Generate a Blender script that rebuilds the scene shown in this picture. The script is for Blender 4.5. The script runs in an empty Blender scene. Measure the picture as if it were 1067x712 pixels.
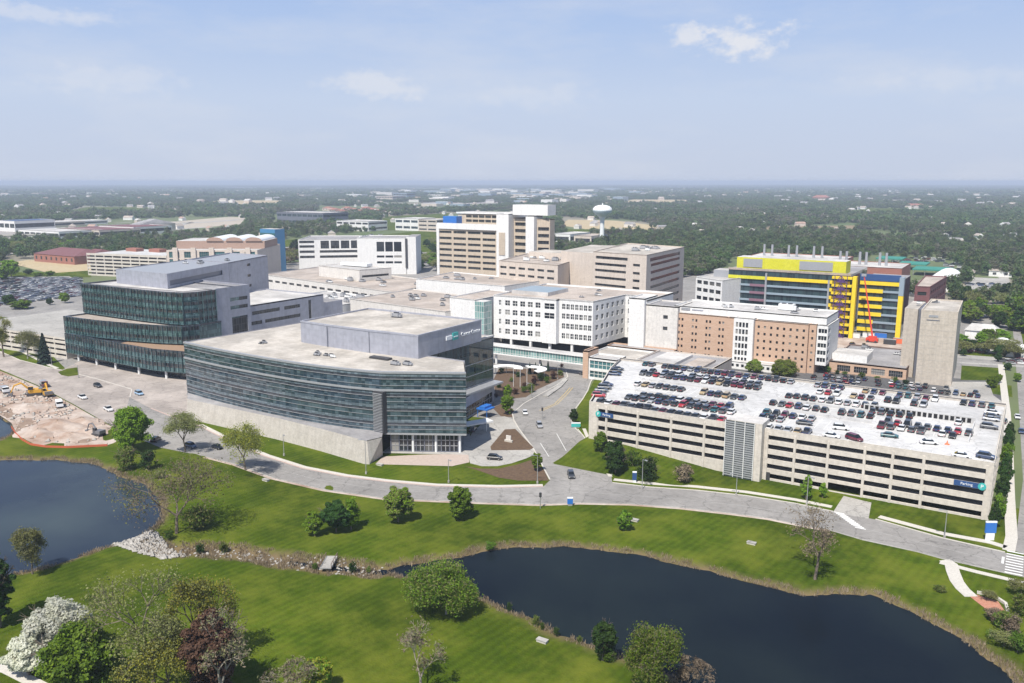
import bpy, bmesh, math, random
import numpy as np
from mathutils import Vector, Matrix
from mathutils.geometry import tessellate_polygon
rad = math.radians
SC = bpy.context.scene
COL = SC.collection
R = random.Random(7)

# ------------------------------------------------------------------ camera: world X = east, Y = north along the campus grid
FPX, CXP, CYP, HORZ, HCAM, YAW = 880., 533.5, 356., 189., 85., 32.1
PITCH = math.atan((CYP - HORZ) / FPX)
def at(x, y, z=0.):
    """ground (or height z) point that the photograph shows at pixel x, y"""
    r = (x - CXP) / FPX; u = -(y - CYP) / FPX
    dy = math.cos(PITCH) + u * math.sin(PITCH); dz = -math.sin(PITCH) + u * math.cos(PITCH)
    a = rad(YAW); t = (z - HCAM) / dz
    return Vector(((r * math.cos(a) - dy * math.sin(a)) * t, (r * math.sin(a) + dy * math.cos(a)) * t, z))
def proj(X, Y, Z):
    a = rad(YAW); r = X * math.cos(a) + Y * math.sin(a); f = -X * math.sin(a) + Y * math.cos(a); z = Z - HCAM
    d = f * math.cos(PITCH) - z * math.sin(PITCH); u = f * math.sin(PITCH) + z * math.cos(PITCH)
    return (CXP + FPX * r / d, CYP - FPX * u / d, d)
def pts(l, z=0.):
    return [at(x, y, z) for x, y in l]

cam = bpy.data.objects.new('camera', bpy.data.cameras.new('camera')); COL.objects.link(cam)
cam.location = (0, 0, HCAM); cam.rotation_euler = (rad(90) - PITCH, 0, rad(YAW))
cam.data.sensor_width = 36; cam.data.lens = 36 * FPX / 1067; cam.data.clip_start = .5; cam.data.clip_end = 120000
SC.camera = cam

# ------------------------------------------------------------------ materials
M = {}
def mat(name, col, rough=.8, n=None, metal=0., spec=.5, var=0., coat=0.):
    """principled material; n = (scale in 1/m, amount, second colour): mottling in world space; var = per-object value jitter"""
    m = bpy.data.materials.new(name); m.use_nodes = True
    nt = m.node_tree; b = nt.nodes['Principled BSDF']
    b.inputs['Base Color'].default_value = (*col, 1); b.inputs['Roughness'].default_value = rough
    b.inputs['Metallic'].default_value = metal; b.inputs['Specular IOR Level'].default_value = spec
    b.inputs['Coat Weight'].default_value = coat; b.inputs['Coat Roughness'].default_value = .05
    out = None
    if n:
        g = nt.nodes.new('ShaderNodeNewGeometry'); t = nt.nodes.new('ShaderNodeTexNoise')
        t.inputs['Scale'].default_value = n[0]; t.inputs['Detail'].default_value = 6; t.inputs['Roughness'].default_value = .65
        nt.links.new(g.outputs['Position'], t.inputs['Vector'])
        r = nt.nodes.new('ShaderNodeMapRange'); r.inputs[1].default_value = .35; r.inputs[2].default_value = .65
        r.inputs[4].default_value = n[1]
        nt.links.new(t.outputs['Fac'], r.inputs[0])
        mx = nt.nodes.new('ShaderNodeMix'); mx.data_type = 'RGBA'
        mx.inputs[6].default_value = (*col, 1); mx.inputs[7].default_value = (*n[2], 1)
        nt.links.new(r.outputs[0], mx.inputs[0])
        t2 = nt.nodes.new('ShaderNodeTexNoise'); t2.inputs['Scale'].default_value = n[0] * 5.3; t2.inputs['Detail'].default_value = 5; nt.links.new(g.outputs['Position'], t2.inputs['Vector'])
        r2 = nt.nodes.new('ShaderNodeMapRange'); r2.inputs[1].default_value = .3; r2.inputs[2].default_value = .6; r2.inputs[3].default_value = .86; r2.inputs[4].default_value = 1.03; nt.links.new(t2.outputs['Fac'], r2.inputs[0])
        h2 = nt.nodes.new('ShaderNodeHueSaturation'); nt.links.new(mx.outputs[2], h2.inputs['Color']); nt.links.new(r2.outputs[0], h2.inputs['Value']); out = h2.outputs[0]
        nt.links.new(out, b.inputs['Base Color'])
    if var:
        oi = nt.nodes.new('ShaderNodeObjectInfo'); mr = nt.nodes.new('ShaderNodeMapRange')
        mr.inputs[3].default_value = 1 - var; mr.inputs[4].default_value = 1 + var
        nt.links.new(oi.outputs['Random'], mr.inputs[0])
        hs = nt.nodes.new('ShaderNodeHueSaturation')
        if out: nt.links.new(out, hs.inputs['Color'])
        else: hs.inputs['Color'].default_value = (*col, 1)
        nt.links.new(mr.outputs[0], hs.inputs['Value']); nt.links.new(hs.outputs[0], b.inputs['Base Color'])
    M[name] = m
    return m
def leafmat(name, c1, c2, trans=.3, rough=.6):
    """foliage: colour differs leaf clump by leaf clump, a little light passes through"""
    m = bpy.data.materials.new(name); m.use_nodes = True; nt = m.node_tree; b = nt.nodes['Principled BSDF']
    g = nt.nodes.new('ShaderNodeNewGeometry'); mx = nt.nodes.new('ShaderNodeMix'); mx.data_type = 'RGBA'
    oi = nt.nodes.new('ShaderNodeObjectInfo')
    mx.inputs[6].default_value = (*c1, 1); mx.inputs[7].default_value = (*c2, 1)
    tn = nt.nodes.new('ShaderNodeTexNoise'); tn.inputs['Scale'].default_value = .55; tn.inputs['Detail'].default_value = 3; nt.links.new(g.outputs['Position'], tn.inputs['Vector'])
    tr_ = nt.nodes.new('ShaderNodeMapRange'); tr_.inputs[1].default_value = .35; tr_.inputs[2].default_value = .65; tr_.inputs[4].default_value = .65; nt.links.new(tn.outputs['Fac'], tr_.inputs[0])
    ta = nt.nodes.new('ShaderNodeMath'); ta.operation = 'MULTIPLY_ADD'; ta.inputs[1].default_value = .35; nt.links.new(g.outputs['Random Per Island'], ta.inputs[0]); nt.links.new(tr_.outputs[0], ta.inputs[2]); nt.links.new(ta.outputs[0], mx.inputs[0])
    hs = nt.nodes.new('ShaderNodeHueSaturation'); mr = nt.nodes.new('ShaderNodeMapRange'); mr2 = nt.nodes.new('ShaderNodeMapRange')
    mr.inputs[3].default_value = .75; mr.inputs[4].default_value = 1.3; mr2.inputs[3].default_value = .488; mr2.inputs[4].default_value = .512
    nt.links.new(oi.outputs['Random'], mr.inputs[0]); nt.links.new(oi.outputs['Random'], mr2.inputs[0])
    nt.links.new(mr.outputs[0], hs.inputs['Value']); nt.links.new(mr2.outputs[0], hs.inputs['Hue'])
    nt.links.new(mx.outputs[2], hs.inputs['Color'])
    nt.links.new(hs.outputs[0], b.inputs['Base Color']); b.inputs['Roughness'].default_value = rough; b.inputs['Specular IOR Level'].default_value = .15
    tr = nt.nodes.new('ShaderNodeBsdfTranslucent'); nt.links.new(hs.outputs[0], tr.inputs['Color'])
    ms = nt.nodes.new('ShaderNodeMixShader'); ms.inputs[0].default_value = trans
    nt.links.new(b.outputs[0], ms.inputs[1]); nt.links.new(tr.outputs[0], ms.inputs[2])
    nt.links.new(ms.outputs[0], nt.nodes['Material Output'].inputs['Surface'])
    M[name] = m
    return m
def cellmat(name, cw, ch, c1, c2, mortar, msize, rough=.1, ior=1.5, metal=0., rough2=None, off=.0, bias=0., spec=.5):
    """panels or bricks laid out along the wall (x+y, z); each cell its own tone"""
    m = bpy.data.materials.new(name); m.use_nodes = True; nt = m.node_tree; b = nt.nodes['Principled BSDF']
    g = nt.nodes.new('ShaderNodeNewGeometry'); sp = nt.nodes.new('ShaderNodeSeparateXYZ'); cb = nt.nodes.new('ShaderNodeCombineXYZ')
    nt.links.new(g.outputs['Position'], sp.inputs[0]); ad = nt.nodes.new('ShaderNodeMath')
    nt.links.new(sp.outputs[0], ad.inputs[0]); nt.links.new(sp.outputs[1], ad.inputs[1])
    nt.links.new(ad.outputs[0], cb.inputs[0]); nt.links.new(sp.outputs[2], cb.inputs[1])
    t = nt.nodes.new('ShaderNodeTexBrick'); nt.links.new(cb.outputs[0], t.inputs['Vector'])
    t.offset = off; t.inputs['Scale'].default_value = 1; t.inputs['Brick Width'].default_value = cw; t.inputs['Row Height'].default_value = ch
    t.inputs['Mortar Size'].default_value = msize; t.inputs['Mortar Smooth'].default_value = 0; t.inputs['Bias'].default_value = bias
    t.inputs['Color1'].default_value = (*c1, 1); t.inputs['Color2'].default_value = (*c2, 1); t.inputs['Mortar'].default_value = (*mortar, 1)
    nt.links.new(t.outputs['Color'], b.inputs['Base Color'])
    b.inputs['Roughness'].default_value = rough; b.inputs['IOR'].default_value = ior; b.inputs['Metallic'].default_value = metal
    b.inputs['Specular IOR Level'].default_value = spec
    M[name] = m
    return m

def overlay(name, kind, amt=1.):
    """real surface detail on top of a material's own colour: sheet seams and ponding stains, wall panel joints and run-down streaks, crack sealing and tyre wear"""
    nt = M[name].node_tree; b = nt.nodes['Principled BSDF']; i = b.inputs['Base Color']; N = nt.nodes.new; L = nt.links.new
    g = N('ShaderNodeNewGeometry'); fac = []
    def rng(sock, a, c, lo, hi):
        r = N('ShaderNodeMapRange'); r.inputs[1].default_value = a; r.inputs[2].default_value = c; r.inputs[3].default_value = lo; r.inputs[4].default_value = hi; L(sock, r.inputs[0]); fac.append(r.outputs[0])
    def noise(scale, detail=5, sc=(1, 1, 1)):
        m = N('ShaderNodeMapping'); m.inputs['Scale'].default_value = sc; L(g.outputs['Position'], m.inputs[0]); t = N('ShaderNodeTexNoise'); t.inputs['Scale'].default_value = scale; t.inputs['Detail'].default_value = detail; L(m.outputs[0], t.inputs['Vector']); return t.outputs['Fac']
    def brick(cw, ch, ms, vec):
        t = N('ShaderNodeTexBrick'); t.inputs['Scale'].default_value = 1; t.inputs['Brick Width'].default_value = cw; t.inputs['Row Height'].default_value = ch; t.inputs['Mortar Size'].default_value = ms; t.inputs['Mortar Smooth'].default_value = .3
        t.inputs['Color1'].default_value = (1, 1, 1, 1); t.inputs['Color2'].default_value = (1 - .05 * amt,) * 3 + (1,); t.inputs['Mortar'].default_value = (1 - .25 * amt,) * 3 + (1,); L(vec, t.inputs['Vector']); s = N('ShaderNodeSeparateColor'); L(t.outputs[0], s.inputs[0]); fac.append(s.outputs[0])
    if kind == 'roof': brick(9, 2.4, .07, g.outputs['Position']); rng(noise(.06, 6), .42, .60, 1 - .22 * amt, 1.04); rng(noise(.5, 4), .3, .42, 1 - .12 * amt, 1)
    if kind == 'wall':
        sp = N('ShaderNodeSeparateXYZ'); L(g.outputs['Position'], sp.inputs[0]); ad = N('ShaderNodeMath'); L(sp.outputs[0], ad.inputs[0]); L(sp.outputs[1], ad.inputs[1]); cb = N('ShaderNodeCombineXYZ'); L(ad.outputs[0], cb.inputs[0]); L(sp.outputs[2], cb.inputs[1])
        brick(4.2, 2.1, .05, cb.outputs[0]); rng(noise(.9, 4, (1, 1, .07)), .35, .55, 1 - .14 * amt, 1.02)
    if kind == 'road':
        v = N('ShaderNodeTexVoronoi'); v.feature = 'DISTANCE_TO_EDGE'; v.inputs['Scale'].default_value = .11; m = N('ShaderNodeVectorMath'); m.operation = 'ADD'; n_ = N('ShaderNodeTexNoise'); n_.inputs['Scale'].default_value = .5; L(g.outputs['Position'], n_.inputs['Vector']); s_ = N('ShaderNodeVectorMath'); s_.operation = 'SCALE'; s_.inputs['Scale'].default_value = 3.; L(n_.outputs['Color'], s_.inputs[0])
        L(g.outputs['Position'], m.inputs[0]); L(s_.outputs[0], m.inputs[1]); L(m.outputs[0], v.inputs['Vector']); rng(v.outputs['Distance'], .008, .02, 1 - .3 * amt, 1.); rng(noise(.05, 6), .35, .6, 1 - .2 * amt, 1.05); rng(noise(1.3, 3), .62, .72, 1, 1 - .25 * amt)
    cur = fac[0]
    for f in fac[1:]:
        mm_ = N('ShaderNodeMath'); mm_.operation = 'MULTIPLY'; L(cur, mm_.inputs[0]); L(f, mm_.inputs[1]); cur = mm_.outputs[0]
    h = N('ShaderNodeHueSaturation'); L(cur, h.inputs['Value'])
    if i.links: L(i.links[0].from_socket, h.inputs['Color'])
    else: h.inputs['Color'].default_value = i.default_value
    L(h.outputs[0], i)

# ------------------------------------------------------------------ mesh building
class MB:
    def __init__(s): s.v = []; s.f = []; s.m = []; s.mats = []
    def mi(s, m):
        if m not in s.mats: s.mats.append(m)
        return s.mats.index(m)
    def face(s, ps, m):
        k = len(s.v); s.v += [tuple(p) for p in ps]; s.f.append(tuple(range(k, k + len(ps)))); s.m.append(s.mi(m))
    def box(s, x0, y0, z0, x1, y1, z1, m, top=None):
        s.prism([(x0, y0), (x1, y0), (x1, y1), (x0, y1)], z0, z1, m, top)
    def prism(s, poly, z0, z1, m, top=None, bottom=True):
        """poly counter-clockwise seen from above"""
        a = sum(poly[i - 1][0] * poly[i][1] - poly[i][0] * poly[i - 1][1] for i in range(len(poly)))
        if a < 0: poly = poly[::-1]
        n = len(poly); k = len(s.v)
        s.v += [(p[0], p[1], z0) for p in poly] + [(p[0], p[1], z1) for p in poly]
        mi = s.mi(m); mt = s.mi(top or m)
        for i in range(n):
            j = (i + 1) % n; s.f.append((k + i, k + j, k + n + j, k + n + i)); s.m.append(mi)
        if n == 4:
            s.f.append(tuple(k + n + i for i in range(n))); s.m.append(mt)
            if bottom: s.f.append(tuple(k + n - 1 - i for i in range(n))); s.m.append(mi)
        else:
            for t in tessellate_polygon([[Vector((p[0], p[1], 0)) for p in poly]]):
                s.f.append(tuple(k + n + i for i in t)); s.m.append(mt)
                if bottom: s.f.append(tuple(k + i for i in reversed(t))); s.m.append(mi)
    def sheet(s, poly, z, m):
        a = sum(poly[i - 1][0] * poly[i][1] - poly[i][0] * poly[i - 1][1] for i in range(len(poly)))
        if a < 0: poly = poly[::-1]
        k = len(s.v); s.v += [(p[0], p[1], z) for p in poly]; mi = s.mi(m)
        for t in tessellate_polygon([[Vector((p[0], p[1], 0)) for p in poly]]):
            s.f.append(tuple(k + i for i in t)); s.m.append(mi)
    def obox(s, c, d, l, w, z0, z1, m, top=None):
        """box around point c, length l along unit direction d, width w"""
        n = (-d[1], d[0]); h = l / 2; q = w / 2
        s.prism([(c[0] + d[0] * a * h + n[0] * b * q, c[1] + d[1] * a * h + n[1] * b * q) for a, b in ((-1, -1), (1, -1), (1, 1), (-1, 1))], z0, z1, m, top)
    def tube(s, p, q, r0, r1, m, n=6, caps=True):
        p = Vector(p); q = Vector(q); d = (q - p).normalized()
        a = d.orthogonal().normalized(); b = d.cross(a); k = len(s.v)
        for c, r in ((p, r0), (q, r1)):
            for i in range(n):
                t = 2 * math.pi * i / n; s.v.append(tuple(c + a * math.cos(t) * r + b * math.sin(t) * r))
        mi = s.mi(m)
        for i in range(n):
            j = (i + 1) % n; s.f.append((k + i, k + j, k + n + j, k + n + i)); s.m.append(mi)
        if caps: s.f.append(tuple(k + n - 1 - i for i in range(n))); s.f.append(tuple(k + n + i for i in range(n))); s.m += [mi, mi]
    def lathe(s, c, prof, m, n=20):
        k = len(s.v); mi = s.mi(m)
        for r, z in prof:
            for i in range(n):
                t = 2 * math.pi * i / n; s.v.append((c[0] + r * math.cos(t), c[1] + r * math.sin(t), c[2] + z))
        for j in range(len(prof) - 1):
            for i in range(n):
                a = k + j * n + i; b = k + j * n + (i + 1) % n; s.f.append((a, b, b + n, a + n)); s.m.append(mi)
    def strip(s, line, w0, w1, z0, z1, m):
        """raised strip along a polyline from offset w0 to w1 (positive = left of travel)"""
        L = [Vector((p[0], p[1])) for p in line]; nn = []
        for i in range(len(L)):
            a = L[max(i - 1, 0)]; b = L[min(i + 1, len(L) - 1)]; d = (b - a).normalized(); nn.append(Vector((-d.y, d.x)))
        for i in range(len(L) - 1):
            q = [L[i] + nn[i] * w0, L[i + 1] + nn[i + 1] * w0, L[i + 1] + nn[i + 1] * w1, L[i] + nn[i] * w1]
            if z1 - z0 > .02: s.prism([tuple(p) for p in q], z0, z1, m)
            else: s.sheet([tuple(p) for p in q], z1, m)
    def mesh(s, name, off=(0, 0, 0), smooth=False):
        me = bpy.data.meshes.new(name)
        me.from_pydata([(a - off[0], b - off[1], c - off[2]) for a, b, c in s.v], [], s.f)
        for m in s.mats: me.materials.append(M[m])
        me.polygons.foreach_set('material_index', s.m)
        if smooth: me.polygons.foreach_set('use_smooth', [True] * len(s.f))
        me.update()
        return me
    def build(s, name, parent=None, smooth=False, loc=None):
        """link as one mesh; vertices were given in world space (parents are unrotated Empties)"""
        base = parent_world(parent) if parent else Vector(loc or (0, 0, 0))
        me = s.mesh(name, base, smooth); o = bpy.data.objects.new(name, me); COL.objects.link(o)
        if parent: o.parent = parent
        else: o.location = base
        return o
def parent_world(o):
    w = Vector((0, 0, 0))
    while o: w += o.location; o = o.parent
    return w
def tag(o, label=None, cat=None, group=None, kind=None):
    if label: o['label'] = label
    if cat: o['category'] = cat
    if group: o['group'] = group
    if kind: o['kind'] = kind
    return o
def thing(name, label, cat, loc=(0, 0, 0), group=None, rz=0):
    o = bpy.data.objects.new(name, None); COL.objects.link(o); o.location = loc; o.rotation_euler = (0, 0, rz); o.empty_display_size = .5
    return tag(o, label, cat, group)
def inst(me, name, parent, loc, rz=0, sc=None):
    o = bpy.data.objects.new(name, me); COL.objects.link(o)
    if parent: o.parent = parent
    o.location = loc; o.rotation_euler = (0, 0, rz)
    if sc: o.scale = sc
    return o
def copy_tree(o, parent=None):
    c = o.copy(); COL.objects.link(c); c.parent = parent
    for ch in o.children: copy_tree(ch, c)
    return c
def struct(mb, name, **k):
    o = mb.build(name, **k); o['kind'] = 'structure'; return o
ORD = 'first second third fourth fifth sixth seventh eighth ninth tenth eleventh twelfth thirteenth fourteenth fifteenth sixteenth seventeenth eighteenth nineteenth twentieth'.split()
TENS = {2: 'twenty', 3: 'thirty', 4: 'forty', 5: 'fifty', 6: 'sixty', 7: 'seventy', 8: 'eighty', 9: 'ninety'}
def ordinal(i):
    """0-based"""
    if i < 20: return ORD[i]
    t, u = divmod(i + 1, 10)
    return TENS[t] + '-' + ORD[u - 1] if u else TENS[t][:-1] + 'ieth'

# ------------------------------------------------------------------ sky, sun
SUN_AZ, SUN_EL = 174., 57.        # azimuth clockwise from +Y, degrees
w = bpy.data.worlds.new('World'); SC.world = w; w.use_nodes = True
nt = w.node_tree; bg = nt.nodes['Background']; bg.inputs['Strength'].default_value = SKY_STRENGTH = .085
sky = nt.nodes.new('ShaderNodeTexSky'); sky.sky_type = 'NISHITA'; sky.sun_disc = False
sky.sun_elevation = rad(SUN_EL); sky.sun_rotation = rad(SUN_AZ); sky.altitude = 300; sky.air_density = 1.0; sky.dust_density = .6; sky.ozone_density = 3.0
tc = nt.nodes.new('ShaderNodeTexCoord'); mp = nt.nodes.new('ShaderNodeMapping')
mp.inputs['Scale'].default_value = (5, 5, 20); mp.inputs['Location'].default_value = (3.1, 1.7, .4)
nt.links.new(tc.outputs['Generated'], mp.inputs['Vector'])
n1 = nt.nodes.new('ShaderNodeTexNoise'); n1.inputs['Scale'].default_value = .8; n1.inputs['Detail'].default_value = 8; n1.inputs['Roughness'].default_value = .6
nt.links.new(mp.outputs[0], n1.inputs['Vector'])
r1 = nt.nodes.new('ShaderNodeMapRange'); r1.inputs[1].default_value = .48; r1.inputs[2].default_value = .75; r1.inputs[4].default_value = .35
nt.links.new(n1.outputs['Fac'], r1.inputs[0])
mx = nt.nodes.new('ShaderNodeMix'); mx.data_type = 'RGBA'; mx.inputs[7].default_value = (8.2, 8.6, 9.4, 1)
sx = nt.nodes.new('ShaderNodeSeparateXYZ'); nt.links.new(tc.outputs['Generated'], sx.inputs[0])
ramp = nt.nodes.new('ShaderNodeValToRGB'); el = ramp.color_ramp.elements   # pale lavender air low down, clear blue higher up
el[0].position = 0.0; el[0].color = (.385, .425, .515, 1); el[1].position = .25; el[1].color = (.235, .335, .55, 1)
e_ = el.new(.09); e_.color = (.375, .44, .56, 1); e_ = el.new(.17); e_.color = (.295, .385, .56, 1)
nt.links.new(sx.outputs[2], ramp.inputs[0])
sc_ = nt.nodes.new('ShaderNodeMix'); sc_.data_type = 'RGBA'; sc_.blend_type = 'MULTIPLY'; sc_.inputs[0].default_value = 1; sc_.inputs[7].default_value = (11.4, 11.4, 11.4, 1); nt.links.new(ramp.outputs[0], sc_.inputs[6])
fr = nt.nodes.new('ShaderNodeMapRange'); fr.interpolation_type = 'SMOOTHSTEP'; fr.inputs[1].default_value = .18; fr.inputs[2].default_value = .5; nt.links.new(sx.outputs[2], fr.inputs[0])
mt = nt.nodes.new('ShaderNodeMix'); mt.data_type = 'RGBA'; nt.links.new(fr.outputs[0], mt.inputs[0])
nt.links.new(sc_.outputs[2], mt.inputs[6]); nt.links.new(sky.outputs[0], mt.inputs[7])
cur = mt.outputs[2]
# thin veil, then a few small fair-weather clouds
mx.inputs[7].default_value = (5.6, 5.8, 6.3, 1); r1.inputs[4].default_value = .4
nt.links.new(cur, mx.inputs[6]); nt.links.new(r1.outputs[0], mx.inputs[0]); cur = mx.outputs[2]
def skydir(px, py):
    v = at(px, py, HCAM + 1) if py < HORZ else at(px, py, 0); return (v - Vector((0, 0, HCAM))).normalized()
nc = nt.nodes.new('ShaderNodeTexNoise'); nc.inputs['Scale'].default_value = 34; nc.inputs['Detail'].default_value = 7; nc.inputs['Roughness'].default_value = .62
mp2 = nt.nodes.new('ShaderNodeMapping'); mp2.inputs['Scale'].default_value = (1, 1, 1.8); nt.links.new(tc.outputs['Generated'], mp2.inputs[0]); nt.links.new(mp2.outputs[0], nc.inputs['Vector'])
for px, py, rx, rz, amt in ((782, 43, .056, .025, .8), (716, 37, .026, .016, .7), (395, 88, .072, .019, .45), (120, 84, .09, .02, .25), (30, 14, .09, .012, .4), (560, 100, .10, .018, .2), (1000, 80, .12, .016, .2)):
    d = skydir(px, py); vm = nt.nodes.new('ShaderNodeVectorMath'); vm.operation = 'SUBTRACT'; vm.inputs[1].default_value = d; nt.links.new(tc.outputs['Generated'], vm.inputs[0])
    vs_ = nt.nodes.new('ShaderNodeVectorMath'); vs_.operation = 'MULTIPLY'; vs_.inputs[1].default_value = (1 / rx, 1 / rx, 1 / rz); nt.links.new(vm.outputs[0], vs_.inputs[0])
    ln_ = nt.nodes.new('ShaderNodeVectorMath'); ln_.operation = 'LENGTH'; nt.links.new(vs_.outputs[0], ln_.inputs[0])
    ad_ = nt.nodes.new('ShaderNodeMath'); ad_.operation = 'MULTIPLY_ADD'; ad_.inputs[1].default_value = 2.6; nt.links.new(nc.outputs['Fac'], ad_.inputs[0])
    ng_ = nt.nodes.new('ShaderNodeMath'); ng_.operation = 'MULTIPLY'; ng_.inputs[1].default_value = -1.; nt.links.new(ln_.outputs['Value'], ng_.inputs[0]); nt.links.new(ng_.outputs[0], ad_.inputs[2])
    mr_ = nt.nodes.new('ShaderNodeMapRange'); mr_.interpolation_type = 'SMOOTHSTEP'; mr_.inputs[1].default_value = .35; mr_.inputs[2].default_value = 1.15; mr_.inputs[4].default_value = amt; nt.links.new(ad_.outputs[0], mr_.inputs[0])
    mc = nt.nodes.new('ShaderNodeMix'); mc.data_type = 'RGBA'; mc.inputs[7].default_value = (6.4, 6.4, 6.6, 1); nt.links.new(mr_.outputs[0], mc.inputs[0]); nt.links.new(cur, mc.inputs[6]); cur = mc.outputs[2]
nt.links.new(cur, bg.inputs['Color'])
sun = bpy.data.objects.new('sun', bpy.data.lights.new('sun', 'SUN')); COL.objects.link(sun)
sun.data.energy = 4.0; sun.data.angle = rad(.53); sun.data.color = (1, .945, .85); sun.location = (0, 0, 300)
sd = Vector((math.sin(rad(SUN_AZ)) * math.cos(rad(SUN_EL)), math.cos(rad(SUN_AZ)) * math.cos(rad(SUN_EL)), math.sin(rad(SUN_EL))))
sun.rotation_euler = sd.to_track_quat('Z', 'Y').to_euler()
vs = SC.view_settings; vs.view_transform = 'Standard'; vs.look = 'None'; vs.gamma = 1; vs.exposure = 0.62; vs.use_curve_mapping = False
cy = SC.cycles; cy.max_bounces = 6; cy.diffuse_bounces = 2; cy.glossy_bounces = 2; cy.transmission_bounces = 3; cy.transparent_max_bounces = 6; cy.volume_bounces = 0
cy.use_denoising = True; cy.caustics_reflective = False; cy.caustics_refractive = False

# haze: even density in one closed box round everything, sky outside
hz = MB(); mat('haze', (1, 1, 1)); hz.box(-34000, -34000, -3.5, 34000, 34000, 93, 'haze'); ho = hz.build('haze'); ho['kind'] = 'stuff'
hn = M['haze'].node_tree; hn.nodes.remove(hn.nodes['Principled BSDF']); pv = hn.nodes.new('ShaderNodeVolumePrincipled')
pv.inputs['Color'].default_value = (.72, .82, 1, 1); pv.inputs['Density'].default_value = .00014; pv.inputs['Anisotropy'].default_value = .0
hn.links.new(pv.outputs[0], hn.nodes['Material Output'].inputs['Volume'])
# ------------------------------------------------------------------ ground, ponds, roads
mat('grass', (.044, .076, .004), .95, (.25, .9, (.070, .105, .006)), spec=.05)
mat('asphalt', (.25, .238, .225), .9, (.12, .8, (.31, .295, .28)))
mat('plaza', (.42, .34, .29), .85, (.8, .7, (.50, .42, .37)))
mat('asphalt_dark', (.10, .10, .105), .9, (.2, .6, (.14, .14, .14)))

mat('concrete', (.37, .355, .33), .85, (.3, .7, (.45, .43, .40)))
mat('sidewalk', (.52, .49, .44), .85, (.5, .6, (.58, .55, .50)))
mat('kerb_paint', (.50, .33, .28), .8, (1.5, .9, (.48, .42, .38)))
mat('white_paint', (.78, .78, .76), .6); mat('yellow_paint', (.62, .42, .08), .6)
mat('brick_paver', (.40, .16, .10), .85, (2, .8, (.5, .27, .19)))
mat('dirt', (.30, .20, .145), .95, (.085, 1, (.52, .45, .395)))
mat('dirt_dark', (.22, .15, .11), .95, (.4, 1, (.32, .24, .18)))
mat('mulch', (.085, .05, .03), .95, (1, .9, (.14, .09, .05)))
mat('dry_grass', (.20, .15, .085), .95, (.7, .9, (.30, .23, .14)))
mat('field', (.42, .33, .19), .95, (.05, .6, (.5, .42, .27)))
for k_ in ('asphalt', 'asphalt_dark', 'concrete'): overlay(k_, 'road')
# grass: fine mottling plus mowing stripes that run diagonally across the lawns
nt = M['grass'].node_tree; b = nt.nodes['Principled BSDF']; src = b.inputs['Base Color'].links[0].from_socket
g = nt.nodes.new('ShaderNodeNewGeometry'); mp = nt.nodes.new('ShaderNodeMapping'); v_ = at(420, 630) - at(300, 690); mp.inputs['Rotation'].default_value = (0, 0, -math.atan2(v_.y, v_.x) + rad(90))
nt.links.new(g.outputs['Position'], mp.inputs[0]); wv = nt.nodes.new('ShaderNodeTexWave'); wv.inputs['Scale'].default_value = .16
wv.inputs['Distortion'].default_value = 3.5; wv.inputs['Detail'].default_value = 4; wv.inputs['Detail Scale'].default_value = .6
nt.links.new(mp.outputs[0], wv.inputs[0])
n2 = nt.nodes.new('ShaderNodeTexNoise'); n2.inputs['Scale'].default_value = .035; n2.inputs['Detail'].default_value = 4; nt.links.new(g.outputs['Position'], n2.inputs['Vector'])
mr = nt.nodes.new('ShaderNodeMapRange'); mr.inputs[3].default_value = .88; mr.inputs[4].default_value = 1.11; nt.links.new(wv.outputs[1], mr.inputs[0])
mr2 = nt.nodes.new('ShaderNodeMapRange'); mr2.inputs[1].default_value = .3; mr2.inputs[2].default_value = .7; mr2.inputs[3].default_value = .68; mr2.inputs[4].default_value = 1.25; nt.links.new(n2.outputs['Fac'], mr2.inputs[0])
mm = nt.nodes.new('ShaderNodeMath'); mm.operation = 'MULTIPLY'; nt.links.new(mr.outputs[0], mm.inputs[0]); nt.links.new(mr2.outputs[0], mm.inputs[1])
hs = nt.nodes.new('ShaderNodeHueSaturation'); nt.links.new(src, hs.inputs['Color']); nt.links.new(mm.outputs[0], hs.inputs['Value'])
# a bank attribute (1 at the shoreline) turns grass to dry reeds and mud
at_ = nt.nodes.new('ShaderNodeAttribute'); at_.attribute_name = 'bank'
mxb = nt.nodes.new('ShaderNodeMix'); mxb.data_type = 'RGBA'; mxb.inputs[7].default_value = (.17, .125, .07, 1)
n3 = nt.nodes.new('ShaderNodeTexNoise'); n3.inputs['Scale'].default_value = .6; n3.inputs['Detail'].default_value = 5; nt.links.new(g.outputs['Position'], n3.inputs['Vector'])
ma = nt.nodes.new('ShaderNodeMath'); ma.operation = 'MULTIPLY_ADD'; ma.inputs[1].default_value = 1.2; ma.inputs[2].default_value = -.6; nt.links.new(n3.outputs['Fac'], ma.inputs[0])
mb_ = nt.nodes.new('ShaderNodeMath'); mb_.operation = 'ADD'; mb_.use_clamp = True; nt.links.new(at_.outputs['Fac'], mb_.inputs[0]); nt.links.new(ma.outputs[0], mb_.inputs[1])
mc_ = nt.nodes.new('ShaderNodeMath'); mc_.operation = 'MULTIPLY'; nt.links.new(mb_.outputs[0], mc_.inputs[0]); nt.links.new(at_.outputs['Fac'], mc_.inputs[1])
mf_ = nt.nodes.new('ShaderNodeMath'); mf_.operation = 'POWER'; mf_.inputs[1].default_value = .6; nt.links.new(mc_.outputs[0], mf_.inputs[0])
nt.links.new(mf_.outputs[0], mxb.inputs[0])
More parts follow.
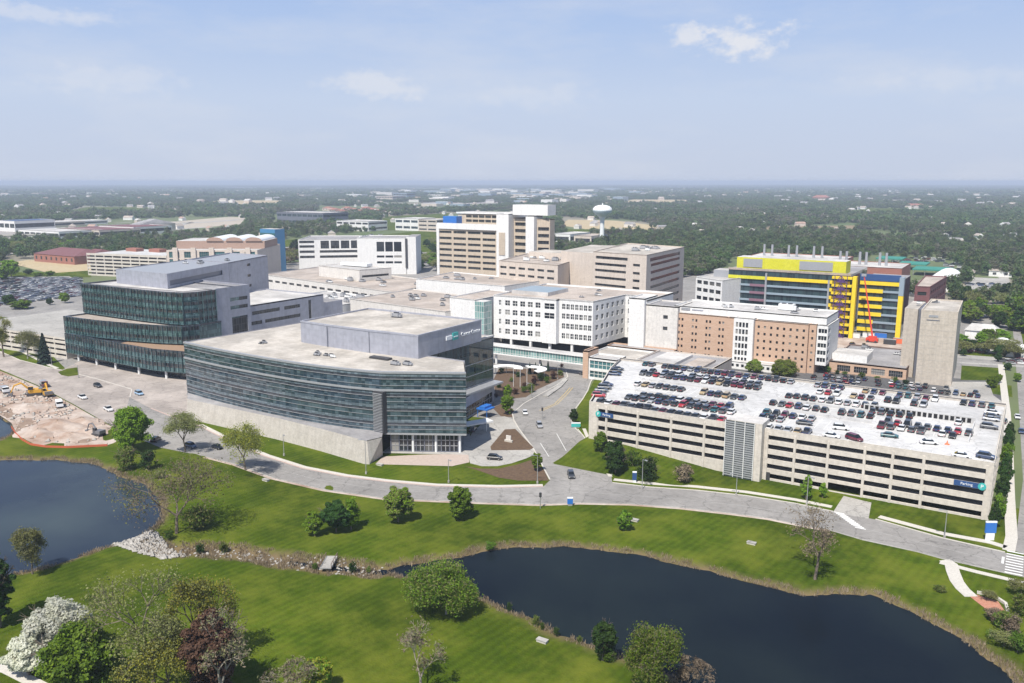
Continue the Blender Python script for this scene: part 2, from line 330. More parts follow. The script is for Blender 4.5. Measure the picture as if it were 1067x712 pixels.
n5 = nt.nodes.new('ShaderNodeTexNoise'); n5.inputs['Scale'].default_value = .07; n5.inputs['Detail'].default_value = 8; n5.inputs['Roughness'].default_value = .7; nt.links.new(g.outputs['Position'], n5.inputs['Vector'])
mr5 = nt.nodes.new('ShaderNodeMapRange'); mr5.inputs[1].default_value = .44; mr5.inputs[2].default_value = .70; mr5.inputs[4].default_value = .85; nt.links.new(n5.outputs['Fac'], mr5.inputs[0])
mx5 = nt.nodes.new('ShaderNodeMix'); mx5.data_type = 'RGBA'; mx5.inputs[7].default_value = (.135, .150, .018, 1); nt.links.new(mr5.outputs[0], mx5.inputs[0]); nt.links.new(hs.outputs[0], mx5.inputs[6])
nt.links.new(mx5.outputs[2], mxb.inputs[6]); nt.links.new(mxb.outputs[2], b.inputs['Base Color'])
bp = nt.nodes.new('ShaderNodeBump'); bp.inputs['Strength'].default_value = .6; bp.inputs['Distance'].default_value = .3
n4 = nt.nodes.new('ShaderNodeTexNoise'); n4.inputs['Scale'].default_value = 2.2; n4.inputs['Detail'].default_value = 6; nt.links.new(g.outputs['Position'], n4.inputs['Vector'])
nt.links.new(n4.outputs['Fac'], bp.inputs['Height']); nt.links.new(bp.outputs[0], b.inputs['Normal'])
# far country: patchwork of dull greens, tan fields and pale town patches
mat('country', (.085, .125, .035), .95, (.004, 1, (.135, .155, .07)))
nt = M['country'].node_tree; b = nt.nodes['Principled BSDF']; src = b.inputs['Base Color'].links[0].from_socket
g = nt.nodes.new('ShaderNodeNewGeometry'); vo = nt.nodes.new('ShaderNodeTexVoronoi'); vo.inputs['Scale'].default_value = .0035; nt.links.new(g.outputs['Position'], vo.inputs['Vector'])
cr = nt.nodes.new('ShaderNodeValToRGB'); cr.color_ramp.interpolation = 'CONSTANT'
cr.color_ramp.elements[0].position = 0; cr.color_ramp.elements[0].color = (0, 0, 0, 1); cr.color_ramp.elements[1].position = .82; cr.color_ramp.elements[1].color = (1, 1, 1, 1)
sp = nt.nodes.new('ShaderNodeSeparateColor'); nt.links.new(vo.outputs['Color'], sp.inputs[0]); nt.links.new(sp.outputs[0], cr.inputs[0])
mx = nt.nodes.new('ShaderNodeMix'); mx.data_type = 'RGBA'; mx.inputs[7].default_value = (.22, .20, .15, 1); nt.links.new(src, mx.inputs[6]); nt.links.new(cr.outputs[0], mx.inputs[0]); nt.links.new(mx.outputs[2], b.inputs['Base Color'])

POND_W = pts([(-60, 470), (0, 477.5), (30, 477), (60, 477.5), (90, 480), (110, 486), (122, 494), (140, 499), (154, 506), (163, 516), (167, 528), (164, 541), (153, 553), (135, 560), (113, 567), (85, 576), (57, 585), (23, 593), (-30, 606), (-90, 610)])
POND_E = pts([(392, 593), (408, 590), (425, 586), (450, 582), (481, 577.5), (501, 571), (530, 569), (560, 567), (590, 568), (619, 570), (664, 576), (708, 585), (753, 597), (786, 606), (797, 608), (825, 614), (845, 617), (879, 616), (910, 617), (939, 632), (973, 646), (1001, 663), (1024, 680), (1047, 692), (1062, 712), (1085, 760), (1080, 830), (800, 830), (745, 745), (728, 716), (700, 700), (680, 694), (649, 681), (613, 669), (589, 660), (560, 645), (530, 630), (505, 621), (484, 619), (470, 612), (452, 604), (430, 597), (410, 595)])
POND_S = pts([(-20, 420), (0, 433), (9, 439), (14, 445), (9, 452), (0, 457), (-30, 455)])
CREEK = pts([(160, 568), (185, 573), (215, 572), (245, 574), (270, 578), (300, 583), (330, 587), (360, 590), (392, 593)])
def sdist(P, poly):
    """signed distance of points P (n,2) to a closed polygon, negative inside"""
    d = np.full(len(P), 1e9); ins = np.zeros(len(P), bool); n = len(poly)
    for i in range(n):
        a = np.array(poly[i][:2]); b = np.array(poly[(i + 1) % n][:2]); e = b - a; w_ = P - a
        t = np.clip((w_ @ e) / (e @ e), 0, 1); q = w_ - t[:, None] * e; d = np.minimum(d, (q ** 2).sum(1))
        c = (a[1] > P[:, 1]) != (b[1] > P[:, 1])
        with np.errstate(divide='ignore', invalid='ignore'):
            xi = a[0] + (P[:, 1] - a[1]) * e[0] / (e[1] if e[1] else 1e-9)
        ins ^= c & (P[:, 0] < xi)
    d = np.sqrt(d); return np.where(ins, -d, d)
def ldist(P, line):
    d = np.full(len(P), 1e9)
    for i in range(len(line) - 1):
        a = np.array(line[i][:2]); b = np.array(line[i + 1][:2]); e = b - a; w_ = P - a
        t = np.clip((w_ @ e) / (e @ e), 0, 1); q = w_ - t[:, None] * e; d = np.minimum(d, (q ** 2).sum(1))
    return np.sqrt(d)
def wob(P, s=.35, a=1.):
    return a * (np.sin(P[:, 0] * s + 1.3 * np.sin(P[:, 1] * s * .7)) + np.sin(P[:, 1] * s * 1.3 + 1.7 * np.sin(P[:, 0] * s * .6)) + .6 * np.sin(P[:, 0] * s * 2.9 + P[:, 1] * s * 2.3))
GX0, GX1, GY0, GY1, GS = -480., 80., 20., 250., 1.25
gx = np.arange(GX0, GX1 + .1, GS); gy = np.arange(GY0, GY1 + .1, GS); XX, YY = np.meshgrid(gx, gy)
PP = np.stack([XX.ravel(), YY.ravel()], 1)
dw = np.minimum(np.minimum(sdist(PP, POND_W), sdist(PP, POND_E)), sdist(PP, POND_S)) + wob(PP, .45, .35)
dc = ldist(PP, CREEK) + wob(PP, .5, .3)
zz = np.where(dw < 0, np.maximum(-2.6, -.75 + dw * .5), -.75 * np.clip(1 - dw / 4.5, 0, 1) ** 1.5)
zz = np.minimum(zz, np.where(dc < 5.0, -.9 * (1 - (dc / 5.0) ** 2), 0))
berm = 3.0 * np.clip((-76 - XX.ravel()) / 30, 0, 1) * np.clip((YY.ravel() - 216) / 16, 0, 1) * (XX.ravel() > -122)
sm = np.clip((-76 - XX.ravel()) / 30, 0, 1); 
zz = zz + np.where((XX.ravel() > -121) & (YY.ravel() > 216), berm, 0)
zz += .05 * wob(PP, .11, .6) * np.clip((np.minimum(dw, dc) - 3) / 10, 0, 1) * np.clip((172 - YY.ravel()) / 10, 0, 1)
bank = np.clip(np.maximum(1 - np.maximum(dw, 0) / 3.6, 1 - np.maximum(dc - 2.0, 0) / 3.2), 0, 1)
ny, nx = XX.shape
vv = np.stack([XX.ravel(), YY.ravel(), zz], 1)
ii = (np.arange(ny - 1)[:, None] * nx + np.arange(nx - 1)[None]).ravel()
ff = np.stack([ii, ii + 1, ii + nx + 1, ii + nx], 1)
# the same sheet goes on outwards to the horizon
n0 = len(vv); O = 33000.
ring = [(-O, -O), (O, -O), (O, O), (-O, O)]; inner = [0, nx - 1, ny * nx - 1, (ny - 1) * nx]
vv = np.vstack([vv, [(a, b, 0) for a, b in ring]])
fl = [tuple(f) for f in ff] + [(n0, n0 + 1, inner[1], inner[0]), (n0 + 1, n0 + 2, inner[2], inner[1]), (n0 + 2, n0 + 3, inner[3], inner[2]), (n0 + 3, n0, inner[0], inner[3])]
me = bpy.data.meshes.new('ground'); me.from_pydata(vv.tolist(), [], fl); me.materials.append(M['grass']); me.materials.append(M['country'])
mi = np.zeros(len(fl), int); mi[-4:] = 1; me.polygons.foreach_set('material_index', mi)
me.polygons.foreach_set('use_smooth', [True] * len(fl))
a_ = me.attributes.new('bank', 'FLOAT', 'POINT'); a_.data.foreach_set('value', np.concatenate([bank, np.zeros(4)]).astype(np.float32)); me.update()
ground = bpy.data.objects.new('ground', me); COL.objects.link(ground); ground['kind'] = 'structure'
def gz(x, y):
    i = int(round((x - GX0) / GS)); j = int(round((y - GY0) / GS))
    return float(zz[j * nx + i]) if 0 <= i < nx and 0 <= j < ny else 0.

# water
def watermat(name, col):
    m = mat(name, col, .05, spec=.17 if 'blue' in name else .08); nt = m.node_tree; b = nt.nodes['Principled BSDF']; b.inputs['IOR'].default_value = 1.33
    g = nt.nodes.new('ShaderNodeNewGeometry'); n = nt.nodes.new('ShaderNodeTexNoise'); n.inputs['Scale'].default_value = .9; n.inputs['Detail'].default_value = 3
    nt.links.new(g.outputs['Position'], n.inputs['Vector']); bp = nt.nodes.new('ShaderNodeBump'); bp.inputs['Strength'].default_value = .12; bp.inputs['Distance'].default_value = .2
    nt.links.new(n.outputs['Fac'], bp.inputs['Height']); nt.links.new(bp.outputs[0], b.inputs['Normal'])
    # wind patches: ruffled water is rougher; silt clouds tint it
    w_ = nt.nodes.new('ShaderNodeTexNoise'); w_.inputs['Scale'].default_value = .045; w_.inputs['Detail'].default_value = 5; nt.links.new(g.outputs['Position'], w_.inputs['Vector'])
    r_ = nt.nodes.new('ShaderNodeMapRange'); r_.inputs[1].default_value = .4; r_.inputs[2].default_value = .65; r_.inputs[3].default_value = .03; r_.inputs[4].default_value = .22; nt.links.new(w_.outputs['Fac'], r_.inputs[0]); nt.links.new(r_.outputs[0], b.inputs['Roughness'])
    c_ = nt.nodes.new('ShaderNodeMix'); c_.data_type = 'RGBA'; c_.inputs[6].default_value = (*col, 1); c_.inputs[7].default_value = (col[0] * 2.4, col[1] * 2.2, col[2] * 1.5, 1); w2 = nt.nodes.new('ShaderNodeTexNoise'); w2.inputs['Scale'].default_value = .02; w2.inputs['Detail'].default_value = 6; nt.links.new(g.outputs['Position'], w2.inputs['Vector'])
    r2 = nt.nodes.new('ShaderNodeMapRange'); r2.inputs[1].default_value = .42; r2.inputs[2].default_value = .7; nt.links.new(w2.outputs['Fac'], r2.inputs[0]); nt.links.new(r2.outputs[0], c_.inputs[0]); nt.links.new(c_.outputs[2], b.inputs['Base Color'])
watermat('pond_water', (.006, .010, .016)); watermat('pond_water_blue', (.020, .030, .048))
def grow(poly, d):
    c = [Vector(p[:2]) for p in poly]; out = []; n = len(c)
    a = sum(c[i - 1].x * c[i].y - c[i].x * c[i - 1].y for i in range(n)); s = 1 if a > 0 else -1
    for i in range(n):
        t = (c[(i + 1) % n] - c[i - 1]).normalized(); out.append((c[i].x + t.y * d * s, c[i].y - t.x * d * s))
    return out
for poly, nm, m_ in ((POND_E, 'pond', 'pond_water'), (POND_W, 'pond', 'pond_water_blue'), (POND_S, 'pond', 'pond_water_blue')):
    b_ = MB(); b_.sheet(grow(poly, 1.6), -.75, m_); struct(b_, nm)
b_ = MB(); b_.strip(CREEK[5:], -1.0, 1.0, -.8, -.79, 'pond_water'); struct(b_, 'creek')

# roads -------------------------------------------------------------
far_edge = pts([(-40, 357), (0, 366.6), (20, 375.4), (50, 383), (64, 386), (100, 395), (137, 406), (135, 414), (157, 426), (177, 434), (205.5, 443.5), (243.8, 462.7), (275.7, 476), (314, 488.2), (358.6, 497), (403, 502.6), (454, 507), (520, 508.5), (566, 507.5)])
near_edge = pts([(-40, 376), (0, 385), (38, 401), (76, 421), (111, 441), (135, 453), (167, 466.6), (215, 476), (246, 484), (285, 498), (339.5, 510.5), (403, 519.5), (499, 523.5), (560, 525.5), (604, 524), (655, 525), (708.6, 529), (762, 535), (800, 540), (839.5, 548), (865, 552.5), (899, 562.5), (956, 575), (981, 582), (1052, 598), (1100, 608)])
far_edge2 = pts([(638, 503.5), (676, 508), (726.6, 511.5), (777, 517), (828, 525), (868, 533.5), (912, 541.5), (981, 561), (1047, 576)])
road = MB(); Z = .03
road.sheet([p[:] for p in far_edge] + pts([(573.6, 500), (637, 495)]) + far_edge2 + pts([(1100, 588)]) + near_edge[::-1], .03, 'asphalt')
struct(road, 'front_road')
mat('dusty_asphalt', (.33, .29, .262), .9, (.10, 1, (.42, .37, .335))); overlay('dusty_asphalt', 'road', .8)
road = MB(); road.sheet([tuple(p[:2]) for p in far_edge[:7]] + [tuple(p[:2]) for p in pts([(134, 418), (126, 446)])] + [tuple(p[:2]) for p in near_edge[:5][::-1]], .037, 'dusty_asphalt'); struct(road, 'front_road')
jl = pts([(573.6, 500), (556, 467), (541, 446.6), (536, 438), (534.4, 431.4), (546, 421), (563.5, 411), (580, 402), (592, 393), (590, 386)])
jr = pts([(637, 495), (621.8, 474.4), (606, 453), (599, 446.6), (595, 439), (597, 429), (606.6, 416), (612, 407), (615, 398), (622, 388)])
cr = MB(); cr.sheet(jl + jr[::-1], .034, 'asphalt'); struct(cr, 'side_road')
drop = MB(); drop.sheet(pts([(541, 446.6), (536, 438), (526, 434), (512, 435.5), (503, 441), (493, 450), (489, 456), (488, 476), (490, 483), (502, 486), (518, 486), (533, 483), (548, 478), (557, 474), (556, 467)]), .038, 'concrete'); struct(drop, 'driveway')
isl = MB(); isl.prism([tuple(p[:2]) for p in pts([(526, 448), (537, 447.5), (547, 458), (556, 467), (552, 469), (512, 469.5), (511, 466)])], .0, .16, 'mulch'); struct(isl, 'traffic_island')
il2 = MB(); il2.prism([tuple(p[:2]) for p in pts([(60.6, 388), (70, 384.6), (81, 383.2), (82, 391), (71, 392.4), (64, 391)])], 0, .16, 'grass'); struct(il2, 'traffic_island')
gar = MB(); gar.sheet(pts([(905, 541), (868, 534), (879, 517), (908, 524)]), .042, 'concrete'); struct(gar, 'garage_driveway')
est = MB(); est.sheet(pts([(1057, 574), (1100, 590), (1180, 560), (1075, 420), (1069, 370), (1060, 330), (1054, 330), (1058, 372), (1062, 430), (1066, 500)]), .026, 'asphalt'); struct(est, 'east_road')
apron = MB(); apron.sheet(pts([(64, 386), (76, 380), (88, 374), (196, 392), (196, 410), (200, 422), (196, 430), (177, 434), (157, 426), (135, 414), (137, 406), (100, 395)]), .044, 'dusty_asphalt'); struct(apron, 'entrance_apron')
site = MB(); site.sheet(pts([(-40, 378), (0, 386.5), (38, 402), (76, 422), (111, 442), (134, 453), (118, 462), (108, 465), (60, 465.5), (38, 464), (28, 459), (17, 452), (12, 441), (0, 433), (-20, 421), (-50, 400)]), .012, 'dirt'); struct(site, 'construction_ground')
for l_ in ([(0, 432), (8, 436), (24, 431), (44, 428), (52, 421), (30, 419), (8, 421), (-20, 417)], [(16, 449), (26, 455), (36, 446), (34, 436), (22, 436)], [(52, 461), (90, 462), (100, 458), (80, 455)], [(48, 410), (66, 417), (72, 424), (60, 420)]): site = MB(); site.sheet([tuple(p[:2]) for p in pts(l_)], .02, 'dirt_dark'); struct(site, 'construction_ground')
# road paint
pm = MB()
mid = pts([(205, 460), (245, 473.5), (280, 487), (330, 500), (403, 511), (500, 516), (566, 516), (604, 513), (660, 516.5), (710, 520.5), (762, 526), (800, 531), (840, 537.5), (880, 546), (940, 561), (985, 572), (1047, 587)])
mat('worn_paint', (.42, .41, .39), .8, (.8, 1, (.33, .32, .31)))
pm.strip(mid, -.07, .07, .04, .05, 'worn_paint')
pm.strip(pts([(594, 404), (588, 411), (578, 421), (562, 428)]), -.1, .1, .04, .05, 'yellow_paint')
pm.strip(pts([(597, 404), (591, 411), (581, 421), (566, 428)]), -.1, .1, .04, .05, 'yellow_paint')
for i in range(12):
    f = i / 11; p = at(869 + 24 * f, 534 + 17 * f); q = at(880 + 20 * f, 535.5 + 15 * f)
    pm.obox(((p.x + q.x) / 2, (p.y + q.y) / 2), (1, 0), 2.6, .45, .046, .05, 'white_paint')
for i in range(9):
    f = i / 8; c = at(1058 - 2 * f, 576 + 22 * f); pm.obox(c, (1, 0), 3.4, .5, .046, .05, 'white_paint')
c = at(1045, 584); pm.obox(c, (0, 1), 4, .5, .046, .05, 'white_paint')
for q in ([(602, 447), (612, 459)], [(563, 462), (572, 476)], [(580, 452), (590, 470)]):
    pm.strip(pts(q), -.08, .08, .04, .05, 'white_paint')
struct(pm, 'road_markings')
kb = MB(); 
kb.strip(far_edge[8:], .0, .45, .0, .15, 'kerb_paint'); kb.strip(far_edge[10:], .5, 2.0, .0, .1, 'sidewalk')
kb.strip(near_edge[7:], -.35, .0, .0, .12, 'concrete'); kb.strip(near_edge[7:21], -1.3, -.4, .0, .06, 'dirt')
kb.strip(far_edge[:8], .0, .4, 0, .15, 'sidewalk'); kb.strip(far_edge2[:6], 0, .4, 0, .14, 'sidewalk'); kb.strip(far_edge2[6:], 0, .4, 0, .14, 'sidewalk')
kb.strip(jl, 0, .4, 0, .14, 'sidewalk'); kb.strip(jr, -.4, 0, 0, .14, 'sidewalk')
struct(kb, 'kerb')
sw = MB()
sw.strip(pts([(639, 501), (676, 505), (726, 508.5), (777, 514), (828, 522), (866, 529.5)]), 0, 1.8, 0, .08, 'sidewalk')
sw.strip(pts([(914, 540), (981, 558), (1030, 567), (1046, 572)]), .3, 2.3, 0, .08, 'sidewalk')
sw.strip(pts([(1051, 574), (1054, 560), (1052, 520), (1051, 470), (1049, 430), (1046, 405), (1043, 380)]), -1.3, 1.3, 0, .08, 'sidewalk')
sw.strip(pts([(981, 584), (1020, 594), (1050, 601), (1075, 607)]), -2.2, -.6, 0, .08, 'sidewalk')
sw.strip(pts([(984, 584), (991, 588), (993, 596), (997, 606), (1003, 614), (1012, 622)]), -1.4, 1.4, 0, .11, 'sidewalk')
sw.strip(pts([(632, 497), (622, 483), (611, 462), (605, 447)]), -1.8, -.6, 0, .1, 'sidewalk')
sw.strip(pts([(571, 414), (585, 404), (592, 396)]), 0, 2.2, 0, .5, 'concrete')
sw.strip(pts([(-10, 693), (8, 698), (26, 707), (48, 718)]), -1.1, 1.1, 0, .08, 'sidewalk')
sw.strip(pts([(60, 384), (52, 381), (34, 372), (22, 366), (14, 358), (0, 352)]), -.8, .8, 0, .1, 'sidewalk')
sw.sheet(pts([(391, 484), (399, 476), (440, 474), (488, 473), (489, 482), (471, 486)]), .05, 'plaza')
sw.sheet([(-172, 196), (-147.5, 209.3), (-160, 228), (-178, 214)], .055, 'concrete')
struct(sw, 'sidewalk')
pl = MB(); pl.sheet(pts([(1010, 621.5), (1018, 620), (1040, 627), (1047, 637), (1042, 641), (1026, 634)]), .06, 'brick_paver')
pl.strip(pts([(1018, 619), (1034, 622), (1046, 630), (1048, 637)]), 0, .6, 0, .5, 'sidewalk'); struct(pl, 'paved_overlook')
bed = MB()
bed.sheet(pts([(484, 486), (500, 488.5), (520, 488.5), (540, 484), (555, 479), (567, 490), (572, 501), (540, 501), (520, 498), (497, 490)]), .03, 'mulch')
bed.sheet(pts([(513, 425), (522, 421), (534, 426), (538, 431), (534, 435), (522, 434)]), .03, 'mulch')
bed.sheet(pts([(516, 412), (530, 416), (548, 414), (560, 406), (588, 393), (585, 385), (520, 384), (514, 396)]), .02, 'mulch')
struct(bed, 'planting_bed')
# ------------------------------------------------------------------ building materials
mat('cream_panel', (.44, .405, .36), .85, (.35, .8, (.52, .485, .44)))
mat('garage_panel', (.58, .53, .47), .85, (.2, .7, (.64, .59, .53)))
mat('deck', (.50, .495, .49), .85, (.09, .9, (.58, .575, .57)))
mat('dark_void', (.012, .012, .013), .9)  # near-black, puts the darkness of unlit openings and recesses into the colour
mat('white_wall', (.80, .79, .77), .7, (.25, .5, (.74, .73, .72)))
mat('offwhite_wall', (.68, .65, .61), .75, (.2, .6, (.74, .71, .67)))
mat('beige_wall', (.60, .52, .45), .8, (.3, .6, (.66, .58, .51)))
mat('tan_wall', (.53, .44, .34), .8, (.3, .6, (.59, .50, .40)))
mat('tower_wall', (.50, .44, .37), .85, (.2, .7, (.55, .49, .42)))
mat('gray_panel', (.36, .37, .43), .5, (.08, .7, (.41, .42, .48)), metal=.15)
mat('gray_panel_dark', (.17, .18, .22), .45, metal=.2)
mat('roof_gravel', (.46, .42, .37), .95, (.12, 1, (.55, .51, .46)))
mat('roof_white', (.62, .60, .58), .85, (.1, .8, (.50, .48, .46)))
mat('tan_brick', (.36, .24, .19), .85, (.8, .6, (.42, .30, .24)))
mat('roof_gray', (.30, .29, .30), .9, (.2, .8, (.40, .39, .39)))
mat('roof_tan', (.42, .355, .305), .9, (.15, .9, (.52, .46, .41)))
mat('metal_gray', (.42, .43, .45), .45, (.8, .4, (.5, .5, .52)), metal=.4)
mat('metal_white', (.75, .76, .76), .4); mat('metal_dark', (.05, .05, .055), .5)
mat('steel_pole', (.45, .46, .47), .4, metal=.6)
mat('brown_roof_edge', (.16, .11, .09), .8)
mat('red_brick', (.30, .12, .085), .85, (1.2, .8, (.36, .16, .12)))
mat('maroon_roof', (.16, .065, .07), .8, (.3, .7, (.21, .09, .09)))
mat('wood_soffit', (.30, .20, .13), .7); mat('blue_panel', (.06, .23, .42), .35, var=.2); mat('blue_bright', (.03, .16, .52), .4)
mat('teal_sign', (.05, .42, .40), .4); mat('navy_sign', (.03, .08, .22), .4); mat('sign_white', (.82, .84, .86), .5)
mat('yellow_insul', (.85, .62, .02), .6, (.4, .4, (.75, .52, .02))); mat('lime_insul', (.58, .56, .015), .6, (.3, .7, (.66, .63, .05)))
mat('spandrel_blue', (.27, .34, .40), .4); mat('plum_panel', (.22, .12, .16), .6); mat('purple_steel', (.09, .04, .16), .6)
mat('red_paint', (.60, .06, .035), .5); mat('orange_plastic', (.75, .16, .06), .6); mat('tent_white', (.82, .82, .80), .6)
cellmat('brown_brick', 1.2, .4, (.50, .315, .21), (.57, .385, .275), (.55, .41, .31), .05, rough=.85, off=.5)
cellmat('curtain_teal', 1.5, 1.35, (.026, .054, .075), (.155, .22, .26), (.07, .09, .105), .06, rough=.06, ior=1.8, metal=.25, bias=-.25)
cellmat('curtain_blue', 1.5, 4.2, (.015, .03, .04), (.05, .09, .10), (.09, .10, .11), .05, rough=.04, ior=1.75, metal=.15)
cellmat('fin_teal', .9, 2.0, (.045, .10, .11), (.15, .25, .265), (.03, .05, .055), .05, rough=.08, ior=1.7, metal=.2, bias=-.15)
cellmat('spandrel_glass', 1.5, .8, (.10, .14, .17), (.22, .275, .32), (.08, .09, .10), .04, rough=.12, ior=1.7, metal=.2)
cellmat('spandrel_dark', 1.5, .8, (.03, .035, .045), (.08, .09, .11), (.05, .05, .06), .04, rough=.15, ior=1.6)
cellmat('bridge_glass', 1.4, 3.2, (.10, .22, .21), (.25, .42, .40), (.6, .6, .58), .12, rough=.06, ior=1.7)
cellmat('ribbon_glass', 1.5, 3, (.012, .014, .018), (.07, .08, .09), (.10, .095, .09), .10, rough=.12, ior=1.45, bias=-.2)
mat('window_glass', (.02, .024, .03), .05)
nt = M['window_glass'].node_tree; oi = nt.nodes.new('ShaderNodeObjectInfo'); cr = nt.nodes.new('ShaderNodeValToRGB'); cr.color_ramp.interpolation = 'CONSTANT'; el = cr.color_ramp.elements
el[0].color = (.012, .015, .02, 1); el[1].position = .55; el[1].color = (.03, .036, .042, 1); e_ = el.new(.8); e_.color = (.11, .11, .105, 1); e_ = el.new(.93); e_.color = (.30, .29, .27, 1)
nt.links.new(oi.outputs['Random'], cr.inputs[0]); nt.links.new(cr.outputs[0], nt.nodes['Principled BSDF'].inputs['Base Color']); mat('window_teal', (.05, .14, .15), .05, var=.4)
mat('window_frame', (.16, .15, .15), .5); mat('white_frame', (.7, .7, .68), .5)

overlay('deck', 'road', .8)
for k_ in ('roof_gravel', 'roof_white', 'roof_gray', 'roof_tan'): overlay(k_, 'roof')
for k_ in ('white_wall', 'offwhite_wall', 'beige_wall', 'tan_wall', 'tower_wall', 'garage_panel', 'cream_panel', 'gray_panel'): overlay(k_, 'wall', .5 if k_ != 'white_wall' else .35)
# ------------------------------------------------------------------ building helpers
_panes = {}
def pane_mesh(wd, ht, glass, mull=None, nx=2, ny=2):
    k = (round(wd, 2), round(ht, 2), glass, mull, nx, ny)
    if k not in _panes:
        b = MB(); b.face([(0, 0, 0), (wd, 0, 0), (wd, 0, ht), (0, 0, ht)], glass)
        if mull:
            t = .10
            for i in range(1, nx): b.box(wd * i / nx - t, -.1, 0, wd * i / nx + t, .02, ht, mull)
            for i in range(1, ny): b.box(0, -.12, ht * i / ny - t, wd, .02, ht * i / ny + t, mull)
        _panes[k] = b.mesh('window')
    return _panes[k]
def wall(mb, A, B, z0, z1, holes, m, depth=.35, parent=None, glass='window_glass', mull=None, nx=2, ny=2, wname='window', void=False):
    """wall from A to B (outside on the right of travel) with real recessed openings; holes = (u0, u1, za, zb). Each opening gets its own window."""
    A = Vector(A[:2]); B = Vector(B[:2]); L = (B - A).length; d = (B - A) / L; n = Vector((d.y, -d.x))
    holes = [h for h in holes if h[1] <= L + .01 and h[3] <= z1 + .01]
    us = sorted({0., L, *[round(h[0], 3) for h in holes], *[round(h[1], 3) for h in holes]}); zs = sorted({z0, z1, *[round(h[2], 3) for h in holes], *[round(h[3], 3) for h in holes]})
    P = lambda u, z, q=0.: (A.x + d.x * u - n.x * q, A.y + d.y * u - n.y * q, z)
    hit = lambda u, z: any(h[0] < u < h[1] and h[2] < z < h[3] for h in holes)
    for j in range(len(zs) - 1):
        u0 = None
        for i in range(len(us) - 1):
            solid = not hit((us[i] + us[i + 1]) / 2, (zs[j] + zs[j + 1]) / 2)
            if solid and u0 is None: u0 = us[i]
            if u0 is not None and (not solid or i == len(us) - 2):
                e = us[i + 1] if solid else us[i]
                mb.face([P(u0, zs[j]), P(e, zs[j]), P(e, zs[j + 1]), P(u0, zs[j + 1])], m); u0 = None
    for (a, b, c, e) in holes:
        for q in ([P(a, c), P(b, c), P(b, c, depth), P(a, c, depth)], [P(b, c), P(b, e), P(b, e, depth), P(b, c, depth)], [P(b, e), P(a, e), P(a, e, depth), P(b, e, depth)], [P(a, e), P(a, c), P(a, c, depth), P(a, e, depth)]):
            mb.face(q, m)
        if parent is not None and not void:
            w0 = parent_world(parent); p = P(a, c, depth - .01)
            inst(pane_mesh(b - a, e - c, glass, mull, nx, ny), wname, parent, (p[0] - w0.x, p[1] - w0.y, c - w0.z), math.atan2(d.y, d.x))
def grid(u0, u1, n, w_, zs, h):
    """n openings of width w_ evenly spaced between u0 and u1, on each sill height in zs"""
    p = (u1 - u0) / n
    return [(u0 + p * (i + .5) - w_ / 2, u0 + p * (i + .5) + w_ / 2, z, z + h) for z in zs for i in range(n)]
def ribbons(u0, u1, zs, h):
    return [(u0, u1, z, z + h) for z in zs]
def block(root, poly, z0, z1, wm, rm, sides=None, parapet=.6, glass='window_glass', mull=None, nx=2, ny=2, depth=.35, wname='wall', cap=None):
    """walls with openings, roof slab set down behind a parapet. poly counter-clockwise; sides = {edge index: holes}"""
    a = sum(poly[i - 1][0] * poly[i][1] - poly[i][0] * poly[i - 1][1] for i in range(len(poly)))
    assert a > 0, 'clockwise ' + root.name
    wb = MB(); n = len(poly)
    for i in range(n):
        wall(wb, poly[i], poly[(i + 1) % n], z0, z1, (sides or {}).get(i, []), wm, depth, root, glass, mull, nx, ny)
    wo = wb.build(wname, root)
    rb = MB(); rb.sheet(poly, z1 - parapet, rm)
    rb.strip([*poly, poly[0]], -.0, .45, z1 - parapet, z1 + .06, cap or wm)
    rb.build('roof', root)
    return wo
def rect(x0, y0, x1, y1): return [(x0, y0), (x1, y0), (x1, y1), (x0, y1)]
def rooftop(root, x, y, z, l=4., w_=2.5, h=2., m='metal_gray', ducts=True):
    b = MB(); b.box(x - l / 2, y - w_ / 2, z, x + l / 2, y + w_ / 2, z + h, m)
    b.box(x - l / 2 - .1, y - w_ / 2 - .1, z + .15, x + l / 2 + .1, y + w_ / 2 + .1, z + .35, 'metal_dark')
    if ducts:
        b.tube((x - l * .2, y, z + h), (x - l * .2, y, z + h + .35), w_ * .28, w_ * .28, 'metal_dark', 10)
        b.tube((x + l * .22, y, z + h), (x + l * .22, y, z + h + .35), w_ * .28, w_ * .28, 'metal_dark', 10)
        b.box(x + l / 2, y - w_ * .3, z + .3, x + l / 2 + .9, y + w_ * .3, z + h * .7, m)
    b.build('rooftop_unit', root)
def scatter_units(root, x0, y0, x1, y1, z, n, seed=1, s=1.):
    r = random.Random(seed)
    for i in range(n):
        rooftop(root, r.uniform(x0, x1), r.uniform(y0, y1), z, r.uniform(1.5, 4.5) * s, r.uniform(1.2, 3) * s, r.uniform(.8, 2.2) * s, r.choice(['metal_gray', 'metal_white', 'metal_gray']))
def text(body, size, m, parent, loc, rz, name='lettering', ext=.06):
    c = bpy.data.curves.new('lettering', 'FONT'); c.body = body; c.size = size; c.extrude = ext; c.align_x = 'CENTER'; c.align_y = 'CENTER'
    t = bpy.data.objects.new('tmp', c); COL.objects.link(t); dg = bpy.context.evaluated_depsgraph_get()
    me = bpy.data.meshes.new_from_object(t.evaluated_get(dg)); bpy.data.objects.remove(t); me.name = name
    me.transform(Matrix.Rotation(rad(90), 4, 'X')); me.materials.clear(); me.materials.append(M[m])
    o = bpy.data.objects.new(name, me); COL.objects.link(o); o.parent = parent; o.location = loc; o.rotation_euler = (0, 0, rz)
    return o

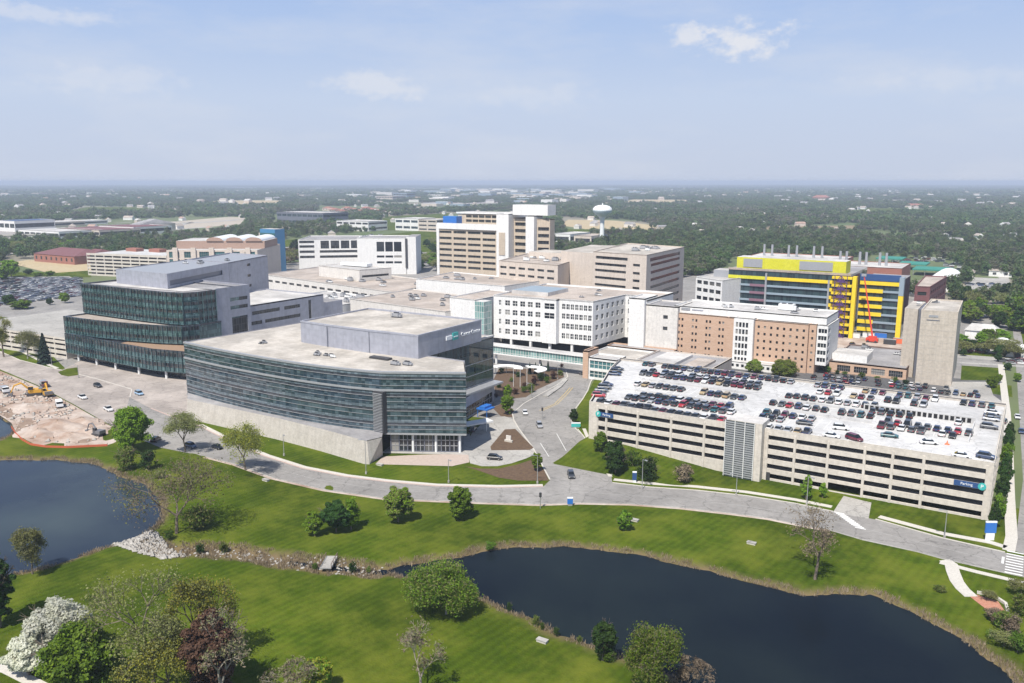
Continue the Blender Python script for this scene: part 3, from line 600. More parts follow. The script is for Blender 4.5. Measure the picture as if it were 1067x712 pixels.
# ------------------------------------------------------------------ parking garage (front right)
GP = [(-119, 236.5), (-5, 236.5), (-5, 305), (-139.5, 305), (-135.5, 287)]
g = thing('parking_garage', 'long cream five-level parking garage with a roof full of cars beside the pond road', 'parking garage', (-62, 270, 0))
wb = MB(); LV = [1.2, 4.2, 7.2, 10.2, 13.2]      # sill line of each level's opening; openings are 1.45 m tall
ZT = 15.3
def bays(u0, cuts, levels, h=1.45):
    out = []; a = u0
    for c in cuts: out += [(a + .35, c - .35, z - 1.0, z - 1.0 + h) for z in levels]; a = c
    return out
lev = [1.6, 4.5, 7.4, 10.3, 13.0]
cutsL = [6.2, 17, 28, 38.5, 46]; 
holesL = bays(3.0, cutsL, lev[1:]); holesR = bays(57.2, [65, 74, 83.5, 90.5, 98, 112.6], lev)
holesR = [h for h in holesR if not (h[2] < 1.0 and 74 < h[0] < 83)] + [(74.6, 83.2, .2, 2.6)]
front = holesL + holesR
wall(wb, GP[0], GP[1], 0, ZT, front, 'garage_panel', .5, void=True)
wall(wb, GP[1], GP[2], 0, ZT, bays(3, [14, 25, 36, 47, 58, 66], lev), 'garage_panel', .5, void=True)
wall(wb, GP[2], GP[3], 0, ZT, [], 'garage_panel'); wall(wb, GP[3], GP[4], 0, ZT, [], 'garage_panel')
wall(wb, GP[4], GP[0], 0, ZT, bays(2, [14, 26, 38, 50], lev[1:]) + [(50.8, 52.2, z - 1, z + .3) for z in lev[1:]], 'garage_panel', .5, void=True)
wb.build('wall', g)
ib = MB()                                        # concrete floors, and a near-black block painting the unlit depth behind the openings
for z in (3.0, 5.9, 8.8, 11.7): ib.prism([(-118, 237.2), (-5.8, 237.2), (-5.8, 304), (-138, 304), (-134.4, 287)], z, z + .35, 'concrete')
ib.box(-116, 243, .1, -8, 303, 14.0, 'dark_void'); ib.build('dark_interior', g)
db = MB(); db.prism([(-118.7, 236.9), (-5.35, 236.9), (-5.35, 304.6), (-139, 304.6), (-135.1, 287)], 14.06, 14.3, 'deck'); db.build('roof_deck', g)
DZ = 14.3
pb = MB(); pb.strip([*GP, GP[0]], 0, .35, ZT - .02, ZT + .08, 'garage_panel'); pb.build('parapet', g)
for u in [3.0] + cutsL + [57.2, 65, 74, 83.5, 90.5, 98, 112.6]:      # columns standing slightly proud of the fascia
    cb = MB(); cb.box(-119 + u - .3, 236.28, 0, -119 + u + .3, 236.497, ZT - .9, 'garage_panel'); cb.build('column', g)
sb = MB(); sb.box(-72.5, 233.6, 0, -62.6, 241.0, 17.2, 'garage_panel', 'roof_white'); st = sb.build('stair_tower', g)
gl = MB()
for j in range(25):
    gl.box(-73.0, 233.2, .5 + j * .66, -64.7, 233.35, .5 + j * .66 + .38, 'metal_gray')
gl.box(-73.05, 233.34, .2, -64.6, 233.55, 17.0, 'curtain_blue')
for xx in (-73.1, -70.3, -67.4, -64.6): gl.box(xx - .1, 233.1, .2, xx + .1, 233.36, 17.1, 'white_frame')
gl.build('stair_glazing', st)
d_ = MB(); d_.box(-61.6, 236.36, .1, -60.4, 236.49, 2.4, 'metal_dark'); d_.build('door', g)
lv = MB()                                        # low wall with dark openings along the ramp well on the roof
lv.box(-43, 277.0, DZ, -12, 277.3, DZ + 1.9, 'deck')
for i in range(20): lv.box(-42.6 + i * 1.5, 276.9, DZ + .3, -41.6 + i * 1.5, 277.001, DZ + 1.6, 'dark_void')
lv.box(-69, 273.6, DZ, -38, 273.8, DZ + .9, 'deck'); lv.box(-69, 261.5, DZ, -38, 261.7, DZ + .8, 'deck'); lv.box(-12.3, 255, DZ, -12, 277, DZ + 1.0, 'deck')
lv.box(-118, 260.7, DZ, -79, 260.9, DZ + .7, 'deck'); lv.box(-120, 277.2, DZ, -79, 277.4, DZ + .7, 'deck')
lv.build('ramp_wall', g)
ml = MB()
def stall_lines(x0, x1, y, ln=5.0, p=2.65):
    n = int((x1 - x0) / p)
    for i in range(n + 1): ml.sheet(rect(x0 + i * p - .06, y - ln / 2, x0 + i * p + .06, y + ln / 2), DZ + .006, 'white_paint')
for a in ((-117.5, -75, 239.6), (-112.4, -76, 250.4), (-112.4, -76, 255.6), (-117.5, -78, 266.9), (-117.5, -78, 272.1), (-122.8, -78, 286), (-122.8, -78, 291.2), (-128, -9, 301.6), (-70, -48, 250.4), (-70, -48, 256), (-70, -37, 268.5), (-70, -40, 281), (-64, -25, 291.6), (-62, -8, 239.6), (-37, -14, 259.5)): stall_lines(*a)
mo = struct(ml, 'stall_markings')
def wall_sign(nm, label, x0, x1, z0, z1, circ_left, txt):
    s = thing(nm, label, 'sign', ((x0 + x1) / 2, 236.2, (z0 + z1) / 2)); r = (z1 - z0) / 2
    b = MB(); b.box(x0, 236.05, z0, x1, 236.25, z1, 'navy_sign'); b.build('panel', s)
    cx = x0 if circ_left else x1; b = MB(); b.tube((cx, 236.27, (z0 + z1) / 2), (cx, 235.95, (z0 + z1) / 2), r * 1.35, r * 1.35, 'teal_sign', 20); b.build('disc', s)
    text('P', r * 2, 'sign_white', s, (cx - s.location.x, -.27, 0), 0)
    text(txt, r * 1.35, 'sign_white', s, (.3 if circ_left else -.3, -.17, 0), 0)
wall_sign('parking_sign', 'navy parking sign with a teal disc at its left end on the garage front', -115.5, -110.3, 11.15, 12.5, True, 'Parking')
wall_sign('parking_sign', 'navy parking sign with a teal disc at its right end on the garage front', -13.6, -7.2, 8.1, 9.5, False, 'Parking')

# ------------------------------------------------------------------ curved glass medical building in the middle
cc = thing('glass_medical_building', 'curved five-storey glass medical building with a flat tan roof and grey penthouse', 'medical building', (-205, 215, 0))
curve = [(-267, 196.2), (-256, 194.8), (-245, 193.7), (-232, 192.9), (-219, 192.4), (-205, 192.4), (-194, 193.0), (-183, 194.3), (-172, 196.6)]
tail = [(-172, 196.6), (-160.5, 203.0), (-148.6, 209.8)]
frontc = curve + tail[1:]
zf = [6.6, 11.0, 15.6, 20.2, 25.9]
def ribbon_part(line, z0, z1, m, out0, out1, name, parent=cc):
    b = MB(); b.strip(line, -out1, -out0, z0, z1, m); return b.build(name, parent)
# floor plates: glass bands per storey, shadow-line spandrels and projecting sills between
fronts = [curve[0:5], curve[4:], tail]
for fi in range(4):
    z0, z1 = zf[fi], zf[fi + 1]
    if fi == 3: z0 += .6
    for li, line in enumerate([curve, tail]):
        ln = line
        ribbon_part(ln, z0 + .05, z1 - 1.75, 'curtain_teal', -.5, .0, 'glass_band')
        ribbon_part(ln, z1 - 1.75, z1 - .95, 'spandrel_dark', -.5, -.02, 'glass_band')
        ribbon_part(ln, z1 - .95, z1 - .05, 'spandrel_glass', -.5, .12, 'spandrel')
        ribbon_part(ln, z1 - 1.85, z1 - 1.75, 'metal_gray', -.4, .22, 'sill')
        ribbon_part(ln, z0 + 1.2, z0 + 1.28, 'metal_gray', -.4, .16, 'sill')
ribbon_part(frontc, zf[3] + .05, zf[3] + .6, 'metal_gray', -.6, .55, 'cornice')
ribbon_part(frontc, 6.1, 6.6, 'metal_gray', -.8, .35, 'cornice')
ribbon_part(frontc, 25.9, 26.5, 'metal_gray', -.7, .3, 'parapet')
# louvre slot where the curve meets the straight part
lb = MB(); lb.box(-174.4, 195.5, 6.6, -170.4, 198.2, 20.2, 'metal_dark')
for k in range(26): lb.box(-174.2, 195.1, 6.9 + k * .5, -170.6, 195.6, 7.08 + k * .5, 'metal_gray')
lb.build('louvre', cc)
body = MB()
rp = [(-267, 196.7), *[(x, y + .45) for x, y in frontc[1:-1]], (-149.2, 210.2), (-160, 224.6), (-177, 224.6), (-177, 268), (-262, 268)]
body.sheet(rp, 26.0, 'roof_gravel'); 
body.build('roof', cc)
eb = MB()                                        # east end of the front wing and east face of the rear block
wall(eb, (-148.6, 209.8), (-159.6, 224.8), 6.1, 26.3, [(.6, 17.6, z + .5, z + 3.6) for z in zf[:4]], 'gray_panel', .3, cc, 'curtain_blue')
wall(eb, (-159.6, 224.8), (-176.6, 224.8), 6.1, 26.3, [], 'gray_panel')
eb.build('end_wall', cc)
fb = MB(); wall(fb, (-176.6, 224.8), (-176.6, 268), 9.0, 26.4, [(.3, 42.9, z, z + 4.0) for z in (9.3, 13.6, 17.9, 21.9)], 'metal_gray', .15, cc, 'curtain_blue'); 
wall(fb, (-176.6, 268), (-262, 268), 0, 26.4, [], 'gray_panel'); wall(fb, (-262, 268), (-267, 196.2), 0, 26.4, ribbons(2, 68, [2, 7, 12, 16.6, 21.2], 2.6), 'gray_panel', .3, cc, 'ribbon_glass'); fb.build('rear_wall', cc)
eb = MB(); eb.strip([(-176.6, 224.8), (-176.6, 268)], -.4, .5, 26.2, 26.75, 'roof_white'); eb.strip([(-176.6, 221), (-176.6, 268)], -4.5, .2, 8.2, 8.9, 'metal_gray'); eb.build('cornice', cc)
lo = MB()                                        # recessed ground floor, entrance side
wall(lo, (-170.6, 198.8), (-151.6, 209.6), 0, 6.1, [(.3 + i * 2.7, 2.7 + i * 2.7, .3, 5.7) for i in range(8)], 'gray_panel_dark', .3, cc, 'window_glass', 'metal_gray', 2, 3)
wall(lo, (-151.6, 209.6), (-170, 236), 0, 6.1, [(1 + i * 5, 5.2 + i * 5, .4, 5.4) for i in range(6)], 'gray_panel', .3, cc, 'window_glass', 'metal_gray', 3, 2)
wall(lo, (-170, 236), (-176.4, 268), 0, 8.2, ribbons(1, 31, [.6], 4), 'gray_panel', .3, cc, 'window_glass', 'metal_gray', 12, 2)
lo.build('ground_floor', cc)
so = MB(); so.sheet([(-172, 197), (-148.9, 209.9), (-159.7, 224.6), (-176, 224.6), (-176, 210)], 6.1, 'metal_gray'); so.build('soffit', cc)
for q in ((-151.2, 209.8), (-158, 206.2), (-164.3, 202.5)):
    c_ = MB(); c_.tube((q[0], q[1], 0), (q[0], q[1], 6.1), .4, .4, 'metal_white', 10); c_.build('column', cc)
pn = MB(); PP_ = [(-231, 220.4), (-216, 219.2), (-196, 218.8), (-190, 219.4), (-175.2, 219.8), (-175.4, 258), (-231, 258)]
pn.prism(PP_, 26.0, 33.6, 'gray_panel', 'roof_gravel'); pn.strip([*PP_, PP_[0]], -.15, .5, 33.6, 34.2, 'gray_panel')
for xx in (-216, -196): pn.box(xx - .08, 218.6, 26.1, xx + .08, 218.9, 33.5, 'gray_panel_dark')
ph = pn.build('penthouse', cc)
text('Cancer Center', 2.0, 'sign_white', ph, (-174.95 + 205, 250.4 - 215, 30.6), rad(90), ext=.12)
b = MB(); b.box(-175.3, 235.6, 29.8, -174.95, 239.0, 31.2, 'sign_white'); b.box(-175.3, 239.4, 29.3, -174.9, 242.6, 31.9, 'teal_sign'); b.box(-174.9, 239.8, 30.3, -174.8, 242.2, 30.7, 'sign_white'); b.build('logo_panel', ph)
scatter_units(cc, -212, 203, -198, 208, 26.0, 5, 3, .55); scatter_units(cc, -176, 205, -170, 212, 26, 3, 5, .6); scatter_units(cc, -246, 208, -236, 214, 26, 2, 9, .5)
rooftop(cc, -186, 213, 26.0, 8, 2.4, .7, 'metal_dark', False); rooftop(ph, -208, 248, 33.7, 3, 2, 1.6); 
for q in ((-209, 246), (-206, 249)):
    c_ = MB(); c_.tube((q[0], q[1], 33.6), (q[0], q[1], 37), .12, .08, 'steel_pole'); c_.build('vent_pipe', ph)
# stone terrace below the curve
tr = thing('stone_terrace', 'battered cream stone terrace wall below the curved glass facade', 'terrace', (-215, 190, 0))
g0 = pts([(197, 433), (204, 437), (240, 450), (290, 465), (330, 477), (371, 488)]) ; t0 = pts([(195, 415.5), (200, 417), (238, 425), (290, 436), (335, 447), (381, 459.5)], 7.0)
n0 = [(p.x + .25, p.y - 1.3) for p in t0]; g0 = [Vector((*q, 0)) for q in n0]
b = MB()
for i in range(5): b.face([(*g0[i][:2], 0), (*g0[i + 1][:2], 0), tuple(t0[i + 1]), tuple(t0[i])], 'cream_panel')
e0 = Vector((g0[-1].x + 1.6, g0[-1].y + .6, 0)); e1 = at(399, 475); e2 = at(398, 456, 6.8)
b.face([tuple(g0[5]), (e0.x, e0.y, 0), (t0[5].x + .6, t0[5].y, 7.0), tuple(t0[5])], 'cream_panel'); b.face([(e0.x, e0.y, 0), (e1.x, e1.y, 0), tuple(e2), (t0[5].x + .6, t0[5].y, 7.0)], 'cream_panel')
b.build('wall', tr)
b = MB(); b.sheet([tuple(p[:2]) for p in t0] + [tuple(e2[:2]), (-172, 197), *[(x, y + .3) for x, y in curve[::-1]]], 6.98, 'roof_gray'); b.build('paving', tr)
# entrance canopy and blue awning on the drop-off
ca = thing('entrance_canopy', 'white curved entrance canopy at the glass building\'s drop-off', 'canopy', tuple(at(494, 452)))
b = MB(); c = at(494, 452); b.obox((c.x, c.y), Vector((.42, .9)).normalized(), 13, 4.2, 3.6, 4.1, 'metal_white'); b.build('roof', ca)
for k in (-1, 1):
    b = MB(); p = (c.x + .42 * 5 * k, c.y + .9 * 5 * k); b.tube((*p, 0), (*p, 3.6), .2, .2, 'metal_white'); b.build('post', ca)
aw = thing('entrance_awning', 'bright blue fabric awning beside the white entrance canopy', 'awning', tuple(at(506, 434)))
b = MB(); c = at(506, 434); b.prism([(c.x - 2.4, c.y - 2.5), (c.x + 2.4, c.y - 2.5), (c.x + 2.4, c.y + 2.5), (c.x - 2.4, c.y + 2.5)], 2.9, 3.4, 'blue_bright'); b.prism([(c.x - 1.2, c.y - 2.3), (c.x + 1.2, c.y - 2.3), (c.x + 1.2, c.y + 2.3), (c.x - 1.2, c.y + 2.3)], 3.4, 4.2, 'blue_bright'); b.build('fabric', aw)
for k in (-1, 1):
    b = MB(); b.tube((c.x + 2 * k, c.y - 2.2, 0), (c.x + 2 * k, c.y - 2.2, 2.9), .12, .12, 'blue_bright'); b.build('post', aw)

# ------------------------------------------------------------------ finned teal glass building (left) with grey rear wing
lg = thing('finned_glass_building', 'tall teal glass building with vertical fins and stepped tiers at left', 'office building', (-355, 245, 0))
def tier(poly, nfront, z0, z1, floors, rm, soffit=None):
    """glass tier: fins on the first nfront edges, dark window strips per floor"""
    b = MB(); n = len(poly); fh = (z1 - z0) / floors
    core = MB(); core.prism(poly, z0, z1 - .7, 'fin_teal', rm); core.build('glass_wall', lg)
    for i in range(nfront):
        A = Vector(poly[i]); B = Vector(poly[i + 1]); L = (B - A).length; d = (B - A) / L; nn = Vector((d.y, -d.x))
        k = int(L / 2.3)
        for f in range(floors):
            za = z0 + f * fh + fh * .42; zb = z0 + f * fh + fh * .80
            m = A + d * L / 2 + nn * .03
            w0 = MB(); w0.obox(m, d, L - .3, .06, za, zb, 'ribbon_glass'); w0.build('window_strip', lg)
            b.obox(A + d * L / 2 + nn * .1, d, L, .2, z0 + f * fh - .0, z0 + f * fh + .5, 'fin_teal')
        for j in range(k + 1):
            u = L * j / k; q = A + d * u + nn * .3
            for f in range(floors):
                b.obox(q, d, .13, .42, z0 + f * fh + .2, z0 + (f + 1) * fh, 'fin_teal' if (j * 7 + f * 3) % 4 else 'curtain_teal')
    b.build('fin', lg)
    rb = MB(); rb.strip([*poly, poly[0]], -.15, .5, z1 - .7, z1, 'spandrel_dark'); rb.build('parapet', lg)
tA = [(-395.5, 225.2), (-372, 224.0), (-350, 222.9), (-325, 222.6), (-307, 226.5), (-309, 250), (-395.5, 250)]
tier(tA, 4, 3.6, 13.2, 2, 'spandrel_dark')  # dark roof colour; its uncovered left end serves as a painted shadow strip
b = MB(); b.sheet([(-352, 223.4), (-325, 223.1), (-307.6, 226.9), (-309, 249), (-352, 249)], 12.56, 'wood_soffit'); b.build('terrace', lg)
tB = [(-397, 226), (-360, 228), (-336, 233.2), (-324, 236), (-324, 256), (-397, 256)]
tB = [(-395.5, 225.4), (-372, 226.0), (-350, 229.0), (-334, 232.6), (-323, 236.8), (-320, 244), (-320, 256), (-395.5, 256)]
tier(tB, 5, 13.2, 21.4, 2, 'roof_tan')
tC = [(-397, 236.6), (-372, 236.4), (-350, 236.6), (-333, 237.4), (-324.5, 239.5), (-321.2, 245), (-320.9, 254.5), (-321, 268), (-397, 268)]
tier(tC, 6, 21.4, 36, 4, 'roof_gray')
b = MB(); b.prism([(-388, 228.5), (-310, 229), (-311, 250), (-388, 250)], 0, 3.6, 'ribbon_glass'); b.build('ground_floor', lg)
for q in ((-388, 226.2), (-372, 225.4), (-356, 224.6), (-338, 224.2), (-320, 225.2)):
    c_ = MB(); c_.tube((*q, 0), (*q, 3.7), .55, .55, 'metal_white', 10); c_.build('column', lg)
gw = MB()                                        # grey metal east walls
wall(gw, (-320.7, 254.5), (-321, 274.5), 0, 36.4, [(8, 18.5, 29.5, 31.2), (8, 18.5, 25.6, 27.3), (8.5, 18, 9, 22)], 'gray_panel', .4, lg, 'ribbon_glass'); wall(gw, (-321, 274.5), (-397, 274.5), 0, 36.4, [], 'gray_panel'); wall(gw, (-397, 274.5), (-397, 256), 0, 36.4, [], 'gray_panel'); gw.build('grey_wall', lg)
b = MB(); b.sheet([(-396.6, 256), (-321.4, 256), (-321.4, 274.2), (-396.6, 274.2)], 35.6, 'roof_gray'); b.sheet([(-392, 240), (-331, 245), (-329, 256), (-392, 256)], 35.5, 'roof_white'); b.build('roof', lg)
# mechanical penthouse and rear slab, higher
P2 = [(-386, 248), (-345, 247.2), (-366, 300), (-400, 300)]
pw = MB()
wall(pw, P2[0], P2[1], 35.4, 42.6, [(2, 42, 36.6, 39.0)], 'gray_panel', .3); wall(pw, P2[1], P2[2], 35.4, 42.6, [(2, 50, 36.8, 39.2)], 'gray_panel', .3); wall(pw, P2[2], P2[3], 30, 42.6, [], 'gray_panel'); wall(pw, P2[3], P2[0], 30, 42.6, [], 'gray_panel')
wall(pw, (-355.6, 274.0), P2[2], 0, 35.4, [], 'gray_panel'); pw.sheet(P2, 42.2, 'metal_gray'); b2 = pw.build('penthouse', lg)
b = MB(); b.prism([(-385, 248.4), (-345.8, 247.7), (-366.6, 299.5), (-399, 299.5)], 35.6, 39.4, 'gray_panel_dark'); b.build('louvre', b2)
rs = [(-400, 300.1), (-366, 300.1), (-383, 342), (-416, 342)]
block(lg, rs, 0, 42.6, 'gray_panel', 'metal_gray', {1: [(20, 24, 38.6, 40), (20, 24, 32.6, 34), (20, 24, 27, 28.4)]})
scatter_units(lg, -385, 285, -375, 325, 42.2, 6, 12, .7)
# long grey wing
wg = thing('gray_panel_wing', 'low grey metal wing with strip windows between the two glass buildings', 'office building', (-350, 310, 0))
wp = [(-372, 274.8), (-327.5, 274.8), (-327.5, 330), (-372, 330)]
block(wg, wp, 0, 25, 'gray_panel', 'roof_white', {1: [(1, 4.5, 19, 21), (6, 24, 20, 21.8), (27, 38, 20, 21.8), (2, 12, 15, 16.8), (14, 38, 15, 16.8), (2, 38, 10, 11.8), (44, 46, 12, 23)]}, glass='ribbon_glass')
b = MB(); b.box(-362, 330.2, 0, -329, 346, 20, 'gray_panel', 'roof_gray'); b.build('annex', wg)
# ------------------------------------------------------------------ white main hospital
wh = thing('white_hospital', 'white hospital block with four rows of square windows behind the footbridge', 'hospital', (-215, 400, 0))
wr = [7.6, 12.6, 17.6, 22.4]
wpoly = [(-240, 371), (-184.4, 371), (-184.4, 402), (-172.5, 402), (-172.5, 381), (-151.5, 381), (-151.5, 420), (-240, 420)]
wpoly = [(-238, 361.5), (-209.5, 363.8), (-209.5, 362.4), (-201.8, 363.0), (-201.8, 366.2), (-183.6, 367.2), (-180.8, 399), (-170.6, 399.5), (-170.6, 384.5), (-163, 385), (-163, 420), (-240, 420)]
L0 = (Vector(wpoly[1]) - Vector(wpoly[0])).length
sides = {0: grid(6.0, L0 - 1.0, 5, 2.7, wr, 2.6) + grid(2.0, 5.6, 1, 1.2, wr, 2.6), 2: grid(1, 7, 1, 5.4, wr[2:], 2.8),
         4: grid(1.2, 17.8, 7, 1.75, wr, 2.6), 5: grid(1.5, 31.5, 6, 2.3, wr, 2.6), 6: grid(.6, 10.0, 2, 3.0, wr, 2.6)}
block(wh, wpoly, 5.0, 27.4, 'white_wall', 'roof_tan', sides, mull='white_frame', parapet=.8)
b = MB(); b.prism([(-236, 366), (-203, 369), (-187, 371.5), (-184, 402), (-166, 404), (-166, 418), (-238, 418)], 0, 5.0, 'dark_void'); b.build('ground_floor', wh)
for q in ((-184.2, 368.6), (-195, 367.6), (-206, 364.5), (-217, 364), (-228, 363)):
    c_ = MB(); c_.box(q[0] - .6, q[1] - .6, 0, q[0] + .6, q[1] + .6, 5.0, 'white_wall'); c_.build('column', wh)
b = MB(); b.box(-236, 376, 26.6, -214, 398, 28.6, 'roof_white', 'spandrel_blue'); b.build('skylight', wh)
scatter_units(wh, -205, 375, -190, 410, 26.6, 5, 8, .6)
# its tall white stair block with few windows
wt = thing('white_hospital_annex', 'plain white and cream annex with two small windows beside the orange brick block', 'hospital', (-158, 393, 0))
block(wt, [(-163, 384.4), (-146.6, 384.4), (-146.6, 404), (-163, 404)], 3.2, 25.4, 'offwhite_wall', 'roof_gray', {0: [(9, 11.4, 19, 20.8), (9, 11.4, 13.4, 15.2)], 1: [(2 + 3.2 * 0, 17, z, z + 1.8) for z in (6, 10.4, 14.8, 19.2)]}, glass='ribbon_glass')
block(wt, [(-171.5, 382.6), (-163.2, 382.6), (-163.2, 399), (-171.5, 399)], 3.2, 28.4, 'white_wall', 'roof_white', {})
block(wt, [(-180, 376), (-146, 376), (-146, 384.2), (-180, 384.2)], 0, 4.6, 'brown_brick', 'roof_gray', {0: grid(1, 33, 7, 1.2, [1.6], 1.6)})
# footbridge
fbz = thing('glass_footbridge', 'enclosed white footbridge with teal glazing between glass building and garage', 'footbridge', (-195, 327, 0))
b = MB(); b.box(-229, 325.2, 5.2, -166, 329.2, 5.8, 'white_wall'); b.build('deck', fbz)
b = MB(); b.box(-229, 324.8, 9.0, -166, 329.6, 9.7, 'white_wall', 'roof_white'); b.build('roof', fbz)
b = MB(); b.box(-229, 325.4, 5.8, -166, 329.0, 9.0, 'bridge_glass'); b.build('glazing', fbz)
for x in (-214, -190):
    b = MB(); b.tube((x, 327.2, 0), (x, 327.2, 5.2), .55, .55, 'metal_white', 10); b.build('pier', fbz)
bl = thing('bridge_lift_tower', 'narrow brick and glass lift tower where the footbridge meets the garage', 'lift tower', (-163, 327, 0))
block(bl, rect(-166, 323, -163.4, 333), 0, 12.4, 'brown_brick', 'roof_gray', {})
block(bl, rect(-163.2, 323.2, -150, 333), 0, 9.8, 'white_wall', 'roof_white', {0: [(.6, 12.4, 1, 3.8), (.6, 12.4, 5, 8.4)]}, glass='window_teal', mull='white_frame', nx=6, ny=2)
rb_ = thing('low_entrance_hall', 'low white flat-roofed hall behind the footbridge lift tower', 'hall', (-160, 345, 0))
block(rb_, rect(-172, 336, -148, 360), 0, 7.4, 'white_wall', 'roof_gravel', {0: ribbons(1, 23, [3], 2.2)}, glass='ribbon_glass')
ln = thing('long_garage_hall', 'grey flat-roofed loading hall just behind the parking garage', 'hall', (-130, 350, 0))
block(ln, rect(-146, 322, -112, 362), 0, 8.2, 'beige_wall', 'roof_gray', {0: grid(2, 32, 6, 3, [3.4], 2)}, glass='ribbon_glass')
b = MB(); b.box(-140, 330, 7.6, -128, 356, 8.9, 'roof_white'); b.box(-124, 326, 7.6, -116, 352, 8.6, 'roof_tan'); b.build('skylight', ln)
hy = thing('yellow_striped_canopy', 'pale yellow flat canopy behind the garage roof', 'canopy', (-103, 335, 0))
b = MB(); b.box(-112, 330, 5.6, -94, 340, 6.1, 'yellow_paint'); b.build('roof', hy)
for q in ((-111, 331), (-95, 331), (-111, 339), (-95, 339)):
    b = MB(); b.tube((*q, 0), (*q, 5.6), .2, .2, 'steel_pole'); b.build('post', hy)

# ------------------------------------------------------------------ orange brick hospital
bh = thing('orange_brick_hospital', 'orange brick hospital with a white top storey and small square windows', 'hospital', (-115, 395, 0))
br = [2.2, 5.5, 8.8, 12.1, 15.4, 18.6]
x0, x1 = -151.5, -122.8
pairs = [(u + k, u + k + .95, z, z + 1.3) for z in br for u in (4.6, 11.6, 18.4, 24.8) for k in (0, 1.7)]
block(bh, rect(x0, 386.2, x1, 410), 0, 22.2, 'brown_brick', 'roof_white', {0: pairs}, parapet=.3)
block(bh, rect(-122.6, 385.4, -118.6, 410), 0, 22.2, 'brown_brick', 'roof_white', {0: []}, parapet=.3)
block(bh, rect(-118.4, 382.6, -109.2, 410), 0, 23.0, 'white_wall', 'roof_white', {0: [(1 + i * 1.55, 2.1 + i * 1.55, z, z + 2.3) for z in br for i in range(4)]}, parapet=.3)
dots = [(u, u + 1.0, z, z + 1.25) for z in br for u in (1.2, 4, 6.9, 9.8, 12.7, 15.6, 18.5, 21.4)]
block(bh, rect(-109.0, 384.6, -85.2, 410), 0, 22.2, 'brown_brick', 'roof_white', {0: dots}, parapet=.3)
block(bh, rect(-85.0, 385.6, -82.0, 410), 0, 22.4, 'brown_brick', 'roof_white', {0: [(1, 1.9, z, z + 1.2) for z in br]}, parapet=.3)
block(bh, rect(-81.8, 386.4, -77.2, 410), 4, 22.2, 'white_wall', 'roof_white', {0: [(.6, 4.2, z, z + 1.9) for z in br[1:]], 1: [(1, 5, z, z + 1.9) for z in br[1:]]}, mull='white_frame', nx=3, ny=1, parapet=.3)
block(bh, rect(-149.5, 387.5, -78.2, 412), 22.3, 25.6, 'white_wall', 'roof_white', {}, parapet=.5)
b = MB(); b.box(-146, 387.3, 23.7, -141.5, 387.49, 24.9, 'metal_gray'); b.box(-140.6, 387.34, 23.9, -135, 387.49, 24.4, 'gray_panel'); b.build('sign_panel', bh)
scatter_units(bh, -140, 395, -85, 408, 25.1, 9, 4, .7); rooftop(bh, -100, 404, 25.1, 7, 4, 3, 'metal_white')
block(bh, rect(-118, 377, -96, 384.4), 0, 3.4, 'white_wall', 'roof_white', {0: grid(.5, 21.5, 9, 1.3, [1.0], 1.4)}, parapet=.3)
lowb = thing('low_brick_clinic', 'low brick clinic with large dark windows under a wide grey flat roof', 'clinic', (-60, 405, 0))
block(lowb, rect(-77, 393.5, -45, 440), 0, 5.2, 'brown_brick', 'roof_gray', {0: [(3.4 + i * 7.2, 9 + i * 7.2, .9, 3.7) for i in range(4)]}, glass='window_glass', mull='window_frame', nx=6, ny=2, cap='brown_roof_edge')
b = MB(); b.box(-77, 398, 4.7, -62, 413, 8.0, 'white_wall', 'roof_white'); b.build('penthouse', lowb); scatter_units(lowb, -70, 418, -50, 436, 4.7, 6, 21, .8)

# ------------------------------------------------------------------ beige blank tower (right)
tw = thing('blank_concrete_tower', 'tall windowless beige concrete tower beside the parking garage', 'tower', (-34, 405, 0))
tp = [(-41, 391), (-27.2, 391.6), (-28.6, 432), (-46.6, 430), (-48.6, 402), (-43.2, 402.6), (-43.2, 400)]
b = MB()
b.prism([(-41, 390.5), (-27.2, 391.2), (-28.6, 431), (-41.5, 430)], 0, 31.2, 'tower_wall', 'roof_gravel')
b.build('wall', tw)
b = MB(); b.prism([(-48.8, 402), (-43.4, 401), (-43.4, 428), (-48.8, 428)], 0, 30.4, 'tower_wall', 'roof_gravel'); b.build('stair_shaft', tw)
b = MB(); b.box(-43.5, 404, 0, -41.0, 428, 30.0, 'gray_panel_dark'); b.build('recess', tw)  # dark colour painted in for the shade between shaft and front
b = MB(); b.strip([(-41, 390.5), (-27.2, 391.2), (-28.6, 431), (-41.5, 430), (-41, 390.5)], -.05, .4, 31.2, 31.8, 'tower_wall')
for k in range(1, 12): b.obox((-34.1, 390.84), Vector((13.8, .7)).normalized(), 13.7, .06, k * 2.6, k * 2.6 + .12, 'cream_panel')
for k in range(1, 6): b.obox((-41 + k * 2.3, 390.46 + k * .117), Vector((1, .05)).normalized(), .12, .06, .2, 31, 'cream_panel')
b.build('panel_joint', tw)
b = MB(); b.obox((-36.2, 390.68), Vector((13.8, .7)).normalized(), 3.6, .1, 28.9, 29.8, 'metal_gray'); b.obox((-36.2, 390.66), Vector((13.8, .7)).normalized(), 5, .1, 27.5, 27.8, 'gray_panel_dark'); b.build('vent_grille', tw)
scatter_units(tw, -46, 405, -38, 422, 31.2, 5, 2, .5)

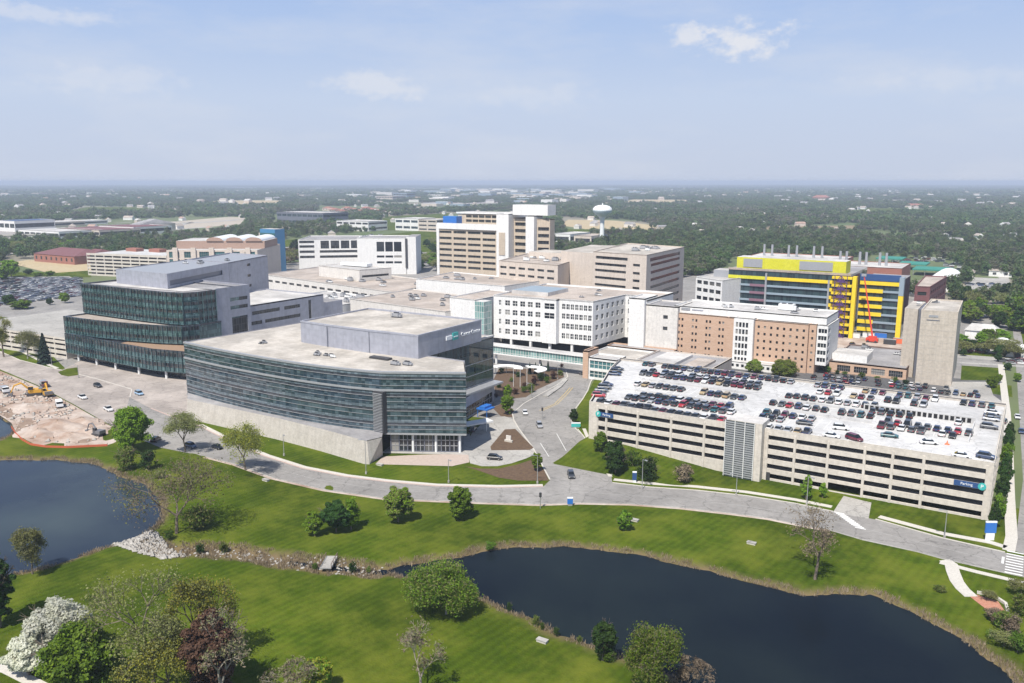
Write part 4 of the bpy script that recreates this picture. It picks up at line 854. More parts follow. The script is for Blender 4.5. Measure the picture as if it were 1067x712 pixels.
# ------------------------------------------------------------------ beige eight-storey hospital block and wings behind
bb = thing('beige_hospital_block', 'beige hospital block with dark ribbon windows behind the white hospital', 'hospital', (-215, 480, 0))
bz = [22.5, 26.0, 29.6, 33.2]
xs = (-238, -199)
block(bb, [(-238, 475), (-199, 467.8), (-203, 540), (-250, 552)], 0, 42, 'beige_wall', 'roof_gravel', {0: [(1.5, 25, z - 5.3, z - 3.7) for z in (12.5, 17, 21.5, 26, 30.5, 35, 39.5 - .6)] + [(30, 35, z - 5.3, z - 3.7) for z in (17, 21.5, 26, 30.5, 35, 39.9)] + [(2, 26, 37.6, 39.4)], 1: [(8, 64, z - 5.2, z - 3.4) for z in (12, 17, 21.5, 26, 30.5, 35, 39.5)] + [(6, 64, 37.4, 39.6)]}, glass='ribbon_glass', depth=.6)
b = MB(); b.prism([(-268, 488), (-240, 483), (-248, 552), (-276, 548)], 0, 40, 'beige_wall', 'roof_gravel'); b.build('link_wing', bb)
scatter_units(bb, -235, 490, -210, 530, 41.4, 9, 6, 1.0)
bm = thing('beige_rear_wing', 'lower beige wing with bands of small dark windows left of the ribbon-window block', 'hospital', (-285, 490, 0))
block(bm, [(-305, 470), (-256, 462), (-268, 520), (-318, 528)], 0, 33.5, 'beige_wall', 'roof_tan', {0: [(1 + i * 8, 6.6 + i * 8, z, z + 1.5) for z in (28.5, 24.0, 13.2, 9) for i in range(6)] + [(30, 36, 15.5, 19.5)]}, glass='ribbon_glass')
scatter_units(bm, -300, 480, -270, 510, 33, 9, 14, 1.1)
b = MB(); b.box(-300, 500, 33, -262, 522, 37.4, 'beige_wall', 'roof_gravel'); b.build('penthouse', bm)

# ------------------------------------------------------------------ tan hospital tower
tt = thing('tan_hospital_tower', 'tan ten-storey hospital tower with a white stepped top and long window bands', 'hospital', (-370, 560, 0))
q0, q1 = Vector((-408, 540)), Vector((-352, 541))
tz = [14, 18.4, 22.8, 27.2, 31.6, 36.0, 40.4, 45.0]
block(tt, [tuple(q0), tuple(q1), (-352, 575), (-412, 575)], 0, 52.6, 'tan_wall', 'roof_gravel', {0: [(1.2 + i * 13.6, 13.0 + i * 13.6, z, z + 1.9) for z in (17.5, 22.0, 26.5, 31.0, 35.5, 40, 44.8) for i in range(4)]}, glass='ribbon_glass', depth=.5)
b = MB(); b.box(-408.6, 539.4, 48.2, -351.6, 540.0, 52.8, 'white_wall'); b.box(-409, 539.2, 0, -406.6, 540.2, 52, 'white_wall'); b.build('white_cornice', tt)
block(tt, [(-395, 549), (-345, 549), (-345, 570), (-395, 570)], 52, 60, 'tan_wall', 'roof_white', {0: [(8 + i * 6, 13.4 + i * 6, z, z + 2.0) for z in (53.6, 57) for i in range(6)]}, glass='ribbon_glass')
b = MB(); b.box(-404, 541.5, 52.4, -391, 549, 58, 'blue_bright', 'blue_panel'); b.build('blue_enclosure', tt)
b = MB(); b.box(-396, 548.4, 60, -343, 570, 61.2, 'white_wall', 'roof_white'); b.build('top_slab', tt)
# white core towers and recessed bays to the right
block(tt, [(-351.8, 538.5), (-341, 538.7), (-341, 575), (-351.8, 575)], 0, 61, 'white_wall', 'roof_white', {})
block(tt, [(-340.8, 546), (-327, 546), (-327, 560), (-340.8, 560)], 0, 58, 'tan_wall', 'roof_white', {0: [(1, 12.6, z, z + 2.6) for z in (22, 27, 32, 37, 42, 47, 52)]}, glass='ribbon_glass', depth=.8)
block(tt, [(-326.8, 540), (-319.6, 540), (-319.6, 553), (-326.8, 553)], 0, 60, 'white_wall', 'roof_white', {})
block(tt, [(-319.4, 544), (-309.5, 546), (-309.5, 553), (-319.4, 553)], 0, 57.6, 'tan_wall', 'roof_white', {0: [(.8, 9.4, z, z + 2.6) for z in (24, 29, 34, 39, 44, 49)]}, glass='ribbon_glass', depth=.8)
b = MB(); b.box(-340, 543, 60.2, -309.8, 555, 67.8, 'white_wall', 'roof_white'); b.build('penthouse', tt)
b = MB(); b.box(-349.4, 538.2, 30, -344, 538.48, 47, 'tan_wall'); b.build('stone_inlay', tt)

# ------------------------------------------------------------------ low white complex, left of centre
lw = thing('low_white_complex', 'long low white hospital complex with a row of dark windows under a tan roof', 'hospital', (-420, 430, 0))
block(lw, [(-495, 436), (-343, 407), (-350, 470), (-500, 500)], 0, 16.5, 'offwhite_wall', 'roof_tan', {0: [(8 + i * 9.4, 14.4 + i * 9.4, 11.4, 13.0) for i in range(14)] + [(100 + i * 9.4, 105 + i * 9.4, 6, 7.6) for i in range(4)], 1: [(14, 28, 10.5, 13)]}, glass='ribbon_glass')
block(lw, [(-452, 452), (-404, 443), (-396, 468), (-446, 478)], 16, 24, 'offwhite_wall', 'roof_white', {1: [(2, 24, 18.4, 20)]}, glass='ribbon_glass')
b = MB(); b.box(-440, 462, 24, -414, 468, 26, 'metal_white'); b.build('penthouse', lw)
scatter_units(lw, -420, 425, -355, 455, 16, 12, 31, 1.2)
lw2 = thing('white_link_block', 'white windowless rooftop block with a tan roof in front of the tan tower', 'hospital', (-330, 450, 0))
block(lw2, [(-345, 432), (-275, 430), (-270, 470), (-350, 480)], 0, 22.5, 'white_wall', 'roof_tan', {0: [(3, 10, 8, 9.6)]}, glass='ribbon_glass')
scatter_units(lw2, -335, 440, -290, 465, 22, 7, 41, 1.0)
lw3 = thing('tan_roof_hall', 'flat tan-roofed hall with white walls behind the grey penthouse', 'hospital', (-290, 380, 0))
block(lw3, [(-338, 362), (-262, 352), (-255, 404), (-336, 418)], 0, 18.0, 'offwhite_wall', 'roof_tan', {0: [(40, 45, 12, 14.4), (60, 63, 12, 14), (66, 69, 12, 14)], 1: []}, glass='ribbon_glass')
scatter_units(lw3, -325, 370, -270, 400, 17.5, 14, 51, .8)
lw4 = thing('white_corner_block', 'plain white block with a tall teal glass bay beside the white hospital', 'hospital', (-250, 370, 0))
block(lw4, [(-262, 356), (-244.5, 354), (-243, 392), (-262, 394)], 0, 25.2, 'white_wall', 'roof_tan', {})
b = MB(); b.box(-244.3, 353.5, 6, -238.6, 360.8, 24.5, 'bridge_glass', 'roof_white'); b.build('glass_bay', lw4)
lw5 = thing('white_service_hall', 'white service hall crowded with rooftop vents behind the grey wing', 'hospital', (-330, 375, 0))
block(lw5, [(-395, 356), (-342, 350), (-340, 395), (-395, 402)], 0, 14.6, 'white_wall', 'roof_white', {0: grid(2, 50, 9, 3, [9], 1.6)}, glass='ribbon_glass')
scatter_units(lw5, -388, 360, -348, 390, 14, 16, 61, 1.1)

# ------------------------------------------------------------------ white office slabs (left of the tan tower)
wo = thing('white_office_block', 'white office block with dark corner windows and a tall blind pier', 'office building', (-560, 610, 0))
block(wo, [(-607, 581), (-561, 622), (-590, 665), (-640, 630)], 0, 30, 'white_wall', 'roof_gray', {0: [(1, 15, z, z + 2.4) for z in (12, 17, 22, 26.4)] + [(20, 58, z, z + 2.4) for z in (12, 17)] + [(21 + i * 9.6, 29 + i * 9.6, 21, 28.6) for i in range(4)]}, glass='ribbon_glass')
block(wo, [(-560.8, 618), (-540, 632), (-560, 668), (-585, 655)], 0, 31, 'white_wall', 'roof_gray', {0: [(2, 11, z, z + 2.2) for z in (12, 17, 22, 26.8)] + [(14, 23, z, z + 2.2) for z in (12, 17, 22, 26.8)]}, glass='ribbon_glass')
block(wo, [(-538, 588), (-500, 612), (-520, 645), (-556, 625)], 0, 33.6, 'white_wall', 'roof_gray', {0: [(18 + i * 8, 25 + i * 8, 21, 30) for i in range(3)] + [(18 + i * 8, 25 + i * 8, z, z + 2) for i in range(3) for z in (10, 15.4)]}, glass='window_glass')
b = MB(); b.prism([(-499.6, 612.2), (-492, 617), (-512, 650), (-519, 645)], 0, 34.5, 'white_wall', 'roof_gray'); b.build('pier', wo)
b = MB(); b.prism([(-499.9, 611.0), (-498.2, 612.0), (-498.6, 612.8), (-500.2, 611.8)], 6, 33, 'metal_dark'); b.build('glazed_slot', wo)
scatter_units(wo, -575, 625, -550, 650, 30.5, 6, 71, 1.4)

# ------------------------------------------------------------------ cream parking structures at left
cg = thing('cream_parking_structure', 'cream seven-level parking structure with red stair roofs far left', 'parking garage', (-720, 500, 0))
def openings(L, n, zs, h, gap=.8): return [(gap + i * L / n, (i + 1) * L / n - gap, z, z + h) for z in zs for i in range(n)]
b = MB(); C0, C1, C2, C3 = (-855, 520), (-775, 512), (-790, 590), (-870, 590)
zs7 = [1.4 + 2.3 * i for i in range(7)]
C0, C1 = at(92, 287), at(175, 291); 
C0 = Vector((C0.x, C0.y)); C1 = Vector((C1.x, C1.y)); dd = (C1 - C0).normalized(); nn_ = Vector((-dd.y, dd.x)); Lg = (C1 - C0).length
z7 = [1.6 + 3.1 * i for i in range(6)]
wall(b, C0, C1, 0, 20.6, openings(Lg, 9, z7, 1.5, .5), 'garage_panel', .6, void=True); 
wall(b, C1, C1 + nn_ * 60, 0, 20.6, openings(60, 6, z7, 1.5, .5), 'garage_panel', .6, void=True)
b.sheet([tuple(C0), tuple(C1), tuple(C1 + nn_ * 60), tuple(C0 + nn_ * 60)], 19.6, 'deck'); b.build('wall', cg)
b = MB(); b.prism([tuple(C0 + dd * 2 + nn_ * 2), tuple(C1 - dd * 2 + nn_ * 2), tuple(C1 - dd * 2 + nn_ * 58), tuple(C0 + dd * 2 + nn_ * 58)], .1, 19, 'dark_void'); b.build('dark_interior', cg)  # solid near-black block in place of the unlit parking levels
for k in (.2, .5): b = MB(); p = C0 + dd * Lg * k + nn_ * 40; b.box(p.x - 8, p.y - 4, 19.6, p.x + 8, p.y + 4, 22.5, 'red_brick'); b.build('stair_roof', cg)
lgp = thing('low_parking_structure', 'low cream parking structure beside the blue spruce at left', 'parking garage', (-450, 235, 0))
P0, P1 = at(1, 361), at(70, 374.5); P0 = Vector((P0.x - 30, P0.y - 5)); P1 = Vector((P1.x, P1.y)); L_ = (P1 - P0).length; dd = (P1 - P0) / L_; nn_ = Vector((-dd.y, dd.x))
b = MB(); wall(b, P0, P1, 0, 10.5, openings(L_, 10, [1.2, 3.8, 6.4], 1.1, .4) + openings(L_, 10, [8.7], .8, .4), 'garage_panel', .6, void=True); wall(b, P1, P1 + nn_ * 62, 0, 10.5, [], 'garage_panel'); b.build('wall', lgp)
b = MB(); b.prism([tuple(P0 + dd + nn_), tuple(P1 - dd + nn_), tuple(P1 - dd + nn_ * 60), tuple(P0 + dd + nn_ * 60)], .1, 9.2, 'dark_void'); b.build('dark_interior', lgp)  # one near-black block, the unlit inside painted dark
b = MB(); b.sheet([tuple(P0), tuple(P1), tuple(P1 + nn_ * 62), tuple(P0 + nn_ * 62)], 9.6, 'concrete'); b.build('roof_deck', lgp)
# arched-roof hospital with teal glass and the blue tower
ar = thing('arched_roof_hospital', 'long hospital with three arched roof vaults and teal glass bays', 'hospital', (-690, 560, 0))
A0, A1 = at(176, 297), at(270, 297); A0 = Vector((A0.x, A0.y)); A1 = Vector((A1.x, A1.y)); L_ = (A1 - A0).length; dd = (A1 - A0) / L_; nn_ = Vector((-dd.y, dd.x))
b = MB(); wall(b, A0, A1, 0, 29, [(u, u + L_ / 6 - 4, z, z + 5) for u in [L_ * k / 6 + 2 for k in range(6)] for z in (4, 10.5, 16.5, 22.6)], 'beige_wall', .5, ar, 'window_teal', 'window_frame', 5, 2)
for p, q in ((A1, A1 + nn_ * 70), (A1 + nn_ * 70, A0 + nn_ * 70), (A0 + nn_ * 70, A0)): wall(b, p, q, 0, 29, [], 'beige_wall')
b.build('wall', ar); b = MB(); b.sheet([tuple(A0), tuple(A1), tuple(A1 + nn_ * 70), tuple(A0 + nn_ * 70)], 28.4, 'roof_white'); b.build('roof', ar)
b = MB(); p0 = A0 + nn_ * 22; p1 = A1 + nn_ * 22
b.prism([tuple(p0), tuple(p1), tuple(p1 + nn_ * 40), tuple(p0 + nn_ * 40)], 28.5, 35, 'tan_brick', 'roof_white'); b.build('upper_storey', ar)
for k in range(3):
    b = MB(); c = p0 + dd * L_ * (.44 + .22 * k); r = L_ * .095; prev = None
    for i in range(13):
        t = math.pi * i / 12; x = -math.cos(t) * r; z = 35 + math.sin(t) * r * .45; q = c + dd * x - nn_ * 1.0
        cur = ((q.x, q.y, z), (q.x + nn_.x * 42, q.y + nn_.y * 42, z))
        if prev: b.face([prev[0], cur[0], cur[1], prev[1]], 'metal_white'); b.face([prev[0], cur[0], (cur[0][0], cur[0][1], 35), (prev[0][0], prev[0][1], 35)], 'tan_brick')
        prev = cur
    b.build('arched_vault', ar)
for k in range(5):
    u = L_ * (k + .5) / 5; b = MB(); q = A0 + dd * u - nn_ * .6; b.obox(q, dd, 4, 1.6, 0, 31, 'beige_wall'); b.build('pier', ar)
bt = thing('blue_glass_tower', 'narrow bright blue glass stair tower beside the arched-roof hospital', 'tower', tuple(at(277, 284)))
c = at(277, 284); b = MB(); b.box(c.x - 5, c.y, 0, c.x + 15, c.y + 12, 41, 'blue_panel', 'roof_white'); b.build('wall', bt)
for k in range(9): b = MB(); b.box(c.x - 5.2, c.y - .2, 3 + k * 4, c.x + 15.2, c.y + .05, 5.4 + k * 4, 'blue_bright' if k % 2 else 'window_teal'); b.build('glass_band', bt)
b = MB(); b.box(c.x - 8, c.y + 1, 0, c.x - 5.1, c.y + 11, 37, 'beige_wall'); b.build('pier', bt)

# ------------------------------------------------------------------ yellow-clad building under construction
yb = thing('yellow_clad_construction_building', 'half-clad building site with yellow insulation and pale blue spandrels', 'construction site', (-110, 495, 0))
Y0, Y1 = (-156, 489), (-88, 489)
fz = [4.2, 8.5, 12.8, 17.1, 21.4, 25.7, 30.0]
b = MB(); b.box(-156, 489.6, 0, -88, 540, 34.6, 'curtain_blue', 'roof_gray'); b.build('glass_core', yb)
for i, z in enumerate(fz):
    b = MB()
    if i == 6: b.box(-156, 488.9, z - .9, -146, 489.62, z + .9, 'lime_insul'); b.box(-134, 488.8, z - .9, -88, 489.62, z + .9, 'yellow_insul'); b.box(-146, 488.9, z - .9, -134, 489.62, z + .9, 'lime_insul')
    else: b.box(-156, 488.9, z - .6, -143, 489.62, z + .5, 'spandrel_blue'); b.box(-134, 488.8, z - .6, -99, 489.62, z + .5, 'spandrel_blue'); b.box(-99, 488.8, z - .9, -88, 489.62, z + .9, 'yellow_insul')
    b.build('spandrel', yb)
    if i < 6: b = MB(); b.box(-143, 488.7, z - .7, -134.2, 489.6, z + .6, 'plum_panel'); b.build('plum_spandrel', yb)
b = MB(); b.box(-134.2, 488.4, 0, -133.2, 489.6, 33, 'metal_gray'); b.box(-99.5, 488.4, 0, -98.5, 489.6, 31, 'metal_gray'); b.build('pier', yb)
b = MB(); b.box(-156.2, 489.2, 34.0, -87.8, 490.2, 35.2, 'roof_tan'); b.build('parapet', yb)
b = MB(); b.box(-152, 491.4, 34.6, -91, 504, 41.4, 'lime_insul', 'roof_white'); ph_ = b.build('penthouse', yb)
for x0_, x1_ in ((-148, -137), (-116, -98)):
    b = MB(); b.box(x0_, 491.1, 35.8, x1_, 491.45, 40.6, 'metal_gray'); b.build('scaffold_netting', ph_)
# yellow scaffold stair with purple flights
b = MB()
for k in range(8):
    z = k * 4.3; b.box(-97, 486.2, z + 2.2, -86.5, 488.6, z + 3.5, 'yellow_insul')
    b.prism([(-94, 485.4), (-90, 485.4), (-90, 486.1), (-94, 486.1)], z + .4, z + 2.0, 'purple_steel')
    b.tube((-95, 485.2, z), (-92, 485.2, z + 4.2), .22, .22, 'purple_steel'); b.tube((-92, 485.2, z + 4.2), (-89, 485.2, z), .22, .22, 'purple_steel')
for x in (-95.2, -91.9, -88.8): b.tube((x, 485.1, 0), (x, 485.1, 34.5), .2, .2, 'purple_steel')
b.build('scaffold_stair', yb)
b = MB(); b.box(-86.2, 486, 0, -84.2, 490, 34, 'yellow_insul'); b.build('corner_pier', yb)
yr = thing('yellow_banded_wing', 'navy-topped wing banded with yellow insulation behind the boom lift', 'construction site', (-75, 510, 0))
b = MB(); b.box(-84, 497, 0, -64, 540, 31, 'curtain_blue', 'roof_gray'); b.build('glass_core', yr)
for i, z in enumerate(fz[:7]):
    b = MB(); b.box(-84, 496.2, z - 1.0, -72 if i > 1 else -76, 497.02, z + 1.0, 'yellow_insul')
    if i < 6: b.box(-72 if i > 1 else -76, 496.3, z - .6, -64, 497.01, z + .5, 'spandrel_blue')
    else: b.box(-72, 496.2, z - 1.0, -64, 497.02, z + 1.0, 'yellow_insul')
    b.build('spandrel', yr)
b = MB(); b.box(-84.2, 496.4, 31.4, -63.6, 498, 34.8, 'navy_sign'); b.build('parapet', yr)
b = MB(); b.box(-64, 495.6, 0, -61.6, 499, 24, 'yellow_insul'); b.box(-64, 495.5, 24, -61.6, 499, 34, 'spandrel_blue'); b.build('corner_pier', yr)
rx = thing('brick_site_annex', 'brown brick building with rows of empty window openings beside the yellow wing', 'construction site', (-52, 520, 0))
block(rx, [(-58, 512), (-50.5, 514), (-48, 575), (-60, 575)], 0, 28, 'maroon_roof', 'roof_tan', {1: [(3 + i * 7, 7 + i * 7, z, z + 2.2) for i in range(8) for z in (3, 8, 13, 18, 23)], 0: [(1.5, 6, z, z + 2) for z in (3, 8, 13, 18, 23)]})
# red boom lift
lf = thing('boom_lift', 'red boom lift with its long arm raised against the yellow wing', 'boom lift', (-73, 480, 0))
c = Vector((-73, 480, 0)); b = MB(); b.box(c.x - 3, c.y - 1.3, .7, c.x + 3, c.y + 1.3, 2.4, 'red_paint'); b.box(c.x - 1.8, c.y - 1, 2.4, c.x + 2.2, c.y + 1, 3.4, 'red_paint'); b.build('chassis', lf)
top = Vector((-80.5, 486.0, 35.0)); 
b = MB(); b.tube((c.x, c.y, 3.2), tuple(top), .5, .3, 'red_paint', 6); b.build('boom', lf)
b = MB(); b.box(top.x - 1.2, top.y - .8, top.z - .4, top.x + 1.2, top.y + .8, top.z + .9, 'metal_gray'); b.build('basket', lf)
for a_ in (-2, 2):
    for s in (-1.4, 1.4): b = MB(); b.tube((c.x + a_, c.y + s - .25, .65), (c.x + a_, c.y + s + .25, .65), .65, .65, 'metal_dark', 12); b.build('wheel', lf)
# small white slab behind the beige block
sw_ = thing('white_window_slab', 'small white block with four columns of dark windows beside the building site', 'hospital', (-165, 480, 0))
block(sw_, [(-172.5, 480), (-153.2, 470), (-146, 500), (-168, 512)], 0, 29.4, 'white_wall', 'roof_white', {0: [(1 + i * 5.2, 5 + i * 5.2, z, z + 2.2) for i in range(4) for z in (2, 6.8, 11.6, 16.4, 21.2, 25.6)]}, glass='window_glass')
b = MB(); b.box(-166, 492, 28.8, -156, 504, 33, 'metal_gray', 'roof_white'); b.build('penthouse', sw_)
# brick sheds with exhaust stacks behind
for nm, lab, a, e, nst in (('brick_stack_hall', 'brick hall with six grey exhaust stacks behind the lime penthouse, left one', (-206, 690), 75, 6), ('brick_stack_hall', 'brick hall with grey exhaust stacks behind the lime penthouse, right one', (-135, 650), 52, 6)):
    o = thing(nm, lab, 'hall', (a[0], a[1], 0)); block(o, rect(a[0], a[1], a[0] + e, a[1] + 45), 0, 24.5, 'red_brick', 'roof_white', {0: grid(2, e - 2, 8, 3, [17], 2)}, parapet=.4)
    for k in range(nst): b = MB(); x = a[0] + e * (.12 + .8 * (k + (k % 2) * -.35) / nst); b.tube((x, a[1] + 20, 24.0), (x, a[1] + 20, 33.5), 1.0, .9, 'metal_gray', 8); b.build('exhaust_stack', o)
# ------------------------------------------------------------------ water tower
wtw = thing('water_tower', 'pale blue and white pedestal water tower rising from the woods behind the hospital', 'water tower', tuple(at(627, 256)))
c = at(627, 256); mat('tank_paint', (.62, .72, .76), .5); mat('tank_white', (.8, .82, .82), .5)
b = MB(); b.lathe((c.x, c.y, 0), [(5.5, 0), (3.6, 2), (3.0, 6), (2.9, 30), (3.4, 35), (5.0, 38.5)], 'tank_white', 20); b.build('pedestal', wtw, True)
b = MB(); b.lathe((c.x, c.y, 0), [(5.0, 38.5), (9.2, 41.3), (12.2, 44.2), (12.9, 47)], 'tank_paint', 24); b.lathe((c.x, c.y, 0), [(12.9, 47), (12.4, 49.7), (9.4, 52.4), (4.8, 53.7), (0.1, 54)], 'tank_white', 24); b.build('tank', wtw, True)
b = MB(); b.tube((c.x, c.y, 54), (c.x, c.y, 56.5), .7, .5, 'tank_white', 8); b.tube((c.x + 2, c.y, 53.6), (c.x + 2, c.y, 56), .15, .15, 'steel_pole', 5); b.build('vent', wtw)

# ------------------------------------------------------------------ middle distance
def solve_x(A, px):
    lo, hi = 0., 1500.
    for i in range(50):
        m = (lo + hi) / 2
        if proj(A.x + m, A.y, 0)[0] < px: lo = m
        else: hi = m
    return lo
def far(name, label, cat, xl, xr, yb, yt, depth, wm, rm, bands=2, bm='ribbon_glass', pitched=False, off=0, group=None):
    A = at(xl, yb); L = solve_x(A, xr); h = 1.
    while proj(A.x + L / 2, A.y, h)[1] > yt + (yb - yb) and h < 70: h += .25
    o = thing(name, label, cat, (A.x, A.y, 0), group)
    if pitched:
        b = MB(); b.box(A.x, A.y, 0, A.x + L, A.y + depth, h * .6, wm); b.build('wall', o)
        b = MB(); e = .6; y0, y1, ym = A.y - e, A.y + depth + e, A.y + depth / 2; z0, z1 = h * .6, h; xa, xb_ = A.x - e, A.x + L + e; ins = min(L * .2, depth * .5)
        b.face([(xa, y0, z0), (xb_, y0, z0), (xb_ - ins, ym, z1), (xa + ins, ym, z1)], rm); b.face([(xb_, y1, z0), (xa, y1, z0), (xa + ins, ym, z1), (xb_ - ins, ym, z1)], rm)
        b.face([(xb_, y0, z0), (xb_, y1, z0), (xb_ - ins, ym, z1)], rm); b.face([(xa, y1, z0), (xa, y0, z0), (xa + ins, ym, z1)], rm); b.face([(xa, y0, z0), (xa, y1, z0), (xb_, y1, z0), (xb_, y0, z0)], wm); b.build('roof', o)
        zs = [h * .2]
        for i in range(max(1, int(L / 9))):
            u = L * (i + .5) / max(1, int(L / 9)); b = MB(); b.box(A.x + u - 1.4, A.y - .06, h * .2, A.x + u + 1.4, A.y + .01, h * .45, bm); b.build('window', o)
    else:
        zs = [h * (i + .35) / bands for i in range(bands)]; n = max(1, int(L / 14))
        block(o, rect(A.x, A.y, A.x + L, A.y + depth), 0, h, wm, rm, {0: [(L * (i + .08) / n, L * (i + .92) / n, z, z + h * .38 / bands) for z in zs for i in range(n)], 1: ribbons(1, depth - 1, zs, h * .38 / bands)}, glass=bm, parapet=.5)
    return o
far('maroon_roof_lodge', 'low brick building under a broad maroon hipped roof beside the bare field', 'building', 36, 78, 272.5, 260, 45, 'red_brick', 'maroon_roof', pitched=True)
far('brick_gabled_wing', 'small brick wing with a maroon roof left of the cream parking structure', 'building', 79, 92, 274, 261, 40, 'red_brick', 'maroon_roof', pitched=True)
far('white_warehouse', 'white flat office with a dark blue glass front beyond the arched-roof hospital', 'building', 289, 337, 234, 221.5, 70, 'gray_panel_dark', 'roof_white', 2, 'curtain_blue')
far('long_white_office', 'long low white office with ribbon windows in front of the green meadow', 'building', 351, 384, 240, 230.5, 50, 'white_wall', 'roof_white', 2)
far('white_glass_office', 'white office with dark glass ends left of the tan tower', 'building', 412, 436, 240, 228, 50, 'white_wall', 'roof_white', 2, 'curtain_blue')
far('cream_office', 'cream office block right beside the blue rooftop enclosure of the tan tower', 'building', 436, 455, 241, 229, 50, 'beige_wall', 'roof_white', 3)
far('tan_far_office', 'small tan block on the far wooded plain', 'building', 392, 409, 210, 204.5, 90, 'beige_wall', 'roof_tan', 2)
far('pale_far_office', 'pale blue office slab on the far wooded plain', 'building', 410, 424, 208, 201.5, 60, 'spandrel_blue', 'roof_white', 2)
far('white_depot', 'white flat depot at the wood edge below the water tower', 'building', 576, 594, 254, 244, 60, 'white_wall', 'roof_white', 1)
far('beige_depot', 'beige flat depot at the wood edge left of the water tower', 'building', 598, 616, 256, 246, 50, 'beige_wall', 'roof_tan', 1)
far('red_church', 'distant red-roofed church with a stubby tower among the trees', 'church', 846, 862, 209, 203.5, 60, 'red_brick', 'red_brick', pitched=True)
far('red_school', 'distant long red-roofed school among the trees on the right', 'school', 942, 962, 216.5, 212.5, 60, 'beige_wall', 'red_brick', pitched=True)
far('white_shed', 'long white shed behind the blank tower', 'shed', 1005, 1039, 352.5, 339.5, 14, 'white_wall', 'roof_white', pitched=True, bm='metal_dark')
far('hedged_villa', 'pale house with a broad roof beside the car park on the right', 'house', 1030, 1054, 288, 279, 30, 'white_wall', 'roof_tan', pitched=True)
far('small_villa', 'small tan-roofed house between the dome and the car park', 'house', 1004, 1014, 289, 282, 20, 'beige_wall', 'roof_tan', pitched=True)
for i, (xl, xr, yb, yt, rm, lab) in enumerate([(20, 62, 247, 240.5, 'roof_white', 'white flat-roofed mall store at the far left of the freeway'), (60, 104, 245.5, 239, 'maroon_roof', 'pinkish mall hall with a dull red roof beyond the freeway'), (104, 140, 243.5, 236, 'maroon_roof', 'mall hall with a stepped red front beyond the freeway curve'), (30, 52, 236, 231.5, 'roof_white', 'white warehouse roof beyond the mall, left one'), (60, 78, 234, 230.5, 'roof_white', 'white warehouse roof beyond the mall, right one'), (136, 146, 242, 229, 'roof_gray', 'grey gabled mall hall with a pointed roof beyond the freeway curve'), (0, 16, 241, 230, 'navy_sign', 'dark blue store block at the far left edge')]):
    far('mall_hall', lab, 'store', xl, xr, yb, yt, 70, 'beige_wall' if i % 2 else 'white_wall', rm, 1, pitched=(i == 5))
rr = random.Random(3)
for i in range(9):
    x = 336 + i * 6.6; far('red_roof_house', f'red-roofed terrace house, {ordinal(i)} from the left in the row beyond the meadow', 'house', x, x + 5.6, 219.5 + (i % 3) * 1.5, 215.5 + (i % 3) * 1.5, 30, 'beige_wall', 'red_brick', pitched=True, group='red-roofed houses beyond the meadow')
for i, (x, y) in enumerate([(264, 240), (271, 241), (279, 240.5), (288, 241), (300, 239), (318, 238)]):
    far('pale_house', f'pale yellow house, {ordinal(i)} from the left in the row beyond the blue stair tower', 'house', x, x + 6, y, y - 5, 22, 'beige_wall', 'roof_tan', pitched=True, group='pale houses beyond the meadow')
# white hoop tents and green netted stands at the right
for i, (x0_, x1_, y0_, lab) in enumerate([(955, 984, 303, 'large white hoop tent behind the brick site annex')]):
    A = at(957, 302); o = thing('hoop_tent', lab, 'tent', tuple(A)); b = MB(); r_ = 11; prev = None
    dA = (at(984, 284) - at(957, 302)); Lh = min(95, dA.length); dA = dA.normalized(); nA = Vector((dA.y, -dA.x, 0))
    ring = lambda k: [A + dA * (Lh * k / 10) + nA * (math.cos(math.pi * j / 10) * r_ + r_) + Vector((0, 0, math.sin(math.pi * j / 10) * 10)) for j in range(11)]
    for k in range(10):
        p, q = ring(k), ring(k + 1)
        for j in range(10): b.face([p[j], p[j + 1], q[j + 1], q[j]], 'tent_white')
    b.face(ring(0), 'tent_white'); b.face(ring(10)[::-1], 'tent_white'); b.build('cover', o, True)
    b = MB(); q = A + nA * r_ - dA * .1; b.obox((q.x, q.y), nA, 6, .2, 0, 5, 'metal_dark'); b.build('door', o)
mat('green_net', (.03, .22, .17), .8, (.3, .5, (.05, .27, .22)))
for i, (xl, xr, yb, yt, dp) in enumerate([(912, 940, 275, 268, 30), (935, 965, 281, 273, 30), (950, 990, 287, 279, 30), (978, 1000, 291, 284, 24)]):
    A = at(xl, yb); L = solve_x(A, xr); o = thing('netted_stand', f'green netted shelter, {ordinal(i)} from the left behind the brick site annex', 'shelter', (A.x, A.y, 0), 'green netted shelters')
    b = MB(); b.box(A.x, A.y, 5, A.x + L, A.y + dp, 6.2, 'green_net'); b.build('roof', o)
    for k in range(4): b = MB(); x = A.x + L * (k + .1) / 3.3; b.tube((x, A.y + 1, 0), (x, A.y + 1, 5), .3, .3, 'steel_pole', 5); b.build('post', o)
for i, (x, y) in enumerate([(1043, 366), (1052, 369), (1060, 373)]):
    A = at(x, y); o = thing('white_hoop_shed', f'white hoop-roofed shed, {ordinal(i)} from the left at the right edge beyond the tower', 'shed', tuple(A), 'white hoop sheds'); b = MB(); prev = None
    for j in range(9):
        t = math.pi * j / 8; cur = [(A.x - 5 * math.cos(t), A.y + q, 4.6 * math.sin(t)) for q in (0, 16)]
        if prev: b.face([prev[0], cur[0], cur[1], prev[1]], 'tent_white'); b.face([prev[0], cur[0], (cur[0][0], A.y, 0), (prev[0][0], A.y, 0)], 'tent_white')
        prev = cur
    b.build('cover', o); b = MB(); b.box(A.x - 1.4, A.y - .12, 0, A.x + 1.4, A.y - .03, 2.8, 'metal_dark'); b.build('door', o)

